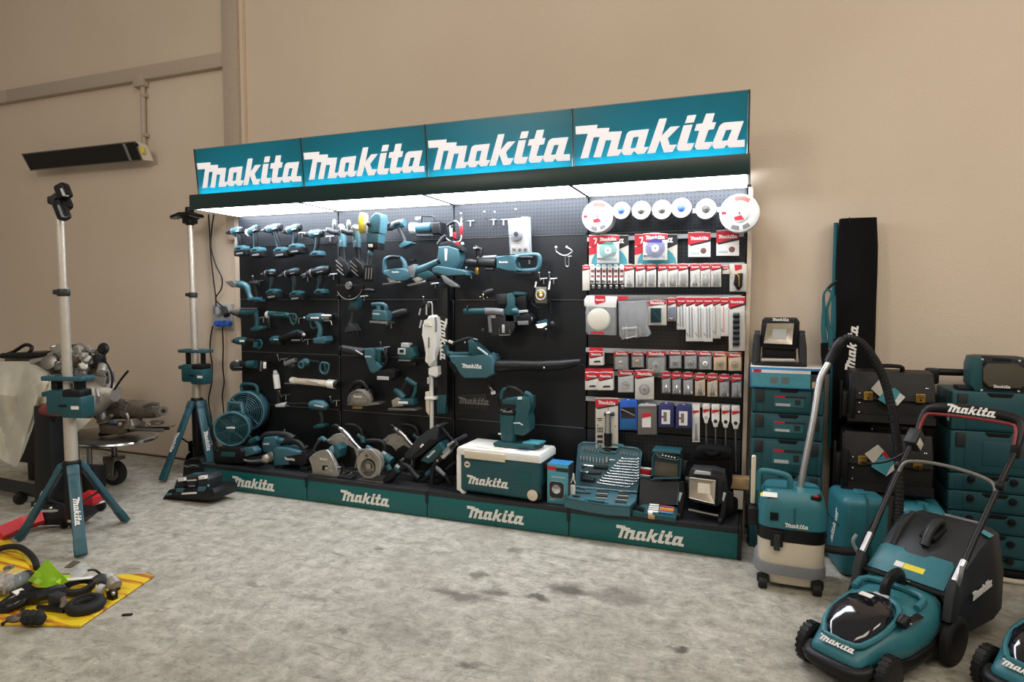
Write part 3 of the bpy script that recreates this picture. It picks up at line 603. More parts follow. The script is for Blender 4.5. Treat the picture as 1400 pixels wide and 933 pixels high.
P(t, 'collet', CHR, tb(c, [(105, 352), (130, 352)], Y+.03, [12, 16], n=10)); P(t, 'nose', BLK, tb(c, [(125, 352), (150, 350)], Y+.03, [20, 26], n=12)); P(t, 'body', TEALD, tb(c, [(148, 350), (190, 350), (240, 352)], Y+.03, [30, 36, 28], n=14)); P(t, 'grip', BLK, tb(c, [(235, 352), (290, 352), (320, 358)], Y+.03, [27, 24, 24], n=12)); P(t, 'loop', TEALD, tb(c, [(315, 345), (320, 395), (340, 415), (362, 385), (350, 345), (318, 345)], Y+.03, 9, sm=3)); P(t, 'skirt', TEALD, pr(c, [(290, 360), (320, 365), (310, 410), (278, 405)], Y, .04, 5)); P(t, 'label_strip', WHT, pr(c, rect(190, 352, 40, 16), Y-.014, .004, 1))
t = hung('multi_tool', 'long black and teal multi tool sloping up to the right', 'multi tool', c, (580, 320), Y)
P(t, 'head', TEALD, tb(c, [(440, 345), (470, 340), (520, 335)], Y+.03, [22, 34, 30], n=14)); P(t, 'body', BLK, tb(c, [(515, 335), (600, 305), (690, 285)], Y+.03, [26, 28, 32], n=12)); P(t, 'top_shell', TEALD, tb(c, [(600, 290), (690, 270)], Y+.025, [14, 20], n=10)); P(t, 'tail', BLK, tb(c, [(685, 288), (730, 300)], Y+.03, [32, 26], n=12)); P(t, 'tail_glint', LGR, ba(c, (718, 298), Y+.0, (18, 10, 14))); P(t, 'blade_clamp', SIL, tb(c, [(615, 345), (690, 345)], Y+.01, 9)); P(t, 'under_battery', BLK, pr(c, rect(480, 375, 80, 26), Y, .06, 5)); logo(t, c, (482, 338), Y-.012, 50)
t = hung('cutout_tool', 'stubby black cutout tool with teal band at the left edge', 'tool', c, (250, 560), Y)
P(t, 'head', DGR, cy(c, (115, 565), (195, 560), Y+.04, 44)); P(t, 'head_cap', LGR, ba(c, (150, 525), Y+.02, (16, 10, 14))); P(t, 'body', BLK, tb(c, [(190, 555), (250, 550)], Y+.04, [34, 30], n=12)); P(t, 'band', TEALD, tb(c, [(245, 550), (310, 550)], Y+.04, [34, 36], n=12)); P(t, 'lower_plate', SIL, pr(c, rect(155, 575, 70, 8), Y-.014, .006, 1))
for k, w in ((335, 26), (350, 14), (385, 26)): P(t, 'battery_rib', SIL if w < 26 else BLK, pr(c, rect(k, 565, w, 85, 6), Y-.004, .06, 2))
P(t, 'white_label', WHT, pr(c, rect(383, 558, 24, 55, 3), Y-.008, .006, 1))
t = hung('rotary_tool', 'small teal tool with silver drum and green loop handle', 'tool', c, (720, 550), Y)
P(t, 'drum', SIL, tb(c, [(560, 545), (600, 530), (655, 512)], Y+.02, [20, 24, 20], n=14)); P(t, 'gear_case', DGR, ba(c, (620, 560), Y+.03, (40, 26, 26))); P(t, 'body', TEALD, tb(c, [(690, 550), (735, 530), (770, 545)], Y+.03, [26, 34, 26], sm=3, n=12)); P(t, 'fan_ring', TEAL, M().ring(q(c, (695, 555), Y+.0), (0, -1, 0), .025, .006)); P(t, 'bar', BLK, tb(c, [(760, 520), (860, 535)], Y+.03, 14)); P(t, 'loop_handle', TEAL, tb(c, [(860, 540), (858, 600), (885, 628), (920, 615), (930, 550), (880, 535), (860, 542)], Y+.03, 9, sm=3)); P(t, 'loop_web', TEALD, tb(c, [(890, 540), (905, 590), (890, 625)], Y+.03, 8))
t = hung('torch_lamp', 'upright black torch with white glowing tube on the board', 'torch', c, (490, 720), -.08); Y = -.08
P(t, 'lamp_tube', WHT, tb(c, [(480, 635), (495, 755)], Y+.03, [26, 27], n=14)); P(t, 'cap', LGR, tb(c, [(472, 600), (478, 632)], Y+.03, [13, 22], n=12)); P(t, 'grip', BLK, tb(c, [(495, 755), (505, 880)], Y+.03, [24, 24], n=12)); P(t, 'foot', LGR, pr(c, [(470, 895), (510, 882), (555, 890), (548, 915), (475, 915)], Y-.02, .07, 5))
t = hung('tube_lantern', 'horizontal white tube lantern with dark right end', 'lantern', c, (800, 700), Y)
P(t, 'tube', CRM, tb(c, [(640, 690), (700, 695), (960, 718)], Y+.02, [26, 27, 30], n=16)); P(t, 'left_cap', WHT, tb(c, [(606, 685), (618, 686), (648, 690)], Y+.02, [20, 30, 30], n=16)); P(t, 'right_cap', WHT, tb(c, [(930, 715), (985, 722)], Y+.02, [38, 38], n=16)); P(t, 'dark_end', BLK, tb(c, [(980, 720), (1010, 722)], Y+.02, [34, 28], n=16)); P(t, 'hook_clip', LGR, tb(c, [(740, 690), (830, 705), (850, 720)], Y-.01, 7)); P(t, 'left_pin', SIL, tb(c, [(555, 712), (640, 712)], Y+.02, 5))
t = hung('impact_wrench', 'teal impact wrench with long thin black extension pointing left', 'wrench', c, (840, 900), -.13); Y = -.13
c = Crop(280, 520, 6.222)
P(t, 'extension', BLK, tb(c, [(700, 200), (760, 205), (905, 205)], Y+.04, [12, 14, 18], n=10)); P(t, 'body', TEAL, tb(c, [(905, 215), (940, 210), (1000, 215), (1040, 235)], Y+.04, [36, 44, 44, 26], sm=3, n=14)); P(t, 'stripe', LGR, pr(c, rect(968, 222, 80, 14, 10), Y-.014, .006, 1)); P(t, 'handle', DGR, tb(c, [(985, 265), (998, 330), (990, 385)], Y+.04, [24, 15, 20], sm=3, n=10)); P(t, 'foot', TEALD, pr(c, [(920, 395), (960, 375), (1010, 380), (1010, 400), (960, 412), (925, 412)], Y, .08, 5)); P(t, 'tip', SIL, tb(c, [(690, 185), (710, 215)], Y+.04, 7))

# ---------------------------------------------------------------- third bay
c = C3; Y = -.2
t = hung('hedge_trimmer', 'teal hedge trimmer hung upright above its black blade sheath', 'hedge trimmer', c, (90, 500), Y)
P(t, 'body', TEAL, pr(c, [(-8, 355), (80, 350), (165, 380), (170, 470), (130, 545), (-35, 545), (-10, 480)], Y, .11, 12, seg=3)); P(t, 'top_cover', BLK, pr(c, [(-10, 352), (20, 320), (95, 305), (190, 360), (205, 395), (160, 385), (80, 352)], Y+.01, .09, 8))
P(t, 'white_stripe', WHT, pr(c, [(48, 372), (72, 376), (66, 478), (50, 478)], Y-.003, .006, 1)); P(t, 'flange', TEAL, pr(c, [(-58, 540), (-20, 520), (190, 552), (235, 570), (232, 600), (80, 602), (-55, 578)], Y-.03, .16, 8, seg=3)); P(t, 'hand_guard', GRY, pr(c, [(15, 598), (45, 600), (95, 640), (160, 690), (155, 702), (100, 698), (45, 660)], Y-.03, .05, 5))
P(t, 'rear_handle', DGR, tb(c, [(-5, 340), (30, 290), (58, 262)], Y+.04, [20, 18, 14], n=10))
P(t, 'loop_handle', LGR, tb(c, [(60, 285), (95, 310), (150, 318), (185, 300), (190, 230), (170, 160), (130, 138), (95, 175), (100, 250)], Y+.05, 6, sm=4, n=8))
P(t, 'grip', BLK, tb(c, [(70, 180), (100, 160), (130, 145)], Y+.05, 13)); P(t, 'warning_tag', RED, pr(c, rect(186, 218, 26, 80, 4), Y+.03, .004, 1)); P(t, 'warning_tag', RED, pr(c, rect(134, 262, 24, 52), Y+.03, .004, 1)); P(t, 'warning_tag', RED, pr(c, rect(158, 330, 30, 34), Y+.02, .004, 1)); P(t, 'paper_tag', WHT, pr(c, rect(103, 235, 20, 70), Y+.02, .004, 1)); P(t, 'hang_tab', WHT, pr(c, rect(190, 165, 14, 100), Y+.06, .004, 1)); P(t, 'lock_ball', WHT, ba(c, (200, 332), Y+.0, 14))
sh = P(t, 'blade_sheath', BLK, M().prism([(at(598, 388, Y+.12).x, at(598, 388, Y+.12).z), (at(612, 388, Y+.12).x, at(612, 388, Y+.12).z), (at(611, 556, Y+.12).x, at(611, 556, Y+.12).z), (at(597, 556, Y+.12).x, at(597, 556, Y+.12).z)], Y+.12, Y+.16, 'xz', .006))
P(t, 'sheath_tip', TEALD, M().prism([(at(596, 540, Y+.12).x, at(596, 540, Y+.12).z), (at(611, 540, Y+.12).x, at(611, 540, Y+.12).z), (at(609, 566, Y+.12).x, at(609, 566, Y+.12).z), (at(598, 566, Y+.12).x, at(598, 566, Y+.12).z)], Y+.113, Y+.167, 'xz', .006))
wordmark(sh, at(606.5, 464, Y+.119), .30, PRINT, u=(0, 0, -1), v=(1, 0, 0))
Y = -.1
def blister(name, label, cat, c, p, Y, group=None): return hung(name, label, cat, c, p, Y, group)
t = hung('accessory_blister', 'clear blister pack with round grey wheel on the upper black board', 'blister pack', c, (685, 260), Y)
P(t, 'card', CARD, pr(c, [(602, 165), (752, 150), (765, 405), (615, 415)], Y, .004, 1)); P(t, 'clear_shell', CLEAR, pr(c, [(585, 118), (775, 105), (788, 410), (604, 422)], Y-.012, .012, 3)); P(t, 'wheel', GRY, disc(c, (662, 255), Y-.004, 55, 22, prof=[(0, 55), (24, 52), (28, 40)])); P(t, 'wheel_hub', DGR, disc(c, (656, 250), Y-.038, 20, 5)); P(t, 'red_tag', RED, pr(c, rect(675, 173, 48, 26, -6), Y-.003, .003, 1))
for k in range(3): P(t, 'bit', STL, cy(c, (640+k*48, 360), (640+k*48, 392), Y-.01, 14, n=10))
Y = -.17
t = hung('demolition_hammer', 'long teal recip tool with rear D handle and twin black front pipe', 'hammer', c, (540, 500), Y)
P(t, 'barrel', DGR, tb(c, [(330, 490), (380, 490), (490, 495)], Y+.05, [40, 44, 46], n=14)); P(t, 'upper_bar', GRY, tb(c, [(330, 455), (490, 445)], Y+.03, 16)); P(t, 'nose', BLK, tb(c, [(215, 490), (225, 490), (265, 495), (330, 500)], Y+.02, [22, 28, 36, 34], n=14)); P(t, 'nose_ring', LGR, M().ring(q(c, (213, 490), Y+.02), (-1, -.2, 0), .014, .003)); P(t, 'pipe', BLK, tb(c, [(308, 470), (308, 372), (315, 362), (330, 375), (360, 380), (352, 440)], Y+.02, [20, 19, 19, 19, 20, 20], n=12)); P(t, 'pipe_mouth', LGR, M().ring(q(c, (308, 368), Y+.0), (0, -.4, 1), .010, .003)); P(t, 'bracket', BRASS, pr(c, rect(322, 565, 30, 60, -6), Y+.02, .03, 4))
P(t, 'body', TEAL, pr(c, [(488, 440), (590, 430), (650, 428), (680, 440), (640, 480), (650, 530), (700, 560), (640, 572), (590, 548), (488, 545)], Y, .09, 10, seg=3)); logo(t, c, (548, 488), Y-.001, 85); P(t, 'rear_handle', TEAL, tb(c, [(650, 438), (760, 428), (840, 430), (858, 470), (845, 540), (790, 560), (690, 562)], Y+.045, [16, 18, 20, 20, 20, 22, 20], sm=3, n=12)); P(t, 'handle_grip', BLK, tb(c, [(690, 452), (760, 450), (800, 455)], Y+.035, [14, 20, 16], n=10)); P(t, 'latch', SIL, tb(c, [(770, 470), (770, 505)], Y+.03, 8)); P(t, 'strut', BLK, tb(c, [(810, 445), (815, 520)], Y+.04, 12)); P(t, 'battery', BLK, pr(c, rect(720, 585, 130, 26, 2), Y+.0, .09, 5)); P(t, 'side_switch', BLK, tb(c, [(400, 550), (465, 552)], Y+.02, 14))
Y = -.16
t = hung('rotary_hammer', 'heavy teal and black rotary hammer with dust collector and battery', 'hammer drill', c, (600, 880), Y)
P(t, 'chuck', BLK, tb(c, [(370, 775), (385, 770), (430, 750), (472, 738)], Y-.02, [24, 34, 36, 30], n=14)); P(t, 'chuck_bore', BRASS, disc(c, (378, 772), Y-.05, 16, 8, (-.8, -.6, .1)))
for a in ((352, 785), (382, 800), (412, 790)): P(t, 'chuck_screw', SIL, ba(c, a, Y-.04, 7, n=8))
P(t, 'gear_case', DGR, pr(c, [(478, 765), (565, 755), (590, 800), (580, 850), (500, 850)], Y+.02, .08, 8)); P(t, 'body', TEALD, pr(c, [(568, 760), (620, 748), (645, 800), (640, 860), (690, 905), (690, 1000), (560, 1000), (556, 890), (590, 850)], Y, .09, 8)); P(t, 'top_shell', TEALD, pr(c, [(600, 758), (655, 740), (735, 750), (732, 768), (620, 775)], Y+.02, .07, 6)); P(t, 'rear_handle', BLK, pr(c, [(655, 790), (740, 770), (742, 880), (690, 890), (650, 850)], Y+.02, .06, 6))
P(t, 'side_grip', TEALD, cy(c, (215, 910), (395, 905), Y-.02, 26)); P(t, 'grip_flange', BLK, disc(c, (258, 885), Y-.02, 32, 10, (-1, 0, 0))); P(t, 'tool_holder', GRY, tb(c, [(392, 905), (470, 905), (550, 915)], Y-.01, [30, 28, 28], n=14)); P(t, 'teal_joint', TEAL, ba(c, (645, 905), Y-.01, (36, 22, 26)))
c = C6
P(t, 'dust_collector', DGR, pr(c, [(410, 55), (640, 60), (650, 165), (610, 240), (450, 245), (425, 180)], Y, .1, 8)); P(t, 'collector_window', GRY, pr(c, [(412, 70), (440, 75), (448, 220), (425, 215)], Y-.01, .02, 3)); P(t, 'collector_frame', STL, tb(c, [(515, 180), (515, 240), (605, 238), (600, 190)], Y-.004, 6)); P(t, 'collector_lever', LGR, pr(c, rect(545, 185, 20, 70), Y-.012, .02, 3)); P(t, 'white_plate', LGR, pr(c, rect(455, 80, 50, 28, 2), Y-.004, .006, 1)); P(t, 'front_knob', DGR, ba(c, (375, 200), Y+.0, (18, 20, 20)))
P(t, 'battery', BLK, pr(c, [(655, 80), (760, 50), (795, 100), (770, 155), (665, 150)], Y-.01, .1, 6)); P(t, 'battery_label', GRY, pr(c, rect(715, 135, 90, 34, -2), Y-.013, .006, 2)); P(t, 'rear_foot', LGR, pr(c, rect(705, 38, 70, 22, -8), Y-.002, .05, 3)); P(t, 'hose_hook', SIL, ba(c, (790, 100), Y-.0, (10, 14, 14)))
c = C3; Y = -.14
t = hung('head_torch', 'head torch with square silver lamp and black straps on the board', 'head torch', c, (865, 770), Y)
P(t, 'lamp_body', STL, pr(c, rect(866, 770, 94, 140, 1), Y, .05, 10)); P(t, 'lens_ring', LGR, M().ring(q(c, (866, 768), Y-.004), (0, -1, 0), .032, .005)); P(t, 'lens', BRASS, disc(c, (866, 768), Y-.001, 36, 6)); P(t, 'filament', WHT, ba(c, (868, 772), Y-.008, (14, 8, 14)))
P(t, 'strap', BLK, tb(c, [(815, 705), (800, 760), (790, 830), (830, 870), (880, 880), (930, 840), (945, 760), (940, 690)], Y+.03, 10, sm=3)); P(t, 'strap_clip', WHT, tb(c, [(828, 655), (818, 705)], Y+.02, 8)); P(t, 'strap_clip', WHT, tb(c, [(945, 650), (935, 722)], Y+.02, 8)); P(t, 'strap', BLK, tb(c, [(920, 720), (945, 840), (950, 960), (948, 1060)], Y+.04, 9, sm=3))
c = C6
t = hung('clip_lamp', 'small lamp with bright white face dangling under the head torch', 'lamp', c, (870, 150), Y)
P(t, 'cap', TEALD, pr(c, [(832, 125), (905, 105), (915, 130), (840, 145)], Y, .05, 4)); P(t, 'lens', mat('small_lamp_lens', '#ffffff', .3, emis=1.0, bump=0), pr(c, [(822, 150), (905, 135), (915, 150), (880, 178), (840, 178)], Y-.004, .02, 3)); P(t, 'body', BLK, pr(c, [(830, 178), (910, 160), (935, 220), (880, 230)], Y, .04, 5)); P(t, 'cord', BLK, tb(c, [(880, -10), (885, 50), (870, 115)], Y+.03, 14, sm=3)); P(t, 'buckle', SIL, ba(c, (910, 190), Y-.01, 9, n=8)); P(t, 'tail', BLK, tb(c, [(900, 225), (905, 275)], Y+.02, 12)); P(t, 'clip', DGR, ba(c, (965, 145), Y+.03, (22, 18, 26)))
Y = -.22
t = hung('leaf_blower', 'teal leaf blower with long black nozzle hung level on the board', 'leaf blower', c, (300, 490), Y)
P(t, 'housing', TEAL, pr(c, [(80, 425), (95, 412), (250, 418), (400, 415), (435, 405), (458, 440), (452, 575), (400, 606), (210, 606), (165, 560), (135, 490), (110, 450)], Y, .15, 18, seg=3)); logo(t, c, (280, 503), Y-.001, 185); P(t, 'rear_vent', BLK, pr(c, [(78, 460), (120, 460), (150, 540), (180, 580), (130, 560), (85, 500)], Y+.03, .09, 8)); P(t, 'rear_post', TEALD, tb(c, [(60, 325), (75, 390), (130, 408)], Y+.07, [30, 26, 28], sm=3, n=12)); P(t, 'handle', BLK, tb(c, [(100, 320), (160, 300), (225, 278), (265, 268), (310, 290)], Y+.07, [14, 19, 19, 17, 18], sm=3, n=12)); P(t, 'front_arch', TEALD, pr(c, [(240, 285), (275, 275), (320, 330), (420, 405), (300, 415), (250, 400), (262, 350)], Y+.03, .08, 8)); P(t, 'lower_bar', TEALD, tb(c, [(120, 402), (250, 400), (330, 410)], Y+.07, 20, n=12)); P(t, 'rear_lug', CRM, tb(c, [(85, 292), (120, 305)], Y+.06, 14)); P(t, 'arch_trim', LGR, tb(c, [(330, 345), (415, 408)], Y+.02, 9)); P(t, 'hook_eye', SIL, tb(c, [(295, 270), (330, 278)], Y+.05, 6))
P(t, 'nozzle', BLK, tb(c, [(448, 505), (480, 502), (600, 498), (700, 497), (800, 500), (950, 498), (1080, 488), (1165, 472), (1190, 468)], Y+.075, [54, 54, 49, 44, 43, 45, 40, 28, 26], sm=3, n=18)); P(t, 'nozzle_slot', DGR, pr(c, rect(640, 502, 72, 7), Y+.025, .01, 1)); P(t, 'nozzle_mouth', BLK, tb(c, [(1180, 470), (1205, 470)], Y+.075, [28, 30], n=16))
for a in ((895, 517), (222, 303)): P(t, 'screw', SIL, ba(c, a, Y+.02, 9, n=8))
lb = P(stand, 'printed_board', mat('satin_black_board', '#141414', .5), pr(c, [(150, 745), (400, 742), (420, 820), (418, 880), (150, 880)], -.006, .006, 1)); wordmark(lb, q(c, (296, 800), -.0065), .245, GRYC, th=.001)

# white stick vacuum
c = C5; Y = -.14
t = hung('stick_vacuum', 'white stick vacuum hung handle up with long pale tube', 'vacuum cleaner', c, (915, 300), Y)
P(t, 'body', WHT, pr(c, [(885, 190), (900, 140), (935, 128), (972, 150), (980, 220), (974, 400), (958, 470), (948, 500), (945, 570), (903, 570), (898, 520), (868, 430), (852, 300), (848, 215)], Y, .1, 22, seg=3)); P(t, 'front_bevel', CRM, pr(c, [(868, 215), (905, 185), (935, 230), (905, 225)], Y-.008, .02, 3)); P(t, 'handle_strip', GRY, tb(c, [(965, 150), (972, 200), (970, 275)], Y-.005, 9, sm=3)); P(t, 'side_print', STL, pr(c, rect(910, 365, 11, 90, 0), Y-.002, .004, 0)); P(t, 'hang_loop', LGR, tb(c, [(890, 130), (892, 40), (905, 22), (930, 25), (940, 50), (940, 130)], Y+.05, 7, sm=3)); P(t, 'strap', BLK, tb(c, [(840, 120), (850, 60), (880, 30), (900, 28)], Y+.05, 10, sm=3)); P(t, 'strap_end', LGR, tb(c, [(840, 75), (828, 130)], Y+.04, 7)); P(t, 'strap_end', LGR, tb(c, [(848, 175), (832, 240)], Y+.04, 8))
P(t, 'tube_joint', WHT, pr(c, [(905, 585), (930, 572), (985, 568), (988, 640), (965, 665), (945, 640), (905, 640)], Y+.01, .07, 6)); P(t, 'tube', WHT, tb(c, [(932, 640), (934, 930), (936, 1130)], Y+.05, [19, 18, 17], n=14)); P(t, 'side_clip', LGR, pr(c, rect(905, 690, 22, 55), Y+.02, .04, 3)); P(t, 'tube_strap', WHT, pr(c, rect(918, 840, 88, 24, 1), Y+.01, .07, 4)); P(t, 'crevice_tool', CRM, pr(c, [(878, 785), (915, 785), (915, 950), (908, 985), (884, 950)], Y+.02, .05, 5)); P(t, 'release_button', DGR, tb(c, [(972, 680), (975, 740)], Y+.01, 8)); P(t, 'lower_tip', CRM, tb(c, [(936, 1130), (936, 1190)], Y+.05, [14, 12], n=12))

# hooks fixed to the board
def hook(c, x, y, w=60, reach=.045):
    b = M(); k = mpp(c, (x, y), -.01)
    tb(c, [(x-w*.4, y), (x+w*.6, y-4)], -.012, 4, b, n=6); tb(c, [(x+w*.1, y), (x+w*.1, y+44)], -.014, 5.5, b, n=6)
    o = q(c, (x-w*.2, y), -.012); b.tube([o, o+Vector((0, -reach*.75, -.012)), o+Vector((0, -reach, .012)), o+Vector((0, -reach-.008, .035))], .0035, n=6)
    b.ball(o+Vector((0, -reach-.008, .038)), .0075, 8); P(stand, 'hook', SIL, b)
for a in ((335, 650), (700, 240), (940, 270), (965, 595), (745, 610)): hook(C1, *a)
for a in ((60, 270), (95, 590), (960, 670), (355, 780), (905, 830)): hook(C2, *a)
for a in ((270, 585), (885, 630), (970, 630)): hook(C3, *a)
for a in ((265, 140), (460, 130), (545, 130), (720, 110)): hook(C3, *a, reach=.12)
for a in ((370, 150), (670, 160), (745, 340), (545, 505), (560, 810), (990, 860)): hook(C4, *a)
for a in ((545, 405), (585, 200), (120, 860)): hook(C5, *a)
t = hung('double_hook', 'empty silver two-pronged hook alone on the black board', 'hook', C3, (1070, 430), -.01); b = M()
tb(C3, [(998, 360), (1000, 400), (1070, 435), (1130, 405), (1125, 385), (1085, 360)], -.10, 6, b, sm=3); tb(C3, [(1075, 440), (1078, 510), (1092, 528), (1105, 512), (1105, 445)], -.08, 6, b, sm=3); tb(C3, [(1070, 435, -.1), (1090, 438, -.004)], -.1, 6, b)
P(t, 'wire', SIL, b); P(t, 'tip', WHT, ba(C3, (997, 362), -.1, 11)); P(t, 'tip', WHT, ba(C3, (1087, 360), -.1, 10)); P(t, 'back_plate', SIL, pr(C3, rect(1112, 440, 40, 10, -5), -.006, .006, 1))

# ================================================================ tools standing on the deck
c = D1 = Crop(280, 520, 6.222); D2 = Crop(420, 570, 8.479); D3 = Crop(600, 520, 5.185); D5 = Crop(540, 560, 7.775)
def deckthing(name, label, cat, px, py, Y, group=None):
    o = at(px, py, Y); return thing(name, label, cat, (o.x, Y, ZD), group=group)
def fan(label, p, Y, R, d, small):
    t = deckthing('jobsite_fan', label, 'fan', *c.xy(*p), Y, 'round fans on the deck'); k = mpp(c, p, Y); o = q(c, p, Y); r = R*k; d = Vector(d).normalized()
    P(t, 'shroud', TEAL, M().lathe(o-d*.07, d, [(0, r*.9), (.02, r*.97), (.10, r), (.115, r*.99), (.12, r*.93), (.115, r*.88), (.03, r*.86), (0, r*.86)], 40, cap=False))
    g = M()
    for i in range(7): g.ring(o+d*(.052-.012*(i/7)**2), d, r*(.2+.68*i/6.5), .0036, 36, 6)
    for i in range(6):
        x, y, z = frame(d); a = PI*i/3+.3; u = x*math.cos(a)+y*math.sin(a); g.tube([o+d*.05+u*r*.15, o+d*.05+u*r*.9], .0035, n=6)
    P(t, 'grille', TEALD if small else TEAL, g)
    bl = M(); x, y, z = frame(d)
    for i in range(5):
        a = 2*PI*i/5; u = x*math.cos(a)+y*math.sin(a); v = d.cross(u)
        bl.loft([[o+u*r*.12-v*.02-d*.01, o+u*r*.12+v*.02+d*.01, o+u*r*.12+v*.02+d*.014, o+u*r*.12-v*.02-d*.006], [o+u*r*.8-v*r*.2-d*.02, o+u*r*.8+v*r*.28+d*.02, o+u*r*.8+v*r*.28+d*.024, o+u*r*.8-v*r*.2-d*.016]])
    P(t, 'blades', DGR, bl); P(t, 'hub_cap', TEALD, M().lathe(o+d*.045, d, [(0, r*.2), (.01, r*.2), (.014, r*.16)], 20))
    P(t, 'back_cover', BLK, M().lathe(o-d*.075, d, [(0, r*.6), (.01, r*.86)], 30))
    P(t, 'motor', DGR, M().lathe(o-d*.1, d, [(0, r*.2), (.1, r*.24)], 16))
    return t, o, r, d, k
t, o, r, d, k = fan('larger round teal fan standing at the back left of the deck', (372, 258), -.10, 172, (.22, -.97, 0), False)
P(t, 'carry_handle', TEALD, M().tube([o+Vector((-.07, .01, r*.9)), o+Vector((-.07, .01, r+.045)), o+Vector((.07, .01, r+.045)), o+Vector((.09, .01, r*.9))], .014, sm=3)); P(t, 'stand', BLK, M().span((o.x-.13, -.17, ZD), (o.x+.13, -.02, ZD+.05), .01)); P(t, 'bracket', BLK, M().span((o.x-.05, -.06, ZD+.04), (o.x+.05, -.03, o.z-r*.7), .006))
t, o, r, d, k = fan('smaller round teal fan on a black base in front of the larger fan', (240, 410), -.30, 150, (.5, -.86, .04), True)
P(t, 'carry_handle', TEAL, M().tube([o+Vector((-.06, .02, r*.9)), o+Vector((-.055, .02, r+.06)), o+Vector((.075, .02, r+.06)), o+Vector((.085, .02, r*.85))], .015, n=10)); P(t, 'base', BLK, pr(c, [(72, 700), (70, 600), (110, 572), (300, 580), (318, 610), (312, 712), (90, 715)], -.39, .2, 10)); P(t, 'yoke', BLK, tb(c, [(70, 390, -.28), (62, 470, -.28), (110, 570, -.28), (200, 600, -.28), (300, 575, -.28), (385, 480, -.28)], -.28, 16, sm=3)); P(t, 'control_panel', TEALD, pr(c, rect(195, 632, 120, 40, 3), -.393, .01, 3)); P(t, 'dial', DGR, disc(c, (112, 600), -.39, 14, 10)); P(t, 'name_plate', WHT, pr(c, rect(216, 406, 68, 14), -.37, .006, 1))
# planers / sanders
Y = -.24
t = deckthing('belt_sander', 'teal belt sander with arched black handle behind another on the deck', 'sander', 392, 622, Y)
P(t, 'body', TEAL, pr(c, [(480, 540), (500, 490), (590, 480), (640, 520), (640, 610), (560, 640), (490, 610)], Y, .1, 10, seg=3)); P(t, 'handle', DGR, tb(c, [(480, 500), (520, 465), (600, 455), (700, 465), (760, 500)], Y+.05, [22, 24, 22, 24, 30], sm=3, n=12)); P(t, 'motor', BLK, cy(c, (690, 520), (770, 520), Y+.06, 60)); P(t, 'roller_arm', CAST, pr(c, [(500, 640), (560, 610), (590, 660), (560, 700), (510, 695)], Y-.01, .06, 6)); P(t, 'tip', SIL, tb(c, [(680, 440), (678, 415)], Y+.05, 6)); P(t, 'white_panel', LGR, pr(c, rect(520, 545, 50, 16, -4), Y-.004, .005, 1))
Y = -.33
t = deckthing('belt_sander', 'teal and black belt tool with printed side standing at the deck front', 'sander', 395, 640, Y)
P(t, 'body', TEAL, pr(c, [(577, 600), (600, 575), (690, 580), (830, 620), (868, 650), (860, 715), (590, 730)], Y, .13, 8, seg=3)); P(t, 'belt_cover', BLK, pr(c, [(690, 640), (850, 605), (872, 650), (862, 715), (720, 722)], Y-.004, .1, 6)); P(t, 'stripe', TEAL, pr(c, [(690, 640), (820, 618), (822, 628), (690, 655)], Y-.008, .01, 1)); logo(t, c, (722, 672), Y-.009, 108); P(t, 'front_knob', TEALD, ba(c, (645, 515), Y+.06, (44, 34, 30))); P(t, 'handle', BLK, tb(c, [(680, 530), (750, 520), (810, 540), (845, 590), (850, 640)], Y+.06, [26, 26, 24, 24, 30], sm=3, n=12)); P(t, 'left_edge', TEALD, pr(c, [(575, 600), (592, 596), (600, 730), (584, 728)], Y-.006, .03, 3))
for x in (620, 830): P(t, 'foot', RUB, M().span((at(280+x/6.222-5, 640, Y).x, Y+.01, ZD), (at(280+x/6.222+5, 640, Y).x, Y+.12, at(390, 520+722/6.222, Y).z), .004))
P(t, 'rear_motor', BLK, cy(c, (855, 600), (880, 600), Y+.09, 50)); P(t, 'hose_clip', CHR, tb(c, [(845, 590), (870, 560)], Y+.04, 7))
Y = -.36
t = deckthing('pipe_shear', 'silver jawed pipe tool lying between the fans and the sander', 'tool', 362, 632, Y)
P(t, 'jaw', SIL, tb(c, [(335, 680), (380, 692), (450, 690), (500, 682)], Y-.03, [12, 14, 16, 22], sm=3, n=10)); P(t, 'pivot', CAST, ba(c, (520, 670), Y-.0, (38, 30, 40))); P(t, 'pivot_bolt', BRASS, disc(c, (530, 668), Y-.008, 14, 8)); P(t, 'upper_wedge', TEALD, tb(c, [(365, 545), (400, 520), (450, 495)], Y+.06, [12, 26, 22], n=10)); P(t, 'lower_wedge', TEAL, pr(c, [(318, 580), (400, 570), (432, 605), (425, 630), (330, 658), (318, 640)], Y, .07, 8)); P(t, 'link', BLK, tb(c, [(380, 520), (360, 580)], Y+.05, 16)); P(t, 'foot', BLK, M().span((at(335, 632, Y).x, Y, ZD), (at(352, 632, Y).x, Y+.09, at(340, 520+650/6.222, Y).z), .006))

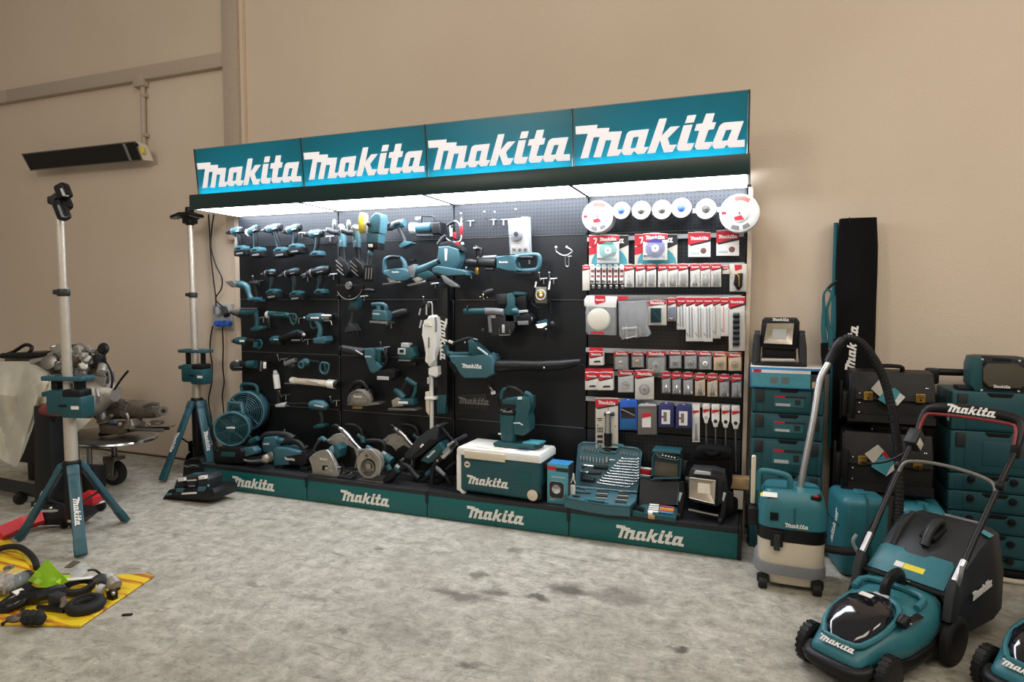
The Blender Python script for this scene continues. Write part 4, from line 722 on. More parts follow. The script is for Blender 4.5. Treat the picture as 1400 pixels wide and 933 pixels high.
# circular saws
c = D2; Y = -.38
t = deckthing('plunge_saw', 'plunge saw with rounded silver guard at the deck front', 'saw', 445, 650, Y)
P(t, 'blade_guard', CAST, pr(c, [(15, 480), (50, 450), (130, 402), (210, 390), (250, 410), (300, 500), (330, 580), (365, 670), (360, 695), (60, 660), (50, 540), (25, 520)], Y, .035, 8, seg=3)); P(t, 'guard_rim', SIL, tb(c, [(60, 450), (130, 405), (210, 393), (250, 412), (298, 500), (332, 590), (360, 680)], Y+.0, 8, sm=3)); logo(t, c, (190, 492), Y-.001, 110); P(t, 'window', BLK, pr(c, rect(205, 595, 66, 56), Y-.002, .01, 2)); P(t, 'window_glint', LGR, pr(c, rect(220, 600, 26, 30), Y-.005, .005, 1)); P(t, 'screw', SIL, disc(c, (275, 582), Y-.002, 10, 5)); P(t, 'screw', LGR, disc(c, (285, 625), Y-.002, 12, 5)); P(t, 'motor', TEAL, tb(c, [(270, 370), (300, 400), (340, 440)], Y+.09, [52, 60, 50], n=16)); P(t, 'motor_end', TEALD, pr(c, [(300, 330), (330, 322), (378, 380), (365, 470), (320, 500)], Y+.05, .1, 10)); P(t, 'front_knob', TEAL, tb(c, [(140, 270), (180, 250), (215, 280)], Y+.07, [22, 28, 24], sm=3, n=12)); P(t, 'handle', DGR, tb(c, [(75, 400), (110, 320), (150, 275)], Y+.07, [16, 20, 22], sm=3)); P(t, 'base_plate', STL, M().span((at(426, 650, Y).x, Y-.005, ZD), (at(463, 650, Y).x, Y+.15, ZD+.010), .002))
def big_saw(label, dx, Y, blade=True):
    c = Crop(420+dx/8.479, 570, 8.479); t = deckthing('circular_saw', label, 'saw', c.xy(420, 560)[0], 640, Y)
    P(t, 'guard_bar', SIL, tb(c, [(360, 125), (400, 150), (470, 210), (540, 300), (600, 360), (640, 395)], Y+.02, [18, 26, 26, 24, 18, 14], sm=3, n=12)); P(t, 'bar_slot', DGR, tb(c, [(480, 260), (570, 340)], Y-.004, 9)); P(t, 'bar_screw', BLK, disc(c, (408, 152), Y-.004, 9, 6)); P(t, 'bar_tip', BLK, tb(c, [(290, 118), (330, 105), (370, 122)], Y+.02, [20, 26, 24], n=12))
    P(t, 'upper_guard', CAST, pr(c, [(235, 262), (300, 210), (380, 195), (450, 240), (560, 350), (600, 430), (560, 600), (420, 600), (390, 520), (400, 400), (340, 330), (250, 320)], Y+.05, .05, 10)); P(t, 'blade_well', BLK, pr(c, [(390, 380), (470, 330), (540, 370), (570, 470), (540, 590), (430, 590), (385, 500)], Y+.045, .012, 4)); P(t, 'tip_tab', GRY, tb(c, [(240, 280), (300, 270)], Y+.06, [22, 26], n=10))
    P(t, 'rear_handle', BLK, tb(c, [(450, 95), (540, 100), (610, 130), (640, 210), (640, 290)], Y+.12, [18, 22, 24, 24, 26], sm=3, n=12)); P(t, 'motor', TEALD, tb(c, [(590, 210), (640, 240), (655, 300)], Y+.12, [28, 34, 34], n=12)); P(t, 'base_plate', STL, M().span((at(c.xy(400, 0)[0], 650, Y).x, Y+.02, ZD), (at(c.xy(600, 0)[0], 650, Y).x, Y+.17, ZD+.010), .002)); P(t, 'blade', STL, disc(c, (490, 470), Y+.07, 95, 4)); return t
big_saw('circular saw with diagonal silver bar behind the plunge saw', 0, -.24)
big_saw('circular saw with silver bar and brown guard left of the power cutter', 645, -.15)
Y = -.385
t = deckthing('rip_saw', 'circular saw with round silver guard ring and black dust nozzle', 'saw', 505, 655, Y)
o = [(720+145*math.cos(a), 545+168*math.sin(a)) for a in [2*PI*k/28 for k in range(28)]]; i_ = [(705+90*math.cos(a), 590+105*math.sin(a)) for a in [2*PI*k/24 for k in range(24)]]
P(t, 'guard_ring', CAST, M().poly([c.o2(o, Y), c.o2(i_, Y)], lambda u, v: Vector((u, Y, v)), Vector((0, .035, 0)))); P(t, 'ring_rim', SIL, tb(c, [(590, 380), (640, 382), (720, 378), (790, 420), (845, 500), (855, 580), (830, 680)], Y+.004, 11, sm=3)); P(t, 'blade', STL, disc(c, (705, 590), Y+.03, 92, 5)); P(t, 'blade_flange', CAST, disc(c, (715, 575), Y+.02, 34, 12)); P(t, 'lower_guard', CASTD, pr(c, [(620, 640), (680, 660), (780, 640), (790, 680), (720, 700), (640, 690)], Y+.012, .02, 4)); P(t, 'guard_lever', STL, pr(c, [(715, 420), (735, 418), (810, 510), (795, 525)], Y-.006, .015, 3)); P(t, 'pivot', CASTD, disc(c, (690, 452), Y-.002, 18, 10)); P(t, 'handle', BLK, tb(c, [(690, 285), (760, 280), (850, 285), (890, 320), (900, 400)], Y+.1, [26, 28, 24, 26, 30], sm=3, n=12)); P(t, 'handle_shell', TEAL, tb(c, [(690, 345), (760, 400), (840, 470), (900, 500)], Y+.07, [22, 34, 38, 40], sm=3, n=12)); P(t, 'motor', TEALD, tb(c, [(860, 440), (920, 480), (980, 520)], Y+.08, [50, 56, 50], n=16)); P(t, 'motor_label', LGR, pr(c, rect(890, 425, 50, 26, 35), Y+.01, .01, 2)); P(t, 'base_plate', STL, M().span((at(489, 650, Y).x, Y-.01, ZD), (at(524, 650, Y).x, Y+.15, ZD+.009), .002)); P(t, 'dust_nozzle', BLK, tb(c, [(900, 750), (930, 740), (1030, 640), (1090, 580)], Y+.04, [44, 50, 52, 46], sm=3, n=16)); P(t, 'nozzle_ring', TEALD, tb(c, [(1050, 610), (1075, 588)], Y+.04, [56, 56], n=16)); P(t, 'white_sticker', LGR, pr(c, rect(1045, 578, 50, 30, 35), Y-.005, .006, 1)); P(t, 'hose_stub', TEALD, tb(c, [(930, 560), (960, 620)], Y+.04, 30))
t = deckthing('clamp', 'black clamps with silver bar beside the plunge saw guard', 'clamp', 475, 652, -.38)
P(t, 'clamp', BLK, tb(c, [(380, 660), (420, 610), (460, 650), (520, 630)], -.36, 13)); P(t, 'clamp_bar', SIL, tb(c, [(345, 585), (395, 590)], -.36, 10)); P(t, 'wing_nut', CHR, tb(c, [(480, 680), (520, 640)], -.38, 9)); P(t, 'foot', DGR, M().span((at(462, 652, -.38).x, -.39, ZD), (at(482, 652, -.38).x, -.33, ZD+.02), .004))
c = D5; Y = -.27
t = deckthing('power_cutter', 'teal and black power cutter leaning diagonally against the cooler', 'power tool', 590, 640, Y)
P(t, 'top_shell', DGR, pr(c, [(95, 480), (240, 300), (380, 205), (440, 165), (480, 180), (440, 280), (450, 340), (300, 470), (180, 545), (110, 520)], Y, .14, 14, seg=3)); P(t, 'shell_ridge', BLK, pr(c, [(170, 510), (370, 310), (430, 320), (300, 470), (190, 535)], Y-.008, .04, 6)); P(t, 'body', TEALD, pr(c, [(265, 545), (330, 480), (470, 350), (520, 430), (400, 560), (350, 580)], Y-.004, .13, 10, seg=3)); wordmark(t, q(c, (382, 475), Y-.006), 128*mpp(c, (380, 475), Y), PRINT, u=(.72, 0, .69), v=(-.69, 0, .72)); P(t, 'white_label', WHT, pr(c, rect(283, 388, 44, 20, -45), Y-.011, .006, 1)); P(t, 'frame_tube', BLK, tb(c, [(440, 170), (490, 190), (560, 270), (615, 330)], Y+.05, [16, 18, 16, 14], sm=3)); P(t, 'hose', DGR, tb(c, [(75, 575), (160, 620), (210, 690), (260, 730)], Y+.01, [24, 28, 30, 34], sm=3, n=12)); P(t, 'hose_clamp', SIL, tb(c, [(60, 555), (100, 520)], Y+.0, [18, 16])); P(t, 'nozzle', BLK, tb(c, [(170, 770), (240, 790), (310, 760), (380, 680)], Y+.02, [16, 34, 44, 34], sm=3, n=14)); P(t, 'nozzle_ring', TEALD, tb(c, [(345, 700), (395, 650)], Y+.02, [38, 36], n=14)); P(t, 'arm', GRY, tb(c, [(405, 600), (460, 640), (530, 700)], Y-.01, [22, 26, 18], n=12)); P(t, 'arm_end', BLK, tb(c, [(520, 690), (570, 760), (600, 830)], Y-.0, [18, 24, 16], n=10)); P(t, 'rest_pad', BLK, M().span((at(565, 660, Y).x, Y, ZD), (at(600, 660, Y).x, Y+.1, ZD+.025), .006))
t = deckthing('silver_clamp_tool', 'silver and black cylinder tool leaning on the left end of the cooler', 'tool', 612, 640, -.34); Y = -.39
P(t, 'cylinder', BLK, tb(c, [(430, 560), (530, 470)], Y+.05, [38, 40], n=14)); P(t, 'collar', SIL, tb(c, [(510, 500), (590, 420)], Y+.05, [42, 40], n=14)); P(t, 'slot', BLK, pr(c, rect(605, 390, 70, 34, -42), Y+.01, .02, 4)); P(t, 'head', SIL, tb(c, [(585, 400), (650, 350)], Y+.06, [44, 36], n=14)); P(t, 'lever', DGR, tb(c, [(640, 340), (760, 270)], Y+.1, [22, 16], n=10)); P(t, 'screw', SIL, disc(c, (452, 545), Y-.0, 12, 6)); P(t, 'tail', BLK, tb(c, [(540, 640), (640, 560)], Y+.1, [16, 20])); P(t, 'foot', BLK, tb(c, [(430, 565), (400, 640), (390, 800)], Y+.06, [20, 24, 26], n=10))

# ================================================================ accessories on the perforated bay
G1 = Crop(800, 270, 5.833); G4 = Crop(780, 390, 6.664); G5 = Crop(900, 390, 6.664); G6 = Crop(780, 520, 7.771); G7 = Crop(900, 520, 7.771)
RAILM = mat('ticket_rail', '#9b9c9e', .5)
def rail(a, b, h):                                              # price rails: ends given in photo pixels
    p, e = at(*a, -.03), at(*b, -.03); m = M()
    m.loft([[(x, -.03, z+h/2), (x, -.035, z-h/2), (x, -.031, z-h/2), (x, -.026, z+h/2)] for x, z in ((p.x, (p.z+e.z)/2), (e.x, (p.z+e.z)/2))]); P(stand, 'ticket_rail', RAILM, m)
rail((803, 327), (1017, 321), .028); rail((845, 293), (985, 287), .03); rail((806, 408), (1014, 405), .03); rail((801, 479), (1012, 484), .03); rail((801, 510), (1012, 517), .026); rail((801, 546), (1011, 556), .03); rail((800, 364), (1018, 362), .02)
def pack(name, label, cat, c, x0, y0, x1, y1, Y=-.09, th=.006, card=None, header='red', hh=.24, content=None, group=None, tilt=0.0, blister=True, logo_=True):
    """hanging retail pack: card, slanted header with wordmark, hang tab, contents, clear shell"""
    o = at(*c.xy((x0+x1)/2, y1), Y); t = thing(name, label, cat, (o.x, o.y, o.z), group=group); w, h = x1-x0, y1-y0
    P(t, 'card', card or CARD, pr(c, [(x0, y0), (x1, y0), (x1, y1), (x0, y1)], Y, th, 1))
    if header:
        hd = P(t, 'header', REDC, pr(c, [(x0, y0+h*.02), (x1, y0+h*.02), (x1, y0+h*hh*.72), (x0+w*.04, y0+h*hh*1.25), (x0, y0+h*hh*1.25)], Y-.0012, .0012, 0))
        P(t, 'header_stripe', BLKC, pr(c, [(x1, y0+h*hh*.72), (x1, y0+h*hh*.95), (x0+w*.1, y0+h*hh*1.42), (x0+w*.04, y0+h*hh*1.25)], Y-.001, .001, 0))
        if logo_: logo(hd, c, ((x0+x1)/2, y0+h*hh*.6), Y-.0014, w*.78, th=.0006)
    P(t, 'hang_tab', LGR, pr(c, [(x0+w*.3, y0-6), (x1-w*.3, y0-6), (x1-w*.25, y0+3), (x0+w*.25, y0+3)], Y-.0008, .003, 1))
    if content: content(t, c, x0, y0, x1, y1, Y)
    if blister: P(t, 'clear_shell', CLEAR, pr(c, [(x0+w*.08, y0+h*(hh+.1)), (x1-w*.08, y0+h*(hh+.1)), (x1-w*.08, y1-h*.04), (x0+w*.08, y1-h*.04)], Y-.014, .013, w*.05))
    return t
# disc stacks on pins
def disc_stack(label, p, R, hub, L=.10, big=False):
    c = G1; Y = -.16; o = q(c, p, Y); t = thing('grinding_disc_stack', label, 'discs', (o.x, o.y, o.z), group='abrasive discs on pins'); k = mpp(c, p, Y); r = R*k
    P(t, 'front_disc', ABR, M().lathe(o, (0, -1, 0), [(-.006, r*.97), (-.005, r), (0, r), (.0015, r*.97), (.0015, r*.3), (-.002, r*.25)], 36))
    n = 3 if big else 7
    for i in range(n): P(t, 'disc', ABR if big else DISCG, M().lathe(o+Vector((0, .008+(i+1)*L/n, 0)), (0, -1, 0), [(0, r*.95), (.001, r*.98), (L/n-.003, r*.98), (L/n-.002, r*.95)], 32))
    P(t, 'hub', hub, M().lathe(o, (0, -1, 0), [(0, r*.42), (.004, r*.4), (.008, r*.32), (.009, r*.2)] if not big else [(0, r*.5), (.004, r*.5), (.005, r*.48)], 28)); P(t, 'pin', STL, M().cyl(o+Vector((0, .12, 0)), o+Vector((0, -.025, 0)), .006, n=8))
    if big:
        for a0, a1, m in ((.9, 1.9, mat('red_print', '#cf5a50', .6) if 'red_print' not in bpy.data.materials else bpy.data.materials['red_print']), (4.2, 4.7, GRYC), (4.95, 5.4, GRYC), (3.0, 3.2, REDC)):
            b = M(); pts = [(math.cos(a0+(a1-a0)*i/6), math.sin(a0+(a1-a0)*i/6)) for i in range(7)]
            out = [(o.x+u*r*.88, o.z+v*r*.88) for u, v in pts]+[(o.x+u*r*.66, o.z+v*r*.66) for u, v in reversed(pts)]
            b.prism(out, o.y-.0032, o.y-.0012, 'xz'); P(t, 'printed_segment', m, b)
        b = M(); b.prism([(o.x-r*.28, o.z-r*.2), (o.x+r*.1, o.z-r*.12), (o.x+r*.25, o.z-r*.34), (o.x-r*.2, o.z-r*.38)], o.y-.0075, o.y-.0045, 'xz'); P(t, 'printed_segment', REDC, b)
    else:
        for a in (.6, 1.7, 4.6):
            b = M(); u, v = math.cos(a), math.sin(a); b.prism([(o.x+u*r*.55-v*r*.015, o.z+v*r*.55+u*r*.015), (o.x+u*r*.85-v*r*.015, o.z+v*r*.85+u*r*.015), (o.x+u*r*.85+v*r*.015, o.z+v*r*.85-u*r*.015), (o.x+u*r*.55+v*r*.015, o.z+v*r*.55-u*r*.015)], o.y-.0028, o.y-.0012, 'xz'); P(t, 'printed_line', GRYC, b)
disc_stack('large white cutting disc at the left end of the disc row', (98, 152), 126, ABR, big=True)
disc_stack('white discs with blue hub, nearest the large left disc', (288, 105), 68, BLUEH)
disc_stack('white discs with silver hub, just right of the first blue hub', (447, 103), 73, STL)
disc_stack('white discs with silver hub, just left of the second blue hub', (612, 98), 76, STL)
disc_stack('white discs with blue hub, fifth from the left in the row', (767, 84), 78, BLUEH)
disc_stack('white discs with small dark hub beside the large right disc', (963, 92), 80, DISCG)
disc_stack('large pale disc overhanging the right end of the disc row', (1230, 125), 152, ABR, big=True)
# red and white sheet packs
def saw_card(c, disc_col):
    def f(t, c, x0, y0, x1, y1, Y):
        w, h = x1-x0, y1-y0
        P(t, 'printed_disc', disc_col, disc(c, (x0+w*.5, y0+h*.55), Y-.0005, w*.40, 3)); P(t, 'disc_centre', WHT, disc(c, (x0+w*.5, y0+h*.55), Y-.0035, w*.15, 2)); P(t, 'disc_bore', DGR, disc(c, (x0+w*.5, y0+h*.55), Y-.0045, w*.05, 2)); P(t, 'saw_print', BLKC, pr(c, [(x0+w*.02, y0+h*.82), (x0+w*.25, y0+h*.8), (x0+w*.85, y0+h*.6), (x0+w*.86, y0+h*.66), (x0+w*.3, y0+h*.87), (x0+w*.03, y0+h*.88)], Y-.006, .002, 0)); P(t, 'text_block', LGR, pr(c, rect(x0+w*.6, y1-h*.1, w*.6, h*.12), Y-.001, .001, 0))
    return f
def big_card(t, c, x0, y0, x1, y1, Y):
    w, h = x1-x0, y1-y0
    P(t, 'printed_blade', TEALC, pr(c, [(x0+w*.1, y1)]+[(x0+w*.52+w*.46*math.cos(a), y0+h*.95-h*.55*math.sin(a)) for a in [PI*(1-k/10) for k in range(11)]]+[(x1-w*.02, y1)], Y-.001, .001, 0)); P(t, 'black_corner', BLKC, pr(c, [(x0+w*.78, y0+h*.02), (x1, y0+h*.02), (x1, y0+h*.33), (x0+w*.7, y0+h*.5)], Y-.0014, .001, 0)); P(t, 'red_panel', REDC, pr(c, [(x0, y0+h*.42), (x0+w*.2, y0+h*.36), (x0+w*.2, y0+h*.6), (x0, y0+h*.66)], Y-.0014, .001, 0))
pack('saw_blade_pack', 'large saw blade pack with teal print behind the green disc card', 'blade pack', G1, 30, 300, 345, 545, Y=-.05, content=big_card, hh=.3, blister=False)
pack('saw_blade_pack', 'large saw blade pack with teal print behind the purple disc card', 'blade pack', G1, 395, 292, 735, 545, Y=-.05, content=big_card, hh=.3, blister=False)
pack('diamond_disc_pack', 'white disc card with green printed disc and red header', 'disc pack', G1, 95, 300, 270, 525, Y=-.10, content=saw_card(G1, mat('green_print', '#3f8d80', .6)), blister=True)
pack('diamond_disc_pack', 'white disc card with dark purple printed disc and red header', 'disc pack', G1, 462, 288, 655, 500, Y=-.10, content=saw_card(G1, mat('purple_print', '#352a78', .6)), blister=True)
def sand_card(t, c, x0, y0, x1, y1, Y):
    w, h = x1-x0, y1-y0
    P(t, 'printed_sheet', mat('brown_print', '#6d4a44', .7) if 'brown_print' not in bpy.data.materials else bpy.data.materials['brown_print'], disc(c, (x0+w*.68, y0+h*.75), Y-.0005, w*.13, 2, n=20)); P(t, 'text_block', LGR, pr(c, rect(x0+w*.3, y0+h*.85, w*.4, h*.1), Y-.001, .001, 0))
pack('sanding_sheet_pack', 'flat white sanding pack with red top, left of the pair', 'sanding pack', G1, 822, 278, 1000, 475, Y=-.06, content=sand_card, card=WCARD, hh=.40, blister=False)
pack('sanding_sheet_pack', 'flat white sanding pack with red top, right of the pair', 'sanding pack', G1, 1046, 264, 1228, 466, Y=-.06, content=sand_card, card=WCARD, hh=.40, blister=False)
# row of small bit packs
def bits(n, dark=STL):
    def f(t, c, x0, y0, x1, y1, Y):
        w, h = x1-x0, y1-y0
        for i in range(n):
            x = x0+w*(.5 if n == 1 else .3+.4*i/(n-1)); b = M(); tb(c, [(x, y0+h*.45), (x, y0+h*.62), (x, y0+h*.66), (x, y1-h*.08)], Y-.008, [w*.06, w*.07, w*.14/n**.3, w*.15/n**.3], b, n=10); P(t, 'bit', dark, b)
        P(t, 'bit_sleeve', DGR, cy(c, (x0+w*.25, y1-h*.12), (x0+w*.75, y1-h*.12), Y-.007, h*.05, n=10)); P(t, 'label_dot', WHT, pr(c, rect(x0+w*.85, y1-h*.12, w*.16, h*.1), Y-.001, .001, 0))
    return f
ordn = ['first', 'second', 'third', 'fourth', 'fifth', 'sixth', 'seventh', 'eighth', 'ninth']
for i, (a, b) in enumerate(((312, 390), (402, 480), (488, 566), (580, 655), (658, 738), (742, 822), (838, 915), (920, 998), (1002, 1085))):
    pack('drill_bit_pack', f'{ordn[i]} red topped bit pack right of the hanging socket strips', 'bit pack', G1, a, 536-i*.8, b, 718-i*.4, Y=-.08, content=bits(1+i % 3), hh=.22, group='bit packs under the sheet packs')
pack('drill_bit_pack', 'narrow pack with dark lower half between bit packs and holster pack', 'bit pack', G1, 1095, 548, 1150, 610, Y=-.07, hh=.4, blister=False)
def holster(t, c, x0, y0, x1, y1, Y): P(t, 'holster', BLK, pr(c, [(x0+45, y0+78), (x1-30, y0+72), (x1-35, y1-40), (x1-60, y1-10), (x0+60, y1-14), (x0+30, y1-60)], Y-.02, .02, 8)); P(t, 'cord', BRASS, tb(c, [(x0+35, y0+80), (x0+70, y0+95), (x0+75, y1-40)], Y-.022, 6, sm=3)); P(t, 'badge', REDC, pr(c, [(x0+38, y0+8), (x0+98, y0+8), (x0+98, y0+40), (x0+45, y0+58)], Y-.002, .002, 0))
pack('holster_pack', 'wide beige pack with black pouch at the right end of the bit row', 'pack', G1, 1152, 530, 1288, 752, Y=-.05, content=holster, header=None)
pack('socket_pack', 'slim white pack with red top at the left edge of the bit row', 'pack', G1, -22, 542, 36, 742, Y=-.06, hh=.16, blister=False)
for i in range(6):
    x = 58+i*46.5; c = G1; Y = -.06; o = q(c, (x, 735), Y); t = thing('socket_strip', f'{ordn[i]} from left of six white hanging socket strips', 'socket strip', (o.x, o.y, o.z), group='hanging socket strips')
    P(t, 'strip', WHT, pr(c, rect(x, 620, 34, 140), Y, .004, 1)); P(t, 'hanger', WHT, tb(c, [(x-16, 560), (x-6, 540), (x+10, 545), (x+18, 565)], Y-.02, 6, sm=3))
    P(t, 'red_label', mat('dusty_red', '#a5474d', .6) if 'dusty_red' not in bpy.data.materials else bpy.data.materials['dusty_red'], pr(c, rect(x, 588, 26, 20), Y-.002, .002, 0)); P(t, 'red_label', bpy.data.materials['dusty_red'], pr(c, rect(x, 630, 26, 18), Y-.002, .002, 0)); P(t, 'socket', CHR, cy(c, (x-4, 655), (x-4, 680), Y-.012, 15, n=12)); P(t, 'socket', CHR, cy(c, (x+8, 700), (x+8, 728), Y-.01, 13, n=12))
# bags and blades
c = G4; Y = -.12; o = q(c, (262, 460), Y)
t = thing('polishing_pad_bag', 'clear bag with round cream wool pad under white card', 'pad bag', (o.x, o.y, o.z))
P(t, 'card', WCARD, pr(c, [(150, 95), (425, 105), (415, 205), (125, 190), (125, 130)], Y, .004, 1)); bd = P(t, 'badge', REDC, pr(c, [(220, 95), (318, 98), (318, 150), (235, 178), (220, 160)], Y-.002, .002, 0)); logo(bd, c, (268, 135), Y-.0023, 80, th=.0006); P(t, 'wool_pad', WOOL, disc(c, (262, 312), Y+.03, 0, 0, prof=[(-10, 96), (4, 104), (26, 104), (44, 94), (50, 70)])); P(t, 'clear_bag', CLEAR, pr(c, [(130, 195), (410, 200), (405, 460), (150, 450), (130, 410), (155, 390), (150, 230)], Y-.022, .06, 14)); P(t, 'red_print', REDC, pr(c, [(180, 425), (310, 425), (300, 445), (190, 442)], Y-.023, .001, 0))
o = q(c, (580, 495), Y); t = thing('guide_bracket_bag', 'grey clear bag holding a silver two-rod guide', 'part bag', (o.x, o.y, o.z))
P(t, 'card', GRYC, pr(c, [(432, 100), (720, 100), (715, 150), (432, 160)], Y, .004, 1)); P(t, 'badge', REDC, pr(c, [(432, 103), (522, 103), (522, 128), (432, 140)], Y-.002, .002, 0)); P(t, 'back_card', GRYC, pr(c, [(455, 160), (690, 155), (690, 440), (460, 450)], Y+.012, .004, 1))
for x in (500, 590): P(t, 'rod', SIL, tb(c, [(x-2, 228), (x+12, 480)], Y-.004, 10))
P(t, 'cross_bar', SIL, tb(c, [(472, 398), (610, 388)], Y-.012, 12)); P(t, 'cross_bar', SIL, tb(c, [(505, 485), (600, 465)], Y-.012, 7)); P(t, 'bracket', STL, pr(c, rect(556, 440, 80, 40), Y-.0, .006, 2))
for x in (478, 632): P(t, 'screw', SIL, tb(c, [(x, 375), (x+4, 455)], Y-.006, 6))
P(t, 'clear_bag', CLEAR, pr(c, [(432, 150), (710, 140), (690, 380), (730, 440), (700, 470), (560, 480), (470, 500), (440, 460)], Y-.03, .05, 12))
def sq(t, c, x0, y0, x1, y1, Y): P(t, 'square_item', TEALD, pr(c, [(x0+20, y0+68), (x1-45, y0+68), (x1-45, y1-22), (x0+20, y1-22)], Y-.014, .014, 4))
pack('filter_pack', 'beige pack showing a dark teal square next to the guide bag', 'pack', G4, 706, 140, 872, 366, Y=-.10, th=.03, content=sq, hh=.16)
def bluebit(t, c, x0, y0, x1, y1, Y): P(t, 'blue_body', NAVY, pr(c, [(x0+6, y0+85), (x1-6, y0+85), (x1-8, y1-5), (x0+8, y1-5)], Y-.012, .012, 4)); P(t, 'clip', SIL, tb(c, [(x0+20, y1-30), (x0+38, y1-18), (x1-20, y1-35)], Y-.014, 4, sm=3))
pack('bit_pack', 'narrow pack with blue lower body left of the long blade packs', 'pack', G5, 85, 118, 160, 328, Y=-.08, content=bluebit, hh=.24)
def blade(col, n=2):
    def f(t, c, x0, y0, x1, y1, Y):
        w, h = x1-x0, y1-y0
        for i in range(n):
            x = x0+w*(.35+.3*i); P(t, 'blade', col, pr(c, [(x-w*.05, y0+h*.22), (x+w*.05, y0+h*.24), (x+w*.12, y1-h*.08), (x-w*.02, y1-h*.08)], Y-.003, .003, 0))
        P(t, 'blade_tang', BLKC, pr(c, [(x0+w*.08, y1-h*.2), (x0+w*.25, y1-h*.13), (x0+w*.22, y1-h*.11), (x0+w*.05, y1-h*.17)], Y-.002, .002, 0))
    return f
for i, (a, b, y1, m) in enumerate(((168, 250, 405, LGR), (252, 335, 512, LGR), (335, 412, 512, LGR), (413, 495, 515, LGR), (496, 567, 487, CARD))):
    pack('saw_blade_pack', f'{ordn[i]} long white saw blade pack from the left in its row', 'blade pack', G5, a, 106, b, y1, Y=-.07, content=blade(STL if m is LGR else BRASS, 2 if m is LGR else 1), card=WCARD if m is LGR else CARD, hh=.16 if y1 > 450 else .22, group='long saw blade packs')
pack('saw_blade_pack', 'long pack with bright orange blade beside the socket set pack', 'blade pack', G5, 568, 112, 640, 466, Y=-.07, content=blade(mat('orange_blade', '#d9623a', .5), 1), card=WCARD, hh=.16)
def sockets(t, c, x0, y0, x1, y1, Y):
    P(t, 'socket_rail', DGR, pr(c, [(x0+40, y0+150), (x0+100, y0+150), (x0+96, y1-35), (x0+35, y1-35)], Y-.012, .012, 4))
    for i in range(6): P(t, 'socket', BLK, cy(c, (x0+38, y0+178+i*50), (x0+100, y0+178+i*50), Y-.018, 18, n=12))
pack('socket_set_pack', 'tall beige pack with column of black sockets at the right edge', 'socket pack', G5, 642, 102, 790, 600, Y=-.07, content=sockets, hh=.17)
# wheel packs
def wheel(col, R=.3, ring=None):
    def f(t, c, x0, y0, x1, y1, Y):
        w, h = x1-x0, y1-y0; p = (x0+w*.5, y0+h*.66)
        if ring: P(t, 'ring', ring, disc(c, p, Y-.001, w*R*1.3, 6))
        P(t, 'wheel', col, disc(c, p, Y-.004, w*R, 0, prof=[(0, w*R), (8, w*R*.96), (10, w*R*.6), (14, w*R*.3)])); P(t, 'nut', CHR, disc(c, p, Y-.018, w*R*.35, 8, n=6))
    return f
def boxpack(label, c, x0, y0, x1, y1):
    t = pack('small_parts_box', label, 'box', c, x0, y0+35, x1, y1, Y=-.10, th=.05, card=WCARD, hh=.36, blister=False)
    P(t, 'red_tab', RED, pr(c, [(x0, y0), (x1, y0), (x1, y0+34), (x0, y0+38)], Y if False else -.08, .004, 1)); P(t, 'window', BLKC, pr(c, [(x0+(x1-x0)*.38, y1-40), (x0+(x1-x0)*.78, y1-42), (x0+(x1-x0)*.85, y1-26), (x0+(x1-x0)*.3, y1-24)], -.102, .002, 0)); return t
boxpack('white parts box with red top alone at left of the wheel packs', G4, 170, 570, 295, 730)
boxpack('left of two white boxes with red tops side by side', G4, 132, 760, 250, 955)
boxpack('right of two white boxes with red tops side by side', G4, 252, 760, 385, 958)
W = [('grey pack with silver cup wheel right of the lone parts box', G4, 395, 605, 530, 772, wheel(CHR, .26)), ('dark pack with small brass wheel between silver wheel packs', G4, 555, 612, 670, 752, wheel(BRASS, .24)), ('largest grey wheel pack of the upper wheel row', G4, 690, 602, 870, 808, wheel(SIL, .26)),
     ('pack with grey wire cup right of the largest upper wheel pack', G5, 98, 600, 213, 760, wheel(STL, .25)), ('pack with dark black wheel in the upper wheel row', G5, 236, 602, 353, 766, wheel(STL, .22, DISCG)), ('pack with white wheel and black ring in the upper wheel row', G5, 366, 606, 488, 772, wheel(WHT, .2, DISCG)), ('tan pack with pale wheel, second from the right in the upper wheel row', G5, 504, 612, 622, 777, wheel(BRASS, .3)), ('tan pack with pale wheel at the right end of the upper wheel row', G5, 638, 617, 758, 782, wheel(BRASS, .28))]
for lb_, c, x0, y0, x1, y1, f in W: pack('wire_wheel_pack', lb_, 'wheel pack', c, x0, y0, x1, y1, Y=-.07, card=GRYC if 'tan' not in lb_ else TAN, content=f, hh=.2, group='wheel packs in the upper wheel row')
pack('wire_wheel_pack', 'grey pack with chrome wheel beside the twin white boxes', 'wheel pack', G6, 505, -105, 670, 130, Y=-.07, card=LGR, content=wheel(CHR, .24), hh=.22)
pack('wire_wheel_pack', 'large pack with grey wire wheel in the lower wheel row', 'wheel pack', G6, 685, -108, 886, 206, Y=-.08, card=CARD, content=wheel(SIL, .22, STL), hh=.22)
for i, (a, y0, b, y1) in enumerate(((35, -90, 132, 142), (145, -88, 243, 150), (262, -84, 370, 157), (390, -74, 497, 167), (520, -70, 630, 176), (645, -62, 756, 182), (775, -58, 887, 187))):
    pack('mounted_point_pack', f'{ordn[i]} small grey pack from left after the large wire wheel pack', 'wheel pack', G7, a, y0, b, y1, Y=-.07, card=GRYC if i not in (3, 4) else TAN, content=bits(1, CHR if i < 3 else STL), hh=.26, group='small packs in the lower wheel row')
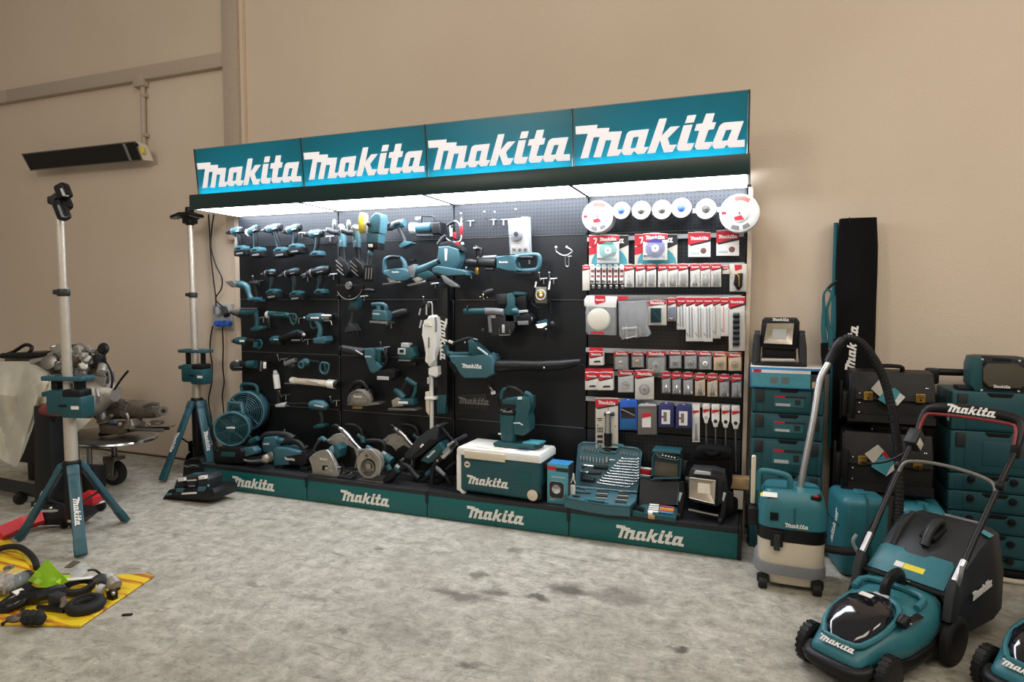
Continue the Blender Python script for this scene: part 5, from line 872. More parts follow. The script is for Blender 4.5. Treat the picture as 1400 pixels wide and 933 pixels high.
# bottom row
def lamp(t, c, x0, y0, x1, y1, Y):
    P(t, 'lamp_tube', CHR, tb(c, [(400, 360), (400, 560)], Y-.02, 34, n=14)); P(t, 'lamp_head', DGR, tb(c, [(360, 362), (465, 362)], Y-.02, 22, n=12)); P(t, 'lamp_cap', WHT, tb(c, [(400, 340), (402, 352)], Y-.02, [24, 30], n=12)); P(t, 'lamp_base', BLK, tb(c, [(398, 565), (398, 700)], Y-.02, [42, 38], n=14)); P(t, 'text_line', BLKC, pr(c, rect(310, 410, 55, 10), Y-.001, .001, 0)); P(t, 'text_line', BLKC, pr(c, rect(310, 430, 40, 8), Y-.001, .001, 0))
    for x in (297, 330): P(t, 'printed_zero', BLKC, M().poly([c.o2([(x-14, 505), (x+14, 505), (x+14, 555), (x-14, 555)], Y-.001), c.o2([(x-7, 513), (x+7, 513), (x+7, 547), (x-7, 547)], Y-.001)], lambda u, v: Vector((u, Y-.0015, v)), Vector((0, .001, 0))))
    for y in (600, 655): P(t, 'icon_block', BLKC, pr(c, rect(313, y, 58, 30), Y-.001, .001, 0))
    for p in ((402, 308), (288, 480), (475, 494)): P(t, 'card_hole', BLKC, disc(c, p, Y-.0005, 7, 1, n=12))
pack('lamp_pack', 'tall pale card with clear tube lamp behind the open tool case', 'lamp pack', G6, 265, 190, 505, 720, Y=-.09, content=lamp, hh=.16, blister=False)
def casebox(name, label, m, c, x0, y0, x1, y1, extra):
    o = at(*c.xy((x0+x1)/2, y1), -.1); t = thing(name, label, 'bit case', (o.x, o.y, o.z), group='hanging bit cases'); w = x1-x0
    P(t, 'case', m, pr(c, [(x0, y0+20), (x0+w*.12, y0), (x1-w*.12, y0), (x1, y0+20), (x1, y1), (x0, y1)], -.10, .05, 6)); P(t, 'hang_loop', m, pr(c, [(x0+w*.35, y0-16), (x0+w*.68, y0-16), (x0+w*.72, y0+4), (x0+w*.3, y0+4)], -.08, .015, 3)); P(t, 'hang_slot', WHT, pr(c, rect(x0+w*.5, y0-4, w*.16, 12), -.082, .004, 1)); extra(t, c, x0, y0, x1, y1); return t
def x_blue(t, c, x0, y0, x1, y1): P(t, 'window', SMOKE, pr(c, [(x0+16, y0+75), (x1-16, y0+75), (x1-16, y1-125), (x0+16, y1-125)], -.104, .006, 3)); P(t, 'drill_bit', STL, tb(c, [(x0+20, y0+95), (x1-25, y0+160)], -.106, 6)); P(t, 'lower_panel', mat('blue_panel', '#1f5d8f', .35), pr(c, [(x0+14, y1-115), (x1-14, y1-115), (x1-14, y1-8), (x0+14, y1-8)], -.104, .006, 3))
def x_grey(t, c, x0, y0, x1, y1): P(t, 'top_edge', LGR, pr(c, [(x0+4, y0+18), (x0+26, y0+2), (x1-26, y0+2), (x1-4, y0+18), (x1-6, y0+28), (x0+6, y0+28)], -.104, .006, 2)); l = P(t, 'sticker', WCARD, pr(c, [(x0+48, y0+100), (x0+142, y0+95), (x0+142, y0+250), (x0+48, y0+250)], -.102, .003, 0)); P(l, 'sticker_header', REDC, pr(c, [(x0+48, y0+100), (x0+142, y0+95), (x0+142, y0+135), (x0+48, y0+152)], -.1035, .001, 0))
def x_navy(t, c, x0, y0, x1, y1): l = P(t, 'sticker', WCARD, pr(c, [(x0+36, y0+66), (x0+126, y0+68), (x0+124, y0+218), (x0+34, y0+216)], -.102, .003, 0)); P(l, 'sticker_print', GRYC, pr(c, rect(x0+72, y0+140, 34, 100), -.1035, .001, 0)); P(l, 'sticker_dot', REDC, disc(c, (x0+46, y0+140), -.1025, 12, 1, n=14))
casebox('drill_bit_case', 'bright blue bit case with smoked window on the board', BLU, G6, 520, 215, 706, 530, x_blue)
casebox('drill_bit_case', 'grey metal bit case with small red topped sticker', mat('grey_case_paint', '#6a6661', .45), G6, 712, 252, 915, 580, x_grey)
casebox('drill_bit_case', 'navy bit case with white sticker, left one of two', NAVY, G7, 0, 250, 165, 500, x_navy)
casebox('drill_bit_case', 'navy bit case with white sticker, right one of two', NAVY, G7, 185, 265, 355, 512, x_navy)
def chisel(t, c, x0, y0, x1, y1, Y): P(t, 'chisel', STL, pr(c, [(x0+30, y0+210), (x0+50, y0+210), (x0+52, y1-70), (x0+62, y1-20), (x0+20, y1-20), (x0+28, y1-70)], Y-.004, .004, 1)); P(t, 'red_stripe', REDC, pr(c, [(x0+6, y0+75), (x1-6, y0+72), (x1-6, y0+90), (x0+6, y0+105)], Y-.002, .002, 0))
pack('chisel_pack', 'slim white pack with flat chisel right of the navy cases', 'pack', G7, 362, 250, 440, 660, Y=-.07, card=WCARD, header=None, content=chisel)
for i, (a, b, y0, y1, yb) in enumerate(((472, 545, 252, 460, 745), (566, 650, 258, 500, 760), (673, 758, 266, 506, 770), (778, 866, 272, 520, 980))):
    c = G7; Y = -.07; x = (a+b)/2; o = q(c, (x, yb), Y); w = b-a
    t = thing('long_drill_bit', f'{ordn[i]} of four long bits hanging from white sleeves at right', 'drill bit', (o.x, o.y, o.z), group='long bits in white sleeves')
    P(t, 'sleeve', WHT, pr(c, [(a, y0+8), (a+8, y0), (b-8, y0), (b, y0+8), (b, y1-70), (b-16, y1-40), (b-20, y1), (a+20, y1), (a+16, y1-40), (a, y1-70)], Y, .012, 3)); P(t, 'sleeve_header', REDC, pr(c, [(a+2, y0+58), (b-2, y0+56), (b-2, y0+76), (a+8, y0+98)], Y-.002, .002, 0)); P(t, 'print_block', BLKC if i else LGR, disc(c, (x, y1-62), Y-.001, 20, 2, n=16)); P(t, 'shaft', STL, tb(c, [(x, y1-8), (x+2, yb-30), (x+2, yb)], Y+.006, [10, 10, 7], n=10)); P(t, 'hang_tab', WHT, pr(c, rect(x, y0+28, w*.6, 34), Y-.002, .002, 1))

# ---------------------------------------------------------------- larger goods on the deck
def local(t): INV[t.name] = None; return t
# cooler box
t = thing('cooler_box', 'teal and white powered cooler box with lid, standing on the deck', 'cooler', (2.21, -.395, ZD+.001), rz=-.05, world=False)
w, d, h = .60, .29, .33
bd = P(t, 'body', TEALD, M().box((w/2, d/2, .14), (w-.012, d-.01, .26), .025, 3))
P(t, 'lid', WHT, M().prism([(0, .262), (0, .30), (.012, .315), (w-.012, .315), (w, .30), (w, .262)], -.008, d+.006, 'xz', .008)); P(t, 'lid_recess', CRM, M().prism([(.1, .02), (.34, .02), (.33, .06), (.12, .06)], .313, .317, 'xy', .002)); P(t, 'lid_latch', CRM, M().span((.06, -.014, .245), (.36, .0, .30), .006)); P(t, 'white_corner', WHT, M().span((-.004, -.004, .015), (.03, .06, .27), .008)); P(t, 'white_corner', WHT, M().prism([(.0, .03), (.03, .03), (.055, .0), (.035, .0)], -.004, .05, 'xz', .003))
wordmark(bd, (.225, .004, .10), .30, PRINT, th=.002, world=False)
vt = P(t, 'vent', TEALB, M().span((.42, .002, .1), (.53, .01, .21), .003))
for i in range(6): P(vt, 'vent_slat', TEALD, M().span((.424, -.001, .106+i*.018), (.526, .006, .114+i*.018), .002))
P(t, 'badge', CRM, M().lathe((.075, .006, .2), (0, -1, 0), [(0, .022), (.003, .022)], 20)); P(t, 'badge_mark', BLK, M().span((.063, .001, .196), (.087, .004, .205), .002))
for y in (.05, d-.05): wh = P(t, 'wheel', RUB, M().rcyl((.545, y-.045, .049), (.545, y-.005, .049), .048, 22)); P(wh, 'wheel_cap', CRM, M().lathe((.545, y-.044, .049), (0, -1, 0), [(0, .036), (.004, .036), (.007, .03)], 20))
P(t, 'wheel_arch', BLK, M().span((.49, .03, .0), (w+.004, d-.02, .11), .02)); P(t, 'display_panel', LGR, M().span((.40, .05, .313), (.50, .11, .317), .002)); P(t, 'display_screen', GRY, M().span((.415, .06, .316), (.485, .10, .3175), .001)); P(t, 'side_handle', BLK, M().span((w-.006, .06, .21), (w+.02, .22, .25), .01))
for x in (.04, w-.2): P(t, 'foot', RUB, M().span((x, .04, 0), (x+.04, d-.04, .02), .004))
# coffee maker on the cooler
c = D3; Y = -.30
zl = ZD+.318; o = at(705, 605, Y)
t = thing('coffee_maker', 'teal cordless coffee maker standing on the cooler lid', 'coffee maker', (o.x, Y+.05, zl))
P(t, 'base', TEALD, M().prism([(at(676, 600, Y).x, Y-.02), (at(732, 600, Y).x, Y-.03), (at(738, 600, Y).x, Y+.1), (at(682, 600, Y).x, Y+.13)], zl+.001, zl+.035, 'xy', .012)); P(t, 'mug', TEALD, M().lathe((at(693, 600, Y).x, Y+.045, zl+.035), (0, 0, 1), [(0, .054), (.02, .058), (.16, .064), (.18, .062)], 24)); P(t, 'lid_ring', BLK, M().lathe((at(693, 600, Y).x, Y+.045, zl+.215), (0, 0, 1), [(0, .060), (.02, .060), (.03, .05)], 24)); P(t, 'brew_head', TEALD, pr(c, [(445, 140), (560, 122), (600, 130), (605, 170), (540, 178), (448, 168)], Y+.01, .11, 6))
P(t, 'column', TEALD, pr(c, [(545, 150), (590, 128), (645, 120), (650, 200), (625, 240), (640, 280), (642, 360), (600, 395), (530, 385), (528, 305), (545, 295)], Y+.0, .12, 6)); P(t, 'tray', TEALC, M().prism([(at(716, 597, Y).x, Y-.02), (at(738, 597, Y).x, Y-.02), (at(741, 597, Y).x, Y+.08), (at(720, 597, Y).x, Y+.08)], zl+.035, zl+.05, 'xy', .004)); P(t, 'handle', BLK, tb(c, [(430, 190), (415, 130), (450, 80), (500, 50), (560, 70), (600, 110)], Y+.05, 12, sm=3)); P(t, 'bail_arm', TEALD, tb(c, [(440, 130), (450, 80), (470, 60)], Y+.02, 12, sm=3)); P(t, 'bail_arm', TEALD, tb(c, [(610, 90), (645, 110), (655, 160), (640, 185)], Y+.03, [16, 20, 20, 14], sm=3)); P(t, 'white_button', WHT, pr(c, rect(572, 130, 30, 18), Y-.006, .01, 2)); P(t, 'glint_trim', LGR, tb(c, [(530, 305), (570, 305), (595, 320)], Y-.004, 5)); P(t, 'knob', LGR, ba(c, (430, 382), Y-.02, (14, 8, 8)))
for i in range(6): P(t, 'lid_slot', WHT, M().box((at(693, 0, Y).x+.045*math.cos(i*1.05+3.4), Y+.045+.045*math.sin(i*1.05+3.4), zl+.244), (.014, .008, .004)))
t = thing('white_tag', 'small white tag hung on a silver pin above the coffee maker', 'tag', tuple(at(672, 537, -.03))); P(t, 'tag', WHT, pr(c, rect(385, 90, 32, 24, -15), -.03, .004, 1)); P(t, 'pin', SIL, tb(c, [(352, 42), (370, 60), (385, 82)], -.03, 6)); P(t, 'pin_head', DGR, ba(c, (355, 45), -.03, 12))
# carton with lamp window
c = Crop(740, 590, 4.667)
t = thing('lamp_carton', 'small teal carton with a lamp window beside the cooler', 'carton', (2.84, -.38, ZD+.001), rz=-.03, world=False)
P(t, 'carton', TEALC, M().span((0, 0, 0), (.14, .12, .255), .002)); P(t, 'carton_top', BLUC, M().span((.002, .002, .2555), (.138, .118, .257), 0)); P(t, 'red_band', REDC, M().span((.0, -.0012, .215), (.06, -.0002, .24), 0)); P(t, 'dark_band', BLKC, M().span((.06, -.0012, .21), (.14, -.0002, .235), 0)); P(t, 'window', BLKC, M().prism([(.015, .05), (.03, .035), (.1, .035), (.115, .055), (.115, .13), (.1, .145), (.03, .145), (.015, .13)], -.0015, -.0003)); P(t, 'lamp', CHR, M().lathe((.062, -.0005, .095), (0, -1, 0), [(0, .032), (.004, .02), (.007, .008)], 18)); P(t, 'window_rim', LGR, M().tube([(.015, -.002, .05), (.03, -.002, .035), (.1, -.002, .035), (.115, -.002, .055), (.115, -.002, .13), (.1, -.002, .145), (.03, -.002, .145), (.015, -.002, .13), (.015, -.002, .05)], .0015, n=5)); P(t, 'dark_side', DGR, M().span((.1405, .002, .002), (.1415, .118, .253), 0)); P(t, 'text_line', LGR, M().span((.012, -.0012, .02), (.05, -.0002, .026), 0)); P(t, 'text_line', LGR, M().span((.03, -.0012, .17), (.12, -.0002, .176), 0))
t = thing('white_clip', 'white plastic clip leaning between lamp carton and open tool case', 'clip', tuple(at(784, 664, -.33))[:2]+(ZD,)); P(t, 'clip_leg', WHT, tb(c, [(205, 270), (200, 300), (190, 330)], -.33, [4, 5, 4])); P(t, 'clip_leg', WHT, tb(c, [(207, 272), (208, 310), (218, 335)], -.33, [4, 4, 4])); P(t, 'clip_foot', WHT, M().span((at(779, 660, -.33).x, -.335, ZD), (at(786, 660, -.33).x, -.31, at(784, 664, -.33).z), .004))
# open tool case
c = Crop(760, 590, 7.179)
t = thing('open_tool_case', 'open teal tool case with sockets and spanners in its lid', 'tool case', (2.93, -.44, ZD))
def LY(y): return -.165+(560-y)/450*.085
def LP(x, y, n=0): return c.p(x, y, LY(y)-n)
lid = M(); o_ = [(225, 140), (260, 112), (410, 118), (440, 195), (490, 208), (590, 212), (625, 150), (790, 168), (838, 205), (800, 600), (200, 545), (192, 500)]
F = [LP(*p) for p in o_]; lid.loft([[p+Vector((0, .045, 0)) for p in F], F]); P(t, 'lid', TEAL, lid)
rim = M(); rim.tube([LP(*p, .004) for p in o_]+[LP(*o_[0], .004)], .007, n=6); P(t, 'lid_rim', TEAL, rim)
P(t, 'lid_handle', TEALM, M().tube([LP(400, 115), (LP(420, 108)), LP(640, 138), LP(665, 145)], .010, n=8)); P(t, 'lid_handle', TEALM, M().tube([LP(440, 125), LP(445, 175), LP(480, 200), LP(590, 205), LP(618, 180), LP(625, 140)], .008, n=8)); P(t, 'handle_grip', BLK, M().tube([LP(480, 178), LP(540, 186)], .014, n=8))
def pin(nm, a, e, r, m=CHR, n=.008): P(t, nm, m, M().tube([LP(*a, n), LP(*e, n)], r, n=8))
for i in range(6): pin('socket', (270+i*30, 162+i*4), (268+i*30, 188+i*4), .0055)
for i in range(6): pin('socket', (640+i*31, 200+i*5), (640+i*31, 226+i*4), .005)
for i in range(8): pin('socket', (247+i*31, 240+i*4), (247+i*31, 282+i*5), .0055)
pin('adapter', (503, 250), (502, 305), .010); pin('adapter', (550, 258), (552, 300), .004); pin('adapter', (525, 278), (580, 282), .003)
for i in range(11):
    k = i/10; a = (650-240*k, 265+240*k); e = (808-(90*max(0, k-.75)*4 if k > .75 else 0), 272+276*k)
    b = M(); b.tube([LP(*a, .010), LP(*e, .010)], .0030, n=6); b.ball(LP(*a, .010), (.008, .004, .006), 8); b.ball(LP(*e, .010), (.009, .004, .007), 8); P(t, 'spanner', CHR, b)
pin('ratchet_shaft', (255, 328), (370, 342), .006); pin('ratchet_grip', (370, 345), (510, 358), .013, BLK); pin('ratchet_head', (262, 322), (275, 345), .011, CHR); pin('driver_shaft', (240, 392), (320, 402), .005); pin('driver_grip', (320, 402), (440, 408), .011, DGR)
b = M(); b.tube([LP(250, 445, .004), LP(390, 470, .004), LP(380, 500, .004), LP(240, 478, .004), LP(250, 445, .004)], .006, n=6); P(t, 'clip_frame', BLK, b); pin('hex_key_set', (260, 462), (370, 480), .010, DGR); pin('black_recess', (430, 490), (560, 350), .004, TEALD, .002); pin('black_stud', (262, 345), (268, 362), .008, BLK); pin('black_stud', (262, 408), (268, 430), .008, BLK)
def TP(x, y, z=.245): return c.f(x, y, z)
tray = M(); tq = [(150, 560), (800, 600), (785, 690), (725, 745), (500, 730), (310, 700), (82, 655), (95, 630)]; A_ = [TP(*p) for p in tq]
tray.loft([[Vector((p.x, p.y, ZD)) for p in A_], [Vector((p.x, p.y, .245)) for p in A_]]); P(t, 'tray', TEAL, tray); P(t, 'tray_rim', TEALD, M().tube([p+Vector((0, 0, .003)) for p in A_+A_[:1]], .005, n=6)); P(t, 'tray_handle', TEALM, M().tube([TP(290, 680), TP(310, 668), TP(480, 690), TP(500, 712)], .008, n=8)); P(t, 'handle_slot', BLK, M().prism([(TP(x, y).x, TP(x, y).y) for x, y in ((310, 680), (480, 700), (470, 712), (320, 694))], .2455, .2485, 'xy'))
for x0, y0, n in ((410, 565, 5), (620, 590, 6)):
    for r_ in range(n):
        yy = y0+r_*(22 if n == 5 else 20); xx = x0-r_*(6 if n == 5 else 8); b = M(); b.tube([TP(xx, yy, .25), TP(xx+115, yy+8, .25)], .0055, n=6); P(t, 'bit_row', DGR if r_ % 2 else STL, b)
P(t, 'bit_holder', CHR, M().tube([TP(220, 560, .25), TP(290, 575, .25)], .011, n=8)); P(t, 'bit_holder', DGR, M().tube([TP(160, 595, .25), TP(340, 610, .25)], .007, n=8)); P(t, 'bit_holder', BLK, M().tube([TP(165, 635, .25), TP(230, 642, .25)], .006, n=8)); P(t, 'latch', BLK, M().span((at(800, 697, -.43).x, -.447, .195), (at(828, 700, -.43).x, -.43, .205), .003))
# small bit case, radio, lamp, bag
c = Crop(740, 590, 4.667)
t = thing('open_bit_case', 'small open case with black lid and coloured bits on the deck edge', 'bit case', (3.4, -.40, ZD))
def BP(x, y, z=ZD+.03): return c.f(x, y, z)
tq = [(590, 480), (690, 455), (868, 478), (868, 520), (858, 552), (582, 510)]; A_ = [BP(*p) for p in tq]
b = M().loft([[Vector((p.x, p.y, ZD)) for p in A_], [Vector((p.x, p.y, ZD+.028)) for p in A_]]); P(t, 'tray', TEALD, b); lf = [c.p(x, y, Yq) for x, y, Yq in ((625, 470, -.27), (868, 470, -.27), (878, 330, -.2), (865, 308, -.2), (775, 298, -.2), (765, 310, -.2), (700, 308, -.2), (690, 292, -.2), (630, 290, -.2))]
P(t, 'lid', BLK, M().loft([[p+Vector((0, .02, 0)) for p in lf], lf])); P(t, 'lid_rim', TEALD, M().tube([p+Vector((0, -.004, 0)) for p in lf[1:]], .006, n=6)); 
for i in range(5): P(t, 'black_bit', BLK, M().tube([BP(600+i*14, 470+i*6, ZD+.034), BP(590+i*14, 495+i*4, ZD+.034)], .007, n=6))
for i in range(4): P(t, 'white_bit', WHT, M().tube([BP(692-i*4, 468+i*14, ZD+.036), BP(752-i*2, 474+i*14, ZD+.036)], .0065, n=8))
for i, mm_ in enumerate((mat('pink_cap', '#b0467e', .5), mat('yellow_cap', '#e0b93a', .5), mat('orange_cap', '#e06a2c', .5), mat('blue_cap', '#3f8fc9', .5))): P(t, 'coloured_bit', mm_, M().tube([BP(760-i*3, 478+i*12, ZD+.036), BP(850-i*3, 490+i*12, ZD+.036)], .006, n=8))
P(t, 'price_tag', TAN, M().span((at(886, 710, -.45).x, -.452, at(886, 714, -.45).z), (at(895, 710, -.45).x, -.448, at(886, 704, -.45).z), .001)); P(t, 'tag_clip', WHT, M().span((at(886, 704, -.45).x, -.452, at(886, 704, -.45).z), (at(892, 700, -.45).x, -.40, at(886, 701, -.45).z), .001))
t = thing('site_radio', 'boxy teal topped radio with dark grille behind the small bit case', 'radio', (3.47, -.22, ZD)); Y = -.22; k1 = .001
P(t, 'body', DGR, pr(c, [(712, 170), (722, 145), (750, 128), (880, 165), (895, 190), (890, 290), (872, 310), (720, 295), (708, 270)], Y, .16, 6)); P(t, 'stand_block', BLK, M().span((3.475, -.2, ZD), (3.63, -.07, ZD+.18), .01)); P(t, 'grille', GRILLE, pr(c, [(722, 192), (870, 212), (872, 298), (728, 285), (716, 270)], Y-.006, .01, 5)); P(t, 'bumper', TEALD, tb(c, [(712, 285), (712, 170), (728, 140), (752, 165), (862, 185), (892, 175), (885, 300), (720, 300)], Y-.004, 8, n=8)); P(t, 'top_cover', TEALD, M().prism([(3.475, -.215), (3.65, -.215), (3.65, -.07), (3.475, -.07)], at(900, 614, -.14).z-.012, at(900, 614, -.14).z+.008, 'xy', .01)); P(t, 'front_panel', BLK, pr(c, [(765, 135), (868, 158), (870, 182), (760, 165)], Y-.010, .01, 2))
for i in range(5): P(t, 'button', WHT, pr(c, rect(775+i*19, 153+i*4, 9, 9), Y-.013, .004, 1))
P(t, 'dial_scale', SIL, tb(c, [(766, 158), (775, 138)], Y-.014, 3)); P(t, 'side_grip', DGR, pr(c, rect(905, 235, 40, 80, 10), Y+.06, .06, 8))
t = thing('red_spirit_level', 'short red and white level standing between tool case and radio', 'level', (3.40, -.12, ZD)); P(t, 'body', RED, pr(c, [(630, 238), (700, 248), (698, 282), (628, 272)], -.12, .03, 2)); P(t, 'white_edge', WHT, pr(c, [(628, 232), (702, 241), (702, 248), (628, 238)], -.122, .03, 1)); P(t, 'white_edge', WHT, pr(c, [(628, 274), (700, 283), (700, 290), (628, 281)], -.122, .03, 1)); P(t, 'stand', BLK, M().span((3.40, -.12, ZD), (3.46, -.09, at(880, 652, -.12).z), .003))
def work_light(name, label, c, Y, corners, window, leg, base_z, foot_px):
    o = c.p(*foot_px, Y); t = thing(name, label, 'work light', (o.x, Y, base_z), group='square work lights'); return t
t = thing('work_light', 'square work light with warm silver reflector at the right deck end', 'work light', (3.8, -.33, ZD)); Y = -.33
P(t, 'housing', DGR, pr(c, [(945, 262), (965, 238), (1100, 245), (1172, 265), (1180, 320), (1175, 440), (1120, 485), (960, 450), (938, 420)], Y+.01, .11, 10)); P(t, 'front_frame', BLK, pr(c, [(940, 280), (1125, 302), (1122, 470), (938, 430)], Y-.004, .03, 5)); P(t, 'top_panel', LGR, pr(c, [(985, 250), (1080, 262), (1082, 282), (972, 272)], Y-.002, .012, 2))
fr = c.o2([(948, 288), (1115, 308), (1108, 455), (946, 415)], Y); fi = c.o2([(1000, 325), (1078, 335), (1078, 400), (998, 390)], Y)
b = M(); b.loft([[Vector((p[0], Y-.026, p[1])) for p in fr], [Vector((p[0], Y-.006, p[1])) for p in fi]], cap=False); P(t, 'reflector', REFL, b); P(t, 'lamp_face', LENS, M().prism(fi, Y-.009, Y-.005)); P(t, 'reflector_rim', SIL, M().tube([Vector((p[0], Y-.027, p[1])) for p in fr+fr[:1]], .003, n=6))
for i in range(8): P(t, 'cooling_fin', DGR, M().box(c.p(1095+i*9, 246+i*2, Y+.04), (.004, .07, .02)))
for x0, x1_ in ((900, 880), (1180, 1150)):
    P(t, 'leg', BLK, tb(c, [(x0-5, 320), (x0, 400), (x1_+4, 555)], Y-.03, [16, 20, 17], n=8, flat=.8)); P(t, 'leg_trim', LGR, pr(c, [(x0-18, 390), (x0, 395), (x0-16, 450), (x0-26, 440)], Y-.065, .006, 2)); P(t, 'leg_pad', RUB, M().span((c.p(x1_-8, 0, Y-.06).x, Y-.07, ZD), (c.p(x1_+20, 0, Y-.06).x, Y+.1, ZD+.03), .008))
P(t, 'front_rail', STL, tb(c, [(940, 500), (1130, 540)], Y-.02, 9)); P(t, 'side_knob', BLK, tb(c, [(920, 310), (945, 315)], Y+.02, 26, n=14)); P(t, 'rear_leg', BLK, pr(c, [(1180, 380), (1215, 400), (1230, 520), (1160, 560), (1170, 450)], Y+.06, .05, 6))
t = thing('tool_bag', 'black soft tool bag with rolled top behind the work light', 'bag', (3.87, -.16, ZD)); Y = -.20
P(t, 'body', FAB, pr(c, [(975, 170), (1215, 175), (1218, 330), (1190, 420), (985, 400)], Y, .13, 14, seg=3)); P(t, 'rolled_top', FAB, pr(c, [(968, 150), (985, 118), (1050, 105), (1190, 125), (1215, 145), (1212, 180), (1100, 188), (972, 175)], Y-.01, .15, 14, seg=3)); P(t, 'flap_fold', FAB, tb(c, [(1040, 130), (1090, 150), (1140, 128)], Y-.012, 16, sm=3)); P(t, 'base', FAB, M().span((3.76, -.19, ZD), (3.99, -.06, ZD+.1), .02))
t = thing('wood_block', 'rough wood block and pale offcut leaning at the stand end', 'wood', (4.05, -.12, 0)); P(t, 'block', WOOD, pr(c, [(1215, 298), (1330, 308), (1330, 375), (1205, 365)], -.16, .09, 2)); P(t, 'offcut', CARD, pr(c, [(1225, 375), (1290, 380), (1285, 500), (1235, 495)], -.15, .03, 2)); P(t, 'post', DGR, M().span((4.045, -.14, 0), (4.085, -.08, .30), .004))

# ================================================================ goods right of the stand
R2 = Crop(1010, 480, 4.665); R3 = Crop(1120, 480, 4.667); R4 = Crop(1250, 460, 4.667); R5 = Crop(1010, 630, 4.664); R6 = Crop(1180, 620, 4.241); R1 = Crop(1010, 280, 3.8875)
YF = -.19
def zp(y, Y=YF, x=1075): return at(x, y, Y).z
X0, X1 = at(1026, 600, YF).x, at(1126, 600, YF).x
ys = [531, 566, 601, 648, 700, 745]; zz = [zp(y) for y in ys]; zz[-1] = .0
def toolcase(label, x0, x1, z0, z1, yf, dep, sticker, lat=True, group='teal stacking cases'):
    t = thing('stacking_case', label, 'case', ((x0+x1)/2, yf+dep/2, z0), group=group); w, h = x1-x0, z1-z0
    P(t, 'case_body', TEALD, M().span((x0, yf, z0+.001), (x1, yf+dep, z1-.002), .010)); P(t, 'front_panel', TEALD, M().span((x0+w*.17, yf-.004, z0+.012), (x1-w*.17, yf+.004, z1-.02), .004)); P(t, 'side_rib', TEALD, M().span((x0+.004, yf-.006, z0+.004), (x0+.028, yf+.01, z1-.006), .004)); P(t, 'side_rib', TEALD, M().span((x1-.028, yf-.006, z0+.004), (x1-.004, yf+.01, z1-.006), .004))
    P(t, 'handle_recess', BLK, M().prism([(x0+w*.38, z1-.004), (x0+w*.66, z1-.004), (x0+w*.63, z1-.026), (x0+w*.41, z1-.026)], yf-.0055, yf, 'xz', .002))
    if lat:
        for x in (x0+w*.12, x1-w*.12): P(t, 'latch', DGR, M().span((x-.022, yf-.012, z1-.085), (x+.022, yf, z1-.012), .004))
    if sticker:
        s = P(t, 'sticker', STICK, M().span((x0+w*.31, yf-.0055, z0+h*.28), (x0+w*.72, yf-.003, z1-h*.30), 0)); P(s, 'sticker_strip', REDC, M().span((x0+w*.33, yf-.0065, z1-h*.38), (x0+w*.47, yf-.005, z1-h*.30), 0)); P(s, 'sticker_strip', BLKC, M().span((x0+w*.47, yf-.0065, z1-h*.38), (x0+w*.75, yf-.005, z1-h*.30), 0)); P(s, 'white_strip', LGR, M().span((x0+w*.34, yf-.0065, z0+h*.3), (x0+w*.54, yf-.005, z0+h*.40), 0)); P(s, 'tool_picture', DGR, M().span((x0+w*.60, yf-.0065, z0+h*.36), (x0+w*.68, yf-.005, z1-h*.44), 0))
    return t
nm = ['top teal case of the left stack, under the printed carton', 'second teal case from the top of the left stack', 'third teal case from the top, with white label strip', 'fourth teal case of the left stack, behind the vacuum handle', 'bottom teal case of the left stack, behind the wet vacuum']
for i in range(5): toolcase(nm[i], X0, X1, zz[i+1], zz[i], YF, .30, i < 3)
t = thing('tool_carton', 'long blue printed carton lying on top of the left case stack', 'carton', ((X0+X1)/2, YF+.1, zz[0])); zt = zp(503)
P(t, 'carton', BLUC, M().span((X0-.01, YF-.02, zz[0]), (X1-.005, YF+.26, zt), .002)); P(t, 'top_face', CARD, M().span((X0-.01, YF-.02, zt), (X1-.005, YF+.26, zt+.001), 0)); P(t, 'white_front_band', WCARD, M().span((X0+.0, YF-.0215, zt-.032), (X1-.01, YF-.0202, zt-.014), 0)); P(t, 'red_mark', REDC, M().span((X0+.005, YF-.023, zt-.03), (X0+.05, YF-.0216, zt-.012), 0)); P(t, 'teal_front', TEALC, M().span((X0+.0, YF-.0215, zz[0]+.008), (X1-.08, YF-.0202, zt-.035), 0)); P(t, 'dark_front', BLKC, M().span((X1-.08, YF-.0215, zz[0]+.005), (X1-.005, YF-.0202, zt-.012), 0)); P(t, 'label', TAN, M().span((X1-.07, YF-.023, zz[0]+.01), (X1-.03, YF-.0216, zz[0]+.045), 0))
for x in (.10, .16): P(t, 'printed_tool', GRYC, M().span((X0+x, YF-.023, zz[0]+.03), (X0+x+.04, YF-.0216, zz[0]+.065), 0))
# work light on top of the carton
c = R1; Y = -.10; t = thing('work_light', 'black work light with square silver reflector on the case stack', 'work light', (at(1068, 495, Y).x, Y, zt+.001))
P(t, 'housing', BLK, pr(c, [(125, 615), (140, 600), (310, 602), (325, 625), (318, 760), (300, 775), (130, 765), (112, 750)], Y, .09, 10)); P(t, 'front_frame', BLK, pr(c, [(120, 640), (290, 618), (300, 640), (295, 752), (130, 745)], Y-.012, .02, 6))
fr = c.o2([(150, 630), (292, 630), (282, 742), (132, 735)], Y); fi = c.o2([(180, 660), (254, 662), (250, 715), (175, 712)], Y)
P(t, 'reflector', REFL, M().loft([[Vector((p[0], Y-.030, p[1])) for p in fr], [Vector((p[0], Y-.014, p[1])) for p in fi]], cap=False)); P(t, 'lamp_face', LGR, M().prism(fi, Y-.0165, Y-.013)); wordmark(t, q(c, (222, 611), Y-.004), 82*mpp(c, (222, 611), Y), PRINT, th=.001)
for x, dx in ((98, -8), (335, 8)): P(t, 'leg', DGR, tb(c, [(x, 690), (x+dx*.3, 760), (x+dx, 865)], Y+.0, [16, 22, 18], n=8)); P(t, 'leg_knob', BLK, tb(c, [(x-14, 695), (x+16, 695)], Y+.02, 26, n=14))
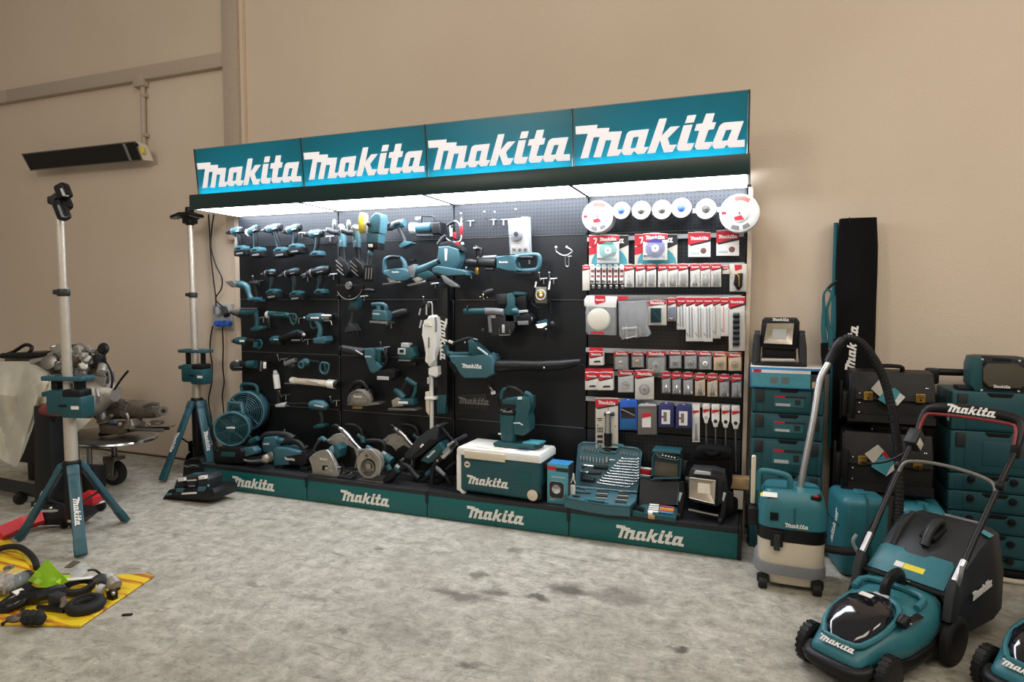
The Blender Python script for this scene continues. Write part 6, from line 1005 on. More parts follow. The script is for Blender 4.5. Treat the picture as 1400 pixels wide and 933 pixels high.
P(t, 'rail', STL, tb(c, [(120, 825), (295, 828)], Y-.03, 11)); P(t, 'base_bar', BLK, M().span((at(1033, 500, Y).x, Y-.03, zt+.002), (at(1102, 500, Y).x, Y+.1, zt+.02), .006)); P(t, 'inner_panel', BLK, pr(c, rect(215, 795, 180, 60), Y+.02, .03, 4))
# long bag
o = at(1170, 600, .0); t = thing('guide_rail_bag', 'tall black bag with teal edge leaning on the wall', 'bag', (4.62, .05, 0)); 
zt_ = at(1172, 299, .08).z; xl, xr = at(1145, 300, .08).x, at(1201, 300, .08).x
def sl(z): return .09*(1-z/zt_)
rg = []
for i in range(13):
    z = .02+(zt_-.02)*i/12; wob = .006*math.sin(i*2.1); yb_ = .10-sl(z)-.012*abs(math.sin(i*1.7)); nar = .012 if i == 12 else 0
    rg.append([Vector((xl+nar, yb_-.03, z)), Vector((xl+.02, yb_-.045+wob, z)), Vector(((xl+xr)/2, yb_-.052-wob, z)), Vector((xr-.02, yb_-.045+wob, z)), Vector((xr-nar, yb_-.03, z)), Vector((xr-nar, yb_+.02, z)), Vector((xl+nar, yb_+.02, z))])
bg = P(t, 'bag', FAB, M().loft(rg)); P(t, 'teal_edge', FABT, M().tube([(xl-.006, .10-sl(z)-.012, z) for z in (.6, .9, 1.2, 1.6, zt_-.02)], .014, n=6)); P(t, 'zip_pull', BLK, M().tube([(xl+.06, .045, zt_+.004), (xl+.06, .03, zt_-.03)], .004, n=6)); wordmark(bg, (at(1165, 478, -.02).x, .0, at(1165, 476, -.0).z), .262, PRINT, u=(.05, .03, 1), v=(-1, 0, .05), th=.002)
c = R1; P(t, 'strap_loop', BLK, tb(c, [(520, 405), (495, 425), (470, 450)], -.02, 8)); P(t, 'strap', FABT, tb(c, [(470, 450), (452, 480), (452, 560), (450, 650), (458, 740)], -.04, [6, 6, 9, 13, 14], sm=3, flat=.5)); P(t, 'strap', FABT, tb(c, [(470, 450), (495, 470), (485, 510), (468, 560), (475, 640), (490, 700), (480, 760)], -.035, [6, 6, 6, 8, 10, 13, 12], sm=3, flat=.5)); P(t, 'strap_end', FAB, tb(c, [(455, 735), (458, 800), (470, 900)], -.05, [18, 20, 16], n=8)); P(t, 'side_pocket', FABT, tb(c, [(508, 480), (505, 640), (498, 712)], -.0, [8, 12, 14], n=8))
# blow moulded cases on the floor
def moulded(label, loc, rz, w, d, h, mark):
    t = thing('moulded_case', label, 'case', loc, rz=rz, world=False, group='moulded cases on the floor')
    b = M().box((w/2, d/2, h/2), (w, d, h), .05, 4); s_ = P(t, 'shell', TEALM, b); P(t, 'seam', TEALD, M().box((w*.52, d/2, h/2), (.012, d+.006, h+.006), .02)); P(t, 'band', TEALD, M().box((w/2, d/2, h*.62), (w+.008, d*.7, .016), .004)); P(t, 'latch', TEALD, M().box((w*.52, -.004, h*.35), (.05, .012, .07), .005))
    if mark: wordmark(s_, (-.002, d*.42, h*.56), .22, PRINT, u=(0, .45, -.9), v=(0, .9, .45), th=.002, world=False)
    P(t, 'top_groove', TEALM, M().box((w*.52, d/2, h+.002), (.05, d*.5, .01), .004)); return t
o = flo(1150, 797); moulded('teal moulded case with diagonal white wordmark beside the vacuum', (o.x+.0, o.y+.06, 0), .16, .24, .30, .44, True)
o = flo(1218, 770); moulded('teal moulded case half hidden behind the black hose', (4.80, -.40, 0), -.05, .22, .30, .40, False)
# leather bags
def pilot(label, c, Yf, pts_front, zb, zt2, x0, x1, side, group='black leather bags'):
    t = thing('leather_bag', label, 'bag', ((x0+x1)/2, Yf+.1, zb), group=group); h = zt2-zb; w = x1-x0
    P(t, 'body', LEATH, M().prism([(Yf, zb+.03), (Yf+.01, zb+h*.62), (Yf+.05, zt2-.01), (Yf+.17, zt2), (Yf+.21, zb+h*.6), (Yf+.21, zb+.005), (Yf+.03, zb+.005)], x0, x1, 'yz', .014, 3)); P(t, 'flap', LEATH, M().prism([(Yf-.008, zb+h*.5), (Yf+.004, zb+h*.68), (Yf+.048, zt2+.0), (Yf+.16, zt2+.010), (Yf+.16, zt2+.002), (Yf+.05, zt2-.010), (Yf+.012, zb+h*.66), (Yf+.0, zb+h*.5)], x0+.01, x1-.006, 'yz', .003)); P(t, 'base_band', LEATH, M().prism([(Yf-.012, zb+.02), (Yf-.006, zb+h*.2), (Yf+.05, zb+h*.2), (Yf+.05, zb+.002), (Yf+.01, zb+.002)], x0-.004, x1+.004, 'yz', .008)); P(t, 'side_pocket', LEATH, M().span((x0-.03, Yf+.04, zb+.03), (x0+.01, Yf+.17, zb+h*.62), .014)); P(t, 'side_strap', LEATH, M().span((x0-.036, Yf+.085, zb+.01), (x0-.02, Yf+.125, zb+h*.8), .006)); P(t, 'corner_strip', LEATH, M().span((x0+.002, Yf-.014, zb+.03), (x0+.03, Yf+.004, zb+h*.72), .006))
    for k in (.24, .42, .6): P(t, 'rivet', CHR, M().ball((x0+.05, Yf-.006, zb+h*k), (.006, .004, .006), 8))
    for k in (.22, .82):
        cl = P(t, 'clasp', BRASS, M().box((x0+w*k, Yf-.006, zb+h*.56), (.046, .014, .05), .005)); P(cl, 'clasp_tongue', BRASS, M().box((x0+w*k, Yf-.016, zb+h*.62), (.034, .01, .018), .003)); P(cl, 'keyhole', BLK, M().box((x0+w*k, Yf-.015, zb+h*.53), (.008, .006, .012), .001))
    P(t, 'handle', LEATH, M().tube([(x0+w*.35, Yf+.11, zt2), (x0+w*.37, Yf+.1, zt2+.03), (x0+w*.63, Yf+.1, zt2+.03), (x0+w*.65, Yf+.11, zt2)], .012, sm=4, n=8)); P(t, 'handle_ring', CHR, M().ring((x0+w*.35, Yf+.1, zt2+.012), (1, 0, 0), .012, .003, 16, 6)); P(t, 'snap', CHR, M().ball((x1-.04, Yf+.01, zb+h*.74), (.009, .004, .005), 8))
    return t
Yu = -.25; x0, x1 = at(1161, 550, Yu).x, at(1280, 550, Yu).x
z2t, z2b = at(1215, 588, -.29).z, .42
pilot('upper black leather bag with brass clasps and folded leaflet', R3, -.29, None, z2b, z2t-.03, at(1152, 630, -.29).x, at(1278, 630, -.29).x, None)
z1b = z2t+.012; pilot('lower', R3, Yu, None, z1b, at(1215, 508, Yu).z-.012, x0, x1, None)
lb_ = [o for o in COL.objects if o.name.startswith('leather_bag') and o.parent is None]; lb_[0]['label'] = 'lower black leather bag with a teal and red leaflet'; lb_[1]['label'] = 'upper black leather bag with a leaflet on its front, behind the hose'
def leaflet(label, c, Y, pa, pb, pc):
    t = thing('leaflet', label, 'leaflet', tuple(c.p(*pa[0], Y))); P(t, 'beige_page', CARD, pr(c, pa, Y, .002, 0)); P(t, 'teal_page', TEALC, pr(c, pb, Y-.003, .002, 0)); P(t, 'white_page', WCARD, pr(c, pc, Y-.004, .001, 0)); return t
leaflet('leaflet tucked under the upper bag clasp, crossed by the hose', R3, Yu-.022, [(388, 178), (410, 200), (420, 270), (385, 290), (330, 242)], [(375, 310), (400, 275), (480, 235), (515, 262), (500, 350), (440, 350)], [(515, 268), (550, 295), (500, 350), (485, 320)])
t = leaflet('leaflet with red stripe on the lower bag', R3, -.29-.022, [(290, 658), (375, 598), (415, 640), (345, 720)], [(340, 722), (418, 655), (480, 710), (430, 800), (332, 740)], [(455, 745), (482, 715), (480, 760), (425, 803)]); P(t, 'red_stripe', REDC, pr(R3, [(398, 655), (418, 640), (448, 680), (432, 690)], -.29-.027, .001, 0))
# wet and dry vacuum
c = R5; Y = -.76; o = flo(1078, 812); t = thing('wet_vacuum', 'cream and teal wheeled vacuum with top handle in front of the case stack', 'vacuum cleaner', (at(1082, 800, Y).x, Y+.14, 0))
def oval(x0, x1, y0, y1, n=28, e=4.0):
    cx, cy_, a, b = (x0+x1)/2, (y0+y1)/2, (x1-x0)/2, (y1-y0)/2; r = []
    for i in range(n):
        th = 2*PI*i/n; cc, ss = math.cos(th), math.sin(th); r.append((cx+a*math.copysign(abs(cc)**(2/e), cc), cy_+b*math.copysign(abs(ss)**(2/e), ss)))
    return r
def tub(prof, e=4.0): return M().loft([[Vector((x, y, z)) for x, y in oval(x0, x1, y0, y1, e=e)] for z, x0, x1, y0, y1 in prof])
vx0, vx1 = at(1034, 760, Y).x, at(1131, 760, Y).x; vz = lambda y: at(1080, 630+y/4.664, Y).z; D_ = .30
P(t, 'tank', CRM, tub([(.075, vx0+.02, vx1-.012, Y+.02, Y+D_-.02), (.10, vx0+.008, vx1-.004, Y+.004, Y+D_), (vz(600), vx0+.006, vx1-.004, Y, Y+D_), (vz(520), vx0+.004, vx1-.002, Y, Y+D_)])); P(t, 'grey_band', GRY, tub([(.085, vx0-.012, vx1+.004, Y-.012, Y+D_), (.10, vx0-.014, vx1+.006, Y-.014, Y+D_), (.135, vx0-.006, vx1+.002, Y-.006, Y+D_)])); P(t, 'base', CRM, tub([(.03, vx0+.03, vx1-.02, Y+.02, Y+D_-.02), (.085, vx0-.0, vx1, Y-.004, Y+D_)]))
P(t, 'black_band', BLK, tub([(vz(525), vx0, vx1+.002, Y-.002, Y+D_), (vz(425), vx0+.0, vx1+.004, Y-.004, Y+D_)])); hd = P(t, 'head', TEALM, tub([(vz(440), vx0+.0, vx1+.006, Y-.006, Y+D_), (vz(330), vx0+.002, vx1+.002, Y-.004, Y+D_), (vz(260), vx0+.012, vx1-.01, Y+.01, Y+D_-.01), (vz(215), vx0+.035, vx1-.03, Y+.04, Y+D_-.03)]))
wordmark(hd, at(1010+368/4.664, 630+420/4.664, Y-.01), .108, PRINT, u=(1, 0, 0), v=(0, .03, 1), th=.002)
P(t, 'latch', BLK, M().span((at(1010+300/4.664, 0, Y).x, Y-.022, vz(555)), (at(1010+385/4.664, 0, Y).x, Y-.004, vz(450)), .006)); P(t, 'latch_tongue', DGR, M().span((at(1010+322/4.664, 0, Y).x, Y-.03, vz(575)), (at(1010+365/4.664, 0, Y).x, Y-.012, vz(470)), .005)); hx0, hx1 = at(1010+212/4.664, 0, Y).x+.0, at(1010+430/4.664, 0, Y).x
P(t, 'carry_handle', TEALM, M().tube([(hx0, Y+.12, vz(245)), (hx0, Y+.12, vz(150)), (hx0+.02, Y+.12, vz(118)), (hx1-.03, Y+.12, vz(130)), (hx1, Y+.12, vz(165)), (hx1, Y+.12, vz(260))], .016, sm=3, n=10)); st = P(t, 'warning_label', WCARD, M().box((hx0+.055, Y+.022, vz(238)), (.07, .002, .03), 0, rot=Matrix.Rotation(-.9, 3, 'X'))); P(t, 'warning_label', YEL, M().box((hx0+.022, Y+.02, vz(242)), (.025, .002, .022), 0, rot=Matrix.Rotation(-.9, 3, 'X'))); P(t, 'switch_panel', BLK, M().box((vx1-.055, Y+.045, vz(235)), (.05, .05, .02), .006)); P(t, 'switch', RED, M().box((vx1-.055, Y+.03, vz(224)), (.022, .016, .01), .003))
gr = M()
for k in range(7): gr.span((vx0+.06, Y-.008, vz(390)+k*.006), (vx0+.10, Y-.001, vz(390)+k*.006+.003))
P(t, 'air_slots', BLK, gr); P(t, 'battery_seam', TEALD, M().span((at(1010+455/4.664, 0, Y).x, Y-.010, vz(440)), (at(1010+462/4.664, 0, Y).x, Y+.02, vz(300)), .002)); P(t, 'nozzle_holder', CRM, M().span((vx0-.035, Y+.10, vz(340)), (vx0-.012, Y+.14, vz(20)), .008)); P(t, 'holder_clip', BLK, M().span((vx0-.045, Y+.06, vz(470)), (vx0+.01, Y+.16, vz(350)), .012))
for x in (vx0+.035, vx1-.04):
    for y in (Y+.01, Y+D_-.03): w_ = P(t, 'castor', RUB, M().rcyl((x-.022, y, .03), (x+.022, y, .03), .03, 16)); P(w_, 'castor_fork', BLK, M().span((x-.03, y-.01, .03), (x+.03, y+.02, .075), .008))
# hose and wand
hz = [(vx1-.01, Y+.10, vz(575)), (vx1+.08, Y+.09, vz(575)), tuple(R5.p(790, 590, Y+.06)), tuple(R5.p(790, 680, Y+.04)), tuple(R5.p(745, 790, Y+.0)), tuple(R5.p(725, 870, Y-.02)), tuple(flo(1175, 830, .03)), tuple(flo(1215, 800, .03)), tuple(at(1224, 745, -.62)), tuple(at(1229, 690, -.56)), tuple(at(1228, 620, -.48)), tuple(at(1216, 545, -.42)), tuple(at(1200, 500, -.41)), tuple(at(1178, 470, -.40)), tuple(at(1158, 463, -.40)), tuple(at(1143, 476, -.41))]
hz[6] = (hz[6][0], max(hz[6][1], -1.0), .03); hz[7] = (hz[7][0], max(hz[7][1], -.75), .03)
t = thing('vacuum_hose', 'black ribbed vacuum hose arching up beside the leather bags', 'hose', (hz[6][0], hz[6][1], 0)); P(t, 'hose', RUB, M().tube(hz, .021, sm=6, n=12))
rb = M(); PT = M(); pts = [Vector(p) for p in hz]
def cr(i, u):
    a, b, c_, d_ = pts[max(i-1, 0)], pts[i], pts[i+1], pts[min(i+2, len(pts)-1)]
    return .5*((2*b)+(c_-a)*u+(2*a-5*b+4*c_-d_)*u*u+(3*b-a-3*c_+d_)*u**3)
seq = [cr(i, k/24) for i in range(2, len(pts)-1) for k in range(24)]; acc = 0
for a_, b_ in zip(seq, seq[1:]):
    acc += (b_-a_).length
    if acc > .011: acc = 0; rb.ring(b_, b_-a_, .0205, .0032, 12, 5)
P(t, 'hose_ribs', BLK, rb)
t = thing('vacuum_wand', 'silver bent vacuum wand standing from the floor vacuum to the hose', 'wand', tuple(at(1094, 668, -.6))); P(t, 'tube', SIL, M().tube([at(1094, 668, -.60), at(1101, 630, -.57), at(1112, 575, -.52), at(1119, 530, -.47), at(1124, 512, -.45), at(1136, 492, -.42)], .0185, sm=4, n=16)); P(t, 'elbow', BLK, M().tube([at(1133, 496, -.425), at(1139, 484, -.415), at(1145, 473, -.41), at(1152, 465, -.40)], [.026, .026, .027, .024], sm=3, n=14))
# right stack on a trolley
YR = -.2; xr0 = at(1298, 600, YR).x; xr1 = xr0+.42
zr = [at(1340, y, YR).z for y in (536, 590, 649, 673, 701, 729, 760, 790)]; zr[-1] = max(.06, zr[-1])
lab = ['top case of the right stack, under the site radio', 'second case of the right stack, behind the mower handlebar', 'thin drawer unit just under the mower handlebar', 'drawer unit second from the top of the right drawers', 'drawer unit in the middle of the right drawer stack', 'drawer unit above the lowest one in the right stack', 'lowest drawer unit of the right stack over the trolley']
for i in range(7):
    t = toolcase(lab[i], xr0, xr1, zr[i+1], zr[i], YR, .30, False, lat=i < 2, group='cases of the right stack')
    if i >= 2:
        for x in (.25, .7): P(t, 'drawer_knob', BLK, M().rcyl((xr0+.42*x, YR-.018, (zr[i]+zr[i+1])/2+.02), (xr0+.42*x, YR, (zr[i]+zr[i+1])/2+.02), .018, 14))
    else: P(t, 'side_sticker', WCARD, M().span((xr0-.0012, YR+.02, zr[i]-.17), (xr0-.0002, YR+.06, zr[i]-.12), 0)) if i == 0 else P(t, 'raised_panel', TEALD, M().span((xr0+.15, YR-.008, zr[i+1]+.05), (xr1-.02, YR, zr[i]-.05), .004))
t = thing('case_trolley', 'black trolley frame with tall handle behind the right case stack', 'trolley', (xr0, .02, 0)); zh = at(1292, 510, -.02).z
P(t, 'base_plate', BLK, M().span((xr0-.02, YR, .02), (xr1, .08, .055), .006)); P(t, 'handle_tube', SIL, M().tube([(xr0-.045, .03, .9), (xr0-.045, .03, zh-.03)], .012, n=10)); P(t, 'frame_rail', BLK, M().span((xr0-.075, -.02, .05), (xr0-.015, .06, .96), .008)); P(t, 'handle_corner', BLK, M().span((xr0-.075, .0, zh-.07), (xr0-.01, .06, zh+.02), .012)); P(t, 'handle_bar', BLK, M().rcyl((xr0-.05, .03, zh), (xr0+.40, .03, zh), .020, 12)); P(t, 'cross_bar', BLK, M().span((xr0-.15, -.03, .70), (xr0-.07, .03, .76), .01)); P(t, 'stand_foot', CRM, M().tube([(xr1-.25, YR-.03, .02), (xr1-.05, YR-.03, .015), (xr1-.03, YR-.03, .06), (xr1+.05, YR-.02, .07)], .014, sm=3))
for y in (YR+.03, .05): P(t, 'wheel', RUB, M().rcyl((xr0-.02, y, .0265), (xr0+.02, y, .0265), .026, 16))
t = thing('site_radio', 'rounded black and teal radio lying on the right case stack', 'radio', (at(1365, 540, -.14).x, -.14, zr[0])); Y = -.16; c = R4
P(t, 'body', DGR, pr(c, [(365, 170), (385, 128), (430, 125), (700, 135), (760, 150), (790, 250), (760, 350), (700, 375), (440, 362), (400, 350), (358, 310)], Y, .12, 12, seg=3)); P(t, 'side_bumper', TEALD, pr(c, [(360, 180), (378, 130), (430, 128), (445, 160), (425, 250), (445, 350), (390, 352), (356, 305)], Y-.010, .13, 8)); P(t, 'front_ring', BLK, pr(c, [(430, 200), (460, 165), (670, 168), (735, 200), (735, 320), (690, 345), (470, 335), (430, 290)], Y-.012, .02, 8)); P(t, 'grille', GRILLE, pr(c, [(442, 205), (470, 175), (660, 180), (720, 215), (718, 310), (680, 335), (480, 325), (442, 285)], Y-.018, .012, 6)); wordmark(t, q(c, (558, 322), Y-.022), 92*mpp(c, (558, 322), Y), PRINT, th=.001)
for p in ((435, 148), (672, 158), (430, 345), (665, 352)): P(t, 'corner_screw', LGR, ba(c, p, Y-.012, 8, n=8))
P(t, 'top_slot', BLK, pr(c, rect(560, 150, 120, 18, 3), Y-.002, .01, 3)); P(t, 'foot', RUB, M().span((at(1335, 0, Y).x, Y+.01, zr[0]+.001), (at(1395, 0, Y).x, Y+.1, zr[0]+.02), .005))

# ================================================================ lawn mower
def mower(name, label, loc, ang):
    t = thing(name, label, 'lawn mower', loc, rz=ang, world=False); inv = None
    def sec(y, hw, z0, z1, cr=.62, n=18):
        r = []
        for i in range(n):
            th = 2*PI*i/n; c_, s_ = math.cos(th), math.sin(th); e = 3.2
            r.append(Vector((hw*math.copysign(abs(c_)**(2/e), c_), y, (z0+z1)/2+(z1-z0)/2*math.copysign(abs(s_)**(2/e), s_))))
        return r
    b = M().loft([sec(*a) for a in ((-.105, .085, .085, .13), (-.09, .10, .075, .15), (-.03, .112, .07, .182), (.06, .135, .07, .213), (.16, .165, .075, .235), (.30, .17, .08, .255), (.40, .16, .09, .275), (.43, .15, .12, .285))]); dk = P(t, 'deck_shell', TEALM, b)
    P(t, 'skirt', BLK, M().loft([sec(*a) for a in ((-.115, .09, .05, .095), (-.05, .11, .04, .105), (.08, .135, .04, .115), (.17, .172, .04, .12), (.32, .175, .045, .13), (.42, .155, .05, .14))])); P(t, 'front_bumper', BLK, M().tube([(-.115, -.05, .10), (-.09, -.105, .09), (0, -.118, .09), (.09, -.105, .09), (.115, -.05, .10)], [.026, .028, .028, .028, .026], sm=3, n=10))
    P(t, 'window', SMOKE, M().loft([sec(*a) for a in ((-.055, .045, .14, .185), (-.02, .085, .15, .215), (.06, .105, .17, .262), (.15, .095, .19, .285), (.22, .06, .2, .28), (.235, .04, .21, .265))])); P(t, 'window_frame', TEALM, M().tube([(-.06, -.065, .176), (-.095, .0, .195), (-.11, .08, .222), (-.10, .18, .246), (-.05, .245, .26), (.05, .245, .26), (.10, .18, .246), (.11, .08, .222), (.095, .0, .195), (.06, -.065, .176), (-.06, -.065, .176)], .012, sm=3, n=8))
    wordmark(dk, (0.0, -.082, .165), .135, PRINT, v=(0, .62, .52), th=.003, world=False); P(t, 'window_sticker', WCARD, M().box((-.02, .165, .286), (.05, .03, .002), 0, rot=Matrix.Rotation(.1, 3, 'X'))); P(t, 'latch', LGR, M().box((0, .24, .27), (.06, .03, .012), .004))
    P(t, 'carry_handle', BLK, M().tube([(.0, .27, .26), (.0, .285, .31), (.0, .34, .33), (.0, .39, .325), (.0, .41, .28)], [.02, .018, .018, .018, .02], sm=4, n=10, flat=1.5))
    P(t, 'height_scale', SIL, M().box((.145, .20, .243), (.03, .10, .006), .002, rot=Matrix.Rotation(.25, 3, 'Y')))
    for i in range(6): P(t, 'scale_notch', BLK, M().box((.147, .165+i*.016, .247), (.026, .005, .005), 0, rot=Matrix.Rotation(.25, 3, 'Y')))
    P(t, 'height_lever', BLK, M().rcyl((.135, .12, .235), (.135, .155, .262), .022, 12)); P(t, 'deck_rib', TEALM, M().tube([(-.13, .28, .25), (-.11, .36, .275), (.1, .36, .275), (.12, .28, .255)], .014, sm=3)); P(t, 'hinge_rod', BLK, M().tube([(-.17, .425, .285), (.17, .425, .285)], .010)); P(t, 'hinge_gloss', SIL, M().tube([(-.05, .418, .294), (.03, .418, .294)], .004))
    for s in (-1, 1):
        w_ = P(t, 'wheel', RUB, M().lathe((s*.155-.022, 0, .08), (1, 0, 0), [(0, .062), (.004, .075), (.010, .08), (.034, .08), (.040, .075), (.044, .062)], 30)); P(w_, 'wheel_hub', BLK, M().lathe((s*.155-.024, 0, .08), (1, 0, 0), [(0, .02), (.002, .056), (.046, .056), (.048, .02)], 20)); tr_ = M()
        for k in range(20): a = 2*PI*k/20; tr_.box((s*.155, .0795*math.cos(a), .08+.0795*math.sin(a)), (.036, .012, .004), 0, rot=Matrix.Rotation(a-PI/2, 3, 'X'))
        P(w_, 'wheel_tread', BLK, tr_)
        w_ = P(t, 'wheel', RUB, M().lathe((s*.185-.022, .46, .10), (1, 0, 0), [(0, .08), (.004, .094), (.010, .10), (.034, .10), (.040, .094), (.044, .08)], 32)); P(w_, 'wheel_hub', BLK, M().lathe((s*.185-.024, .46, .10), (1, 0, 0), [(0, .03), (.002, .074), (.046, .074), (.048, .03)], 20))
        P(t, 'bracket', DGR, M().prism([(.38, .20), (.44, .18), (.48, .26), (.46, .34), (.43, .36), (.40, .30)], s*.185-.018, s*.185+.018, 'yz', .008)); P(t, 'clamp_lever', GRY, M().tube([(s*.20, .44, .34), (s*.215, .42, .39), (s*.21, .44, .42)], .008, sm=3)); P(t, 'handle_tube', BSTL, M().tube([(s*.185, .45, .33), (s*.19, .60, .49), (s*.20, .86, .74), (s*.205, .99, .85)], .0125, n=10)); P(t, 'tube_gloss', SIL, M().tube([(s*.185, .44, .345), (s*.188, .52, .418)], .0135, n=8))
        P(t, 'tube_knob', BLK, M().rcyl((s*.22, .80, .69), (s*.19, .80, .69), .022, 12)); P(t, 'upper_clamp', BLK, M().box((s*.205, .96, .82), (.035, .05, .06), .008))
    P(t, 'cross_bar', STL, M().tube([(-.195, .775, .665), (-.17, .80, .715), (-.06, .83, .725), (.08, .83, .715), (.17, .81, .695), (.197, .775, .665)], .009, sm=4, n=8))
    hb = P(t, 'handlebar', BLK, M().tube([(-.205, .97, .84), (-.20, 1.02, .92), (-.16, 1.04, .955), (0, 1.05, .965), (.16, 1.04, .955), (.20, 1.02, .92), (.205, .97, .84)], [.014, .018, .024, .026, .024, .018, .014], sm=4, n=10)); P(t, 'red_bail', REDD, M().tube([(-.195, .955, .84), (-.185, 1.0, .915), (-.15, 1.015, .928), (0, 1.02, .932), (.15, 1.015, .928), (.185, 1.0, .915), (.195, .955, .84)], .008, sm=4, n=8)); wordmark(hb, (.0, 1.024, .966), .20, PRINT, u=(1, 0, 0), v=(0, .25, .97), th=.003, world=False)
    P(t, 'switch_box', DGR, M().box((-.20, .935, .80), (.06, .09, .085), .012, rot=Matrix.Rotation(.8, 3, 'X'))); P(t, 'switch_label', CARD, M().box((-.168, .92, .785), (.004, .04, .05), .001, rot=Matrix.Rotation(.8, 3, 'X'))); P(t, 'cable', BLK, M().tube([(-.20, .90, .76), (-.26, .85, .70), (-.34, .84, .665), (-.40, .86, .65)], .006, sm=4)); P(t, 'cable', BLK, M().tube([(-.2, .9, .76), (-.22, .8, .66), (-.215, .65, .5), (-.23, .52, .36), (-.19, .46, .28)], .005, sm=4))
    P(t, 'rear_flap', TEALM, M().prism([(-.155, 0), (.155, 0), (.15, .13), (.135, .15), (.05, .15), (.04, .125), (-.04, .125), (-.05, .15), (-.135, .15), (-.15, .13)], 0, .014, 'xy', .005).xf(Matrix.Translation((0, .435, .29)) @ Matrix.Rotation(.62, 4, 'X'))); P(t, 'flap_label', mat('yellow_label', '#e6d326', .5) if 'yellow_label' not in bpy.data.materials else bpy.data.materials['yellow_label'], M().box((.02, .475, .335), (.08, .028, .002), 0, rot=Matrix.Rotation(.62, 3, 'X'))); P(t, 'flap_label', WCARD, M().box((-.04, .475, .335), (.035, .028, .0025), 0, rot=Matrix.Rotation(.62, 3, 'X')))
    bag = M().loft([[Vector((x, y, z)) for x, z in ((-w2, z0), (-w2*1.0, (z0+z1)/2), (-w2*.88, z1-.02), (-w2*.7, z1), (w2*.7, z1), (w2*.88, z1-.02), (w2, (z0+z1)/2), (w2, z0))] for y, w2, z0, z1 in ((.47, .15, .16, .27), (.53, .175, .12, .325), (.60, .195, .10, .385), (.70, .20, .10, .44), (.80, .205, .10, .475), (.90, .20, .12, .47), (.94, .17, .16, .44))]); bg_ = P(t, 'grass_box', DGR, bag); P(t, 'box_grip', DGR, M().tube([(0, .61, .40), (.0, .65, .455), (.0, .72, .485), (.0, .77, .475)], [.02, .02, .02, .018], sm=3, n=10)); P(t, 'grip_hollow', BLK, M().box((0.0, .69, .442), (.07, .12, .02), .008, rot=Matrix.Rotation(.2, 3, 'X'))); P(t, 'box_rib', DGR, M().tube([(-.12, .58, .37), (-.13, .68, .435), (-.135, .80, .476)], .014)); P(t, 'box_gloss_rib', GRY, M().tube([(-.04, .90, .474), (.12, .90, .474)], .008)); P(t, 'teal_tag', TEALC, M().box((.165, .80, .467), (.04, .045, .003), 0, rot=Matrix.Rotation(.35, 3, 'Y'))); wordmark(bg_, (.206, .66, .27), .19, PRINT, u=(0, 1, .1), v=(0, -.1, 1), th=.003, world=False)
    return t
ma = -.62; o = flo(1111, 878, .08); mo = Vector((o.x+.145*math.cos(ma), o.y+.145*math.sin(ma), 0))
m1 = mower('lawn_mower', 'teal lawn mower with smoked battery window and black grass box', mo, ma)
o = flo(1352, 962, .0); m2 = dup(m1, (o.x+.14, o.y+.02, 0), 'second teal lawn mower cut off by the lower right corner', rz=-.75)

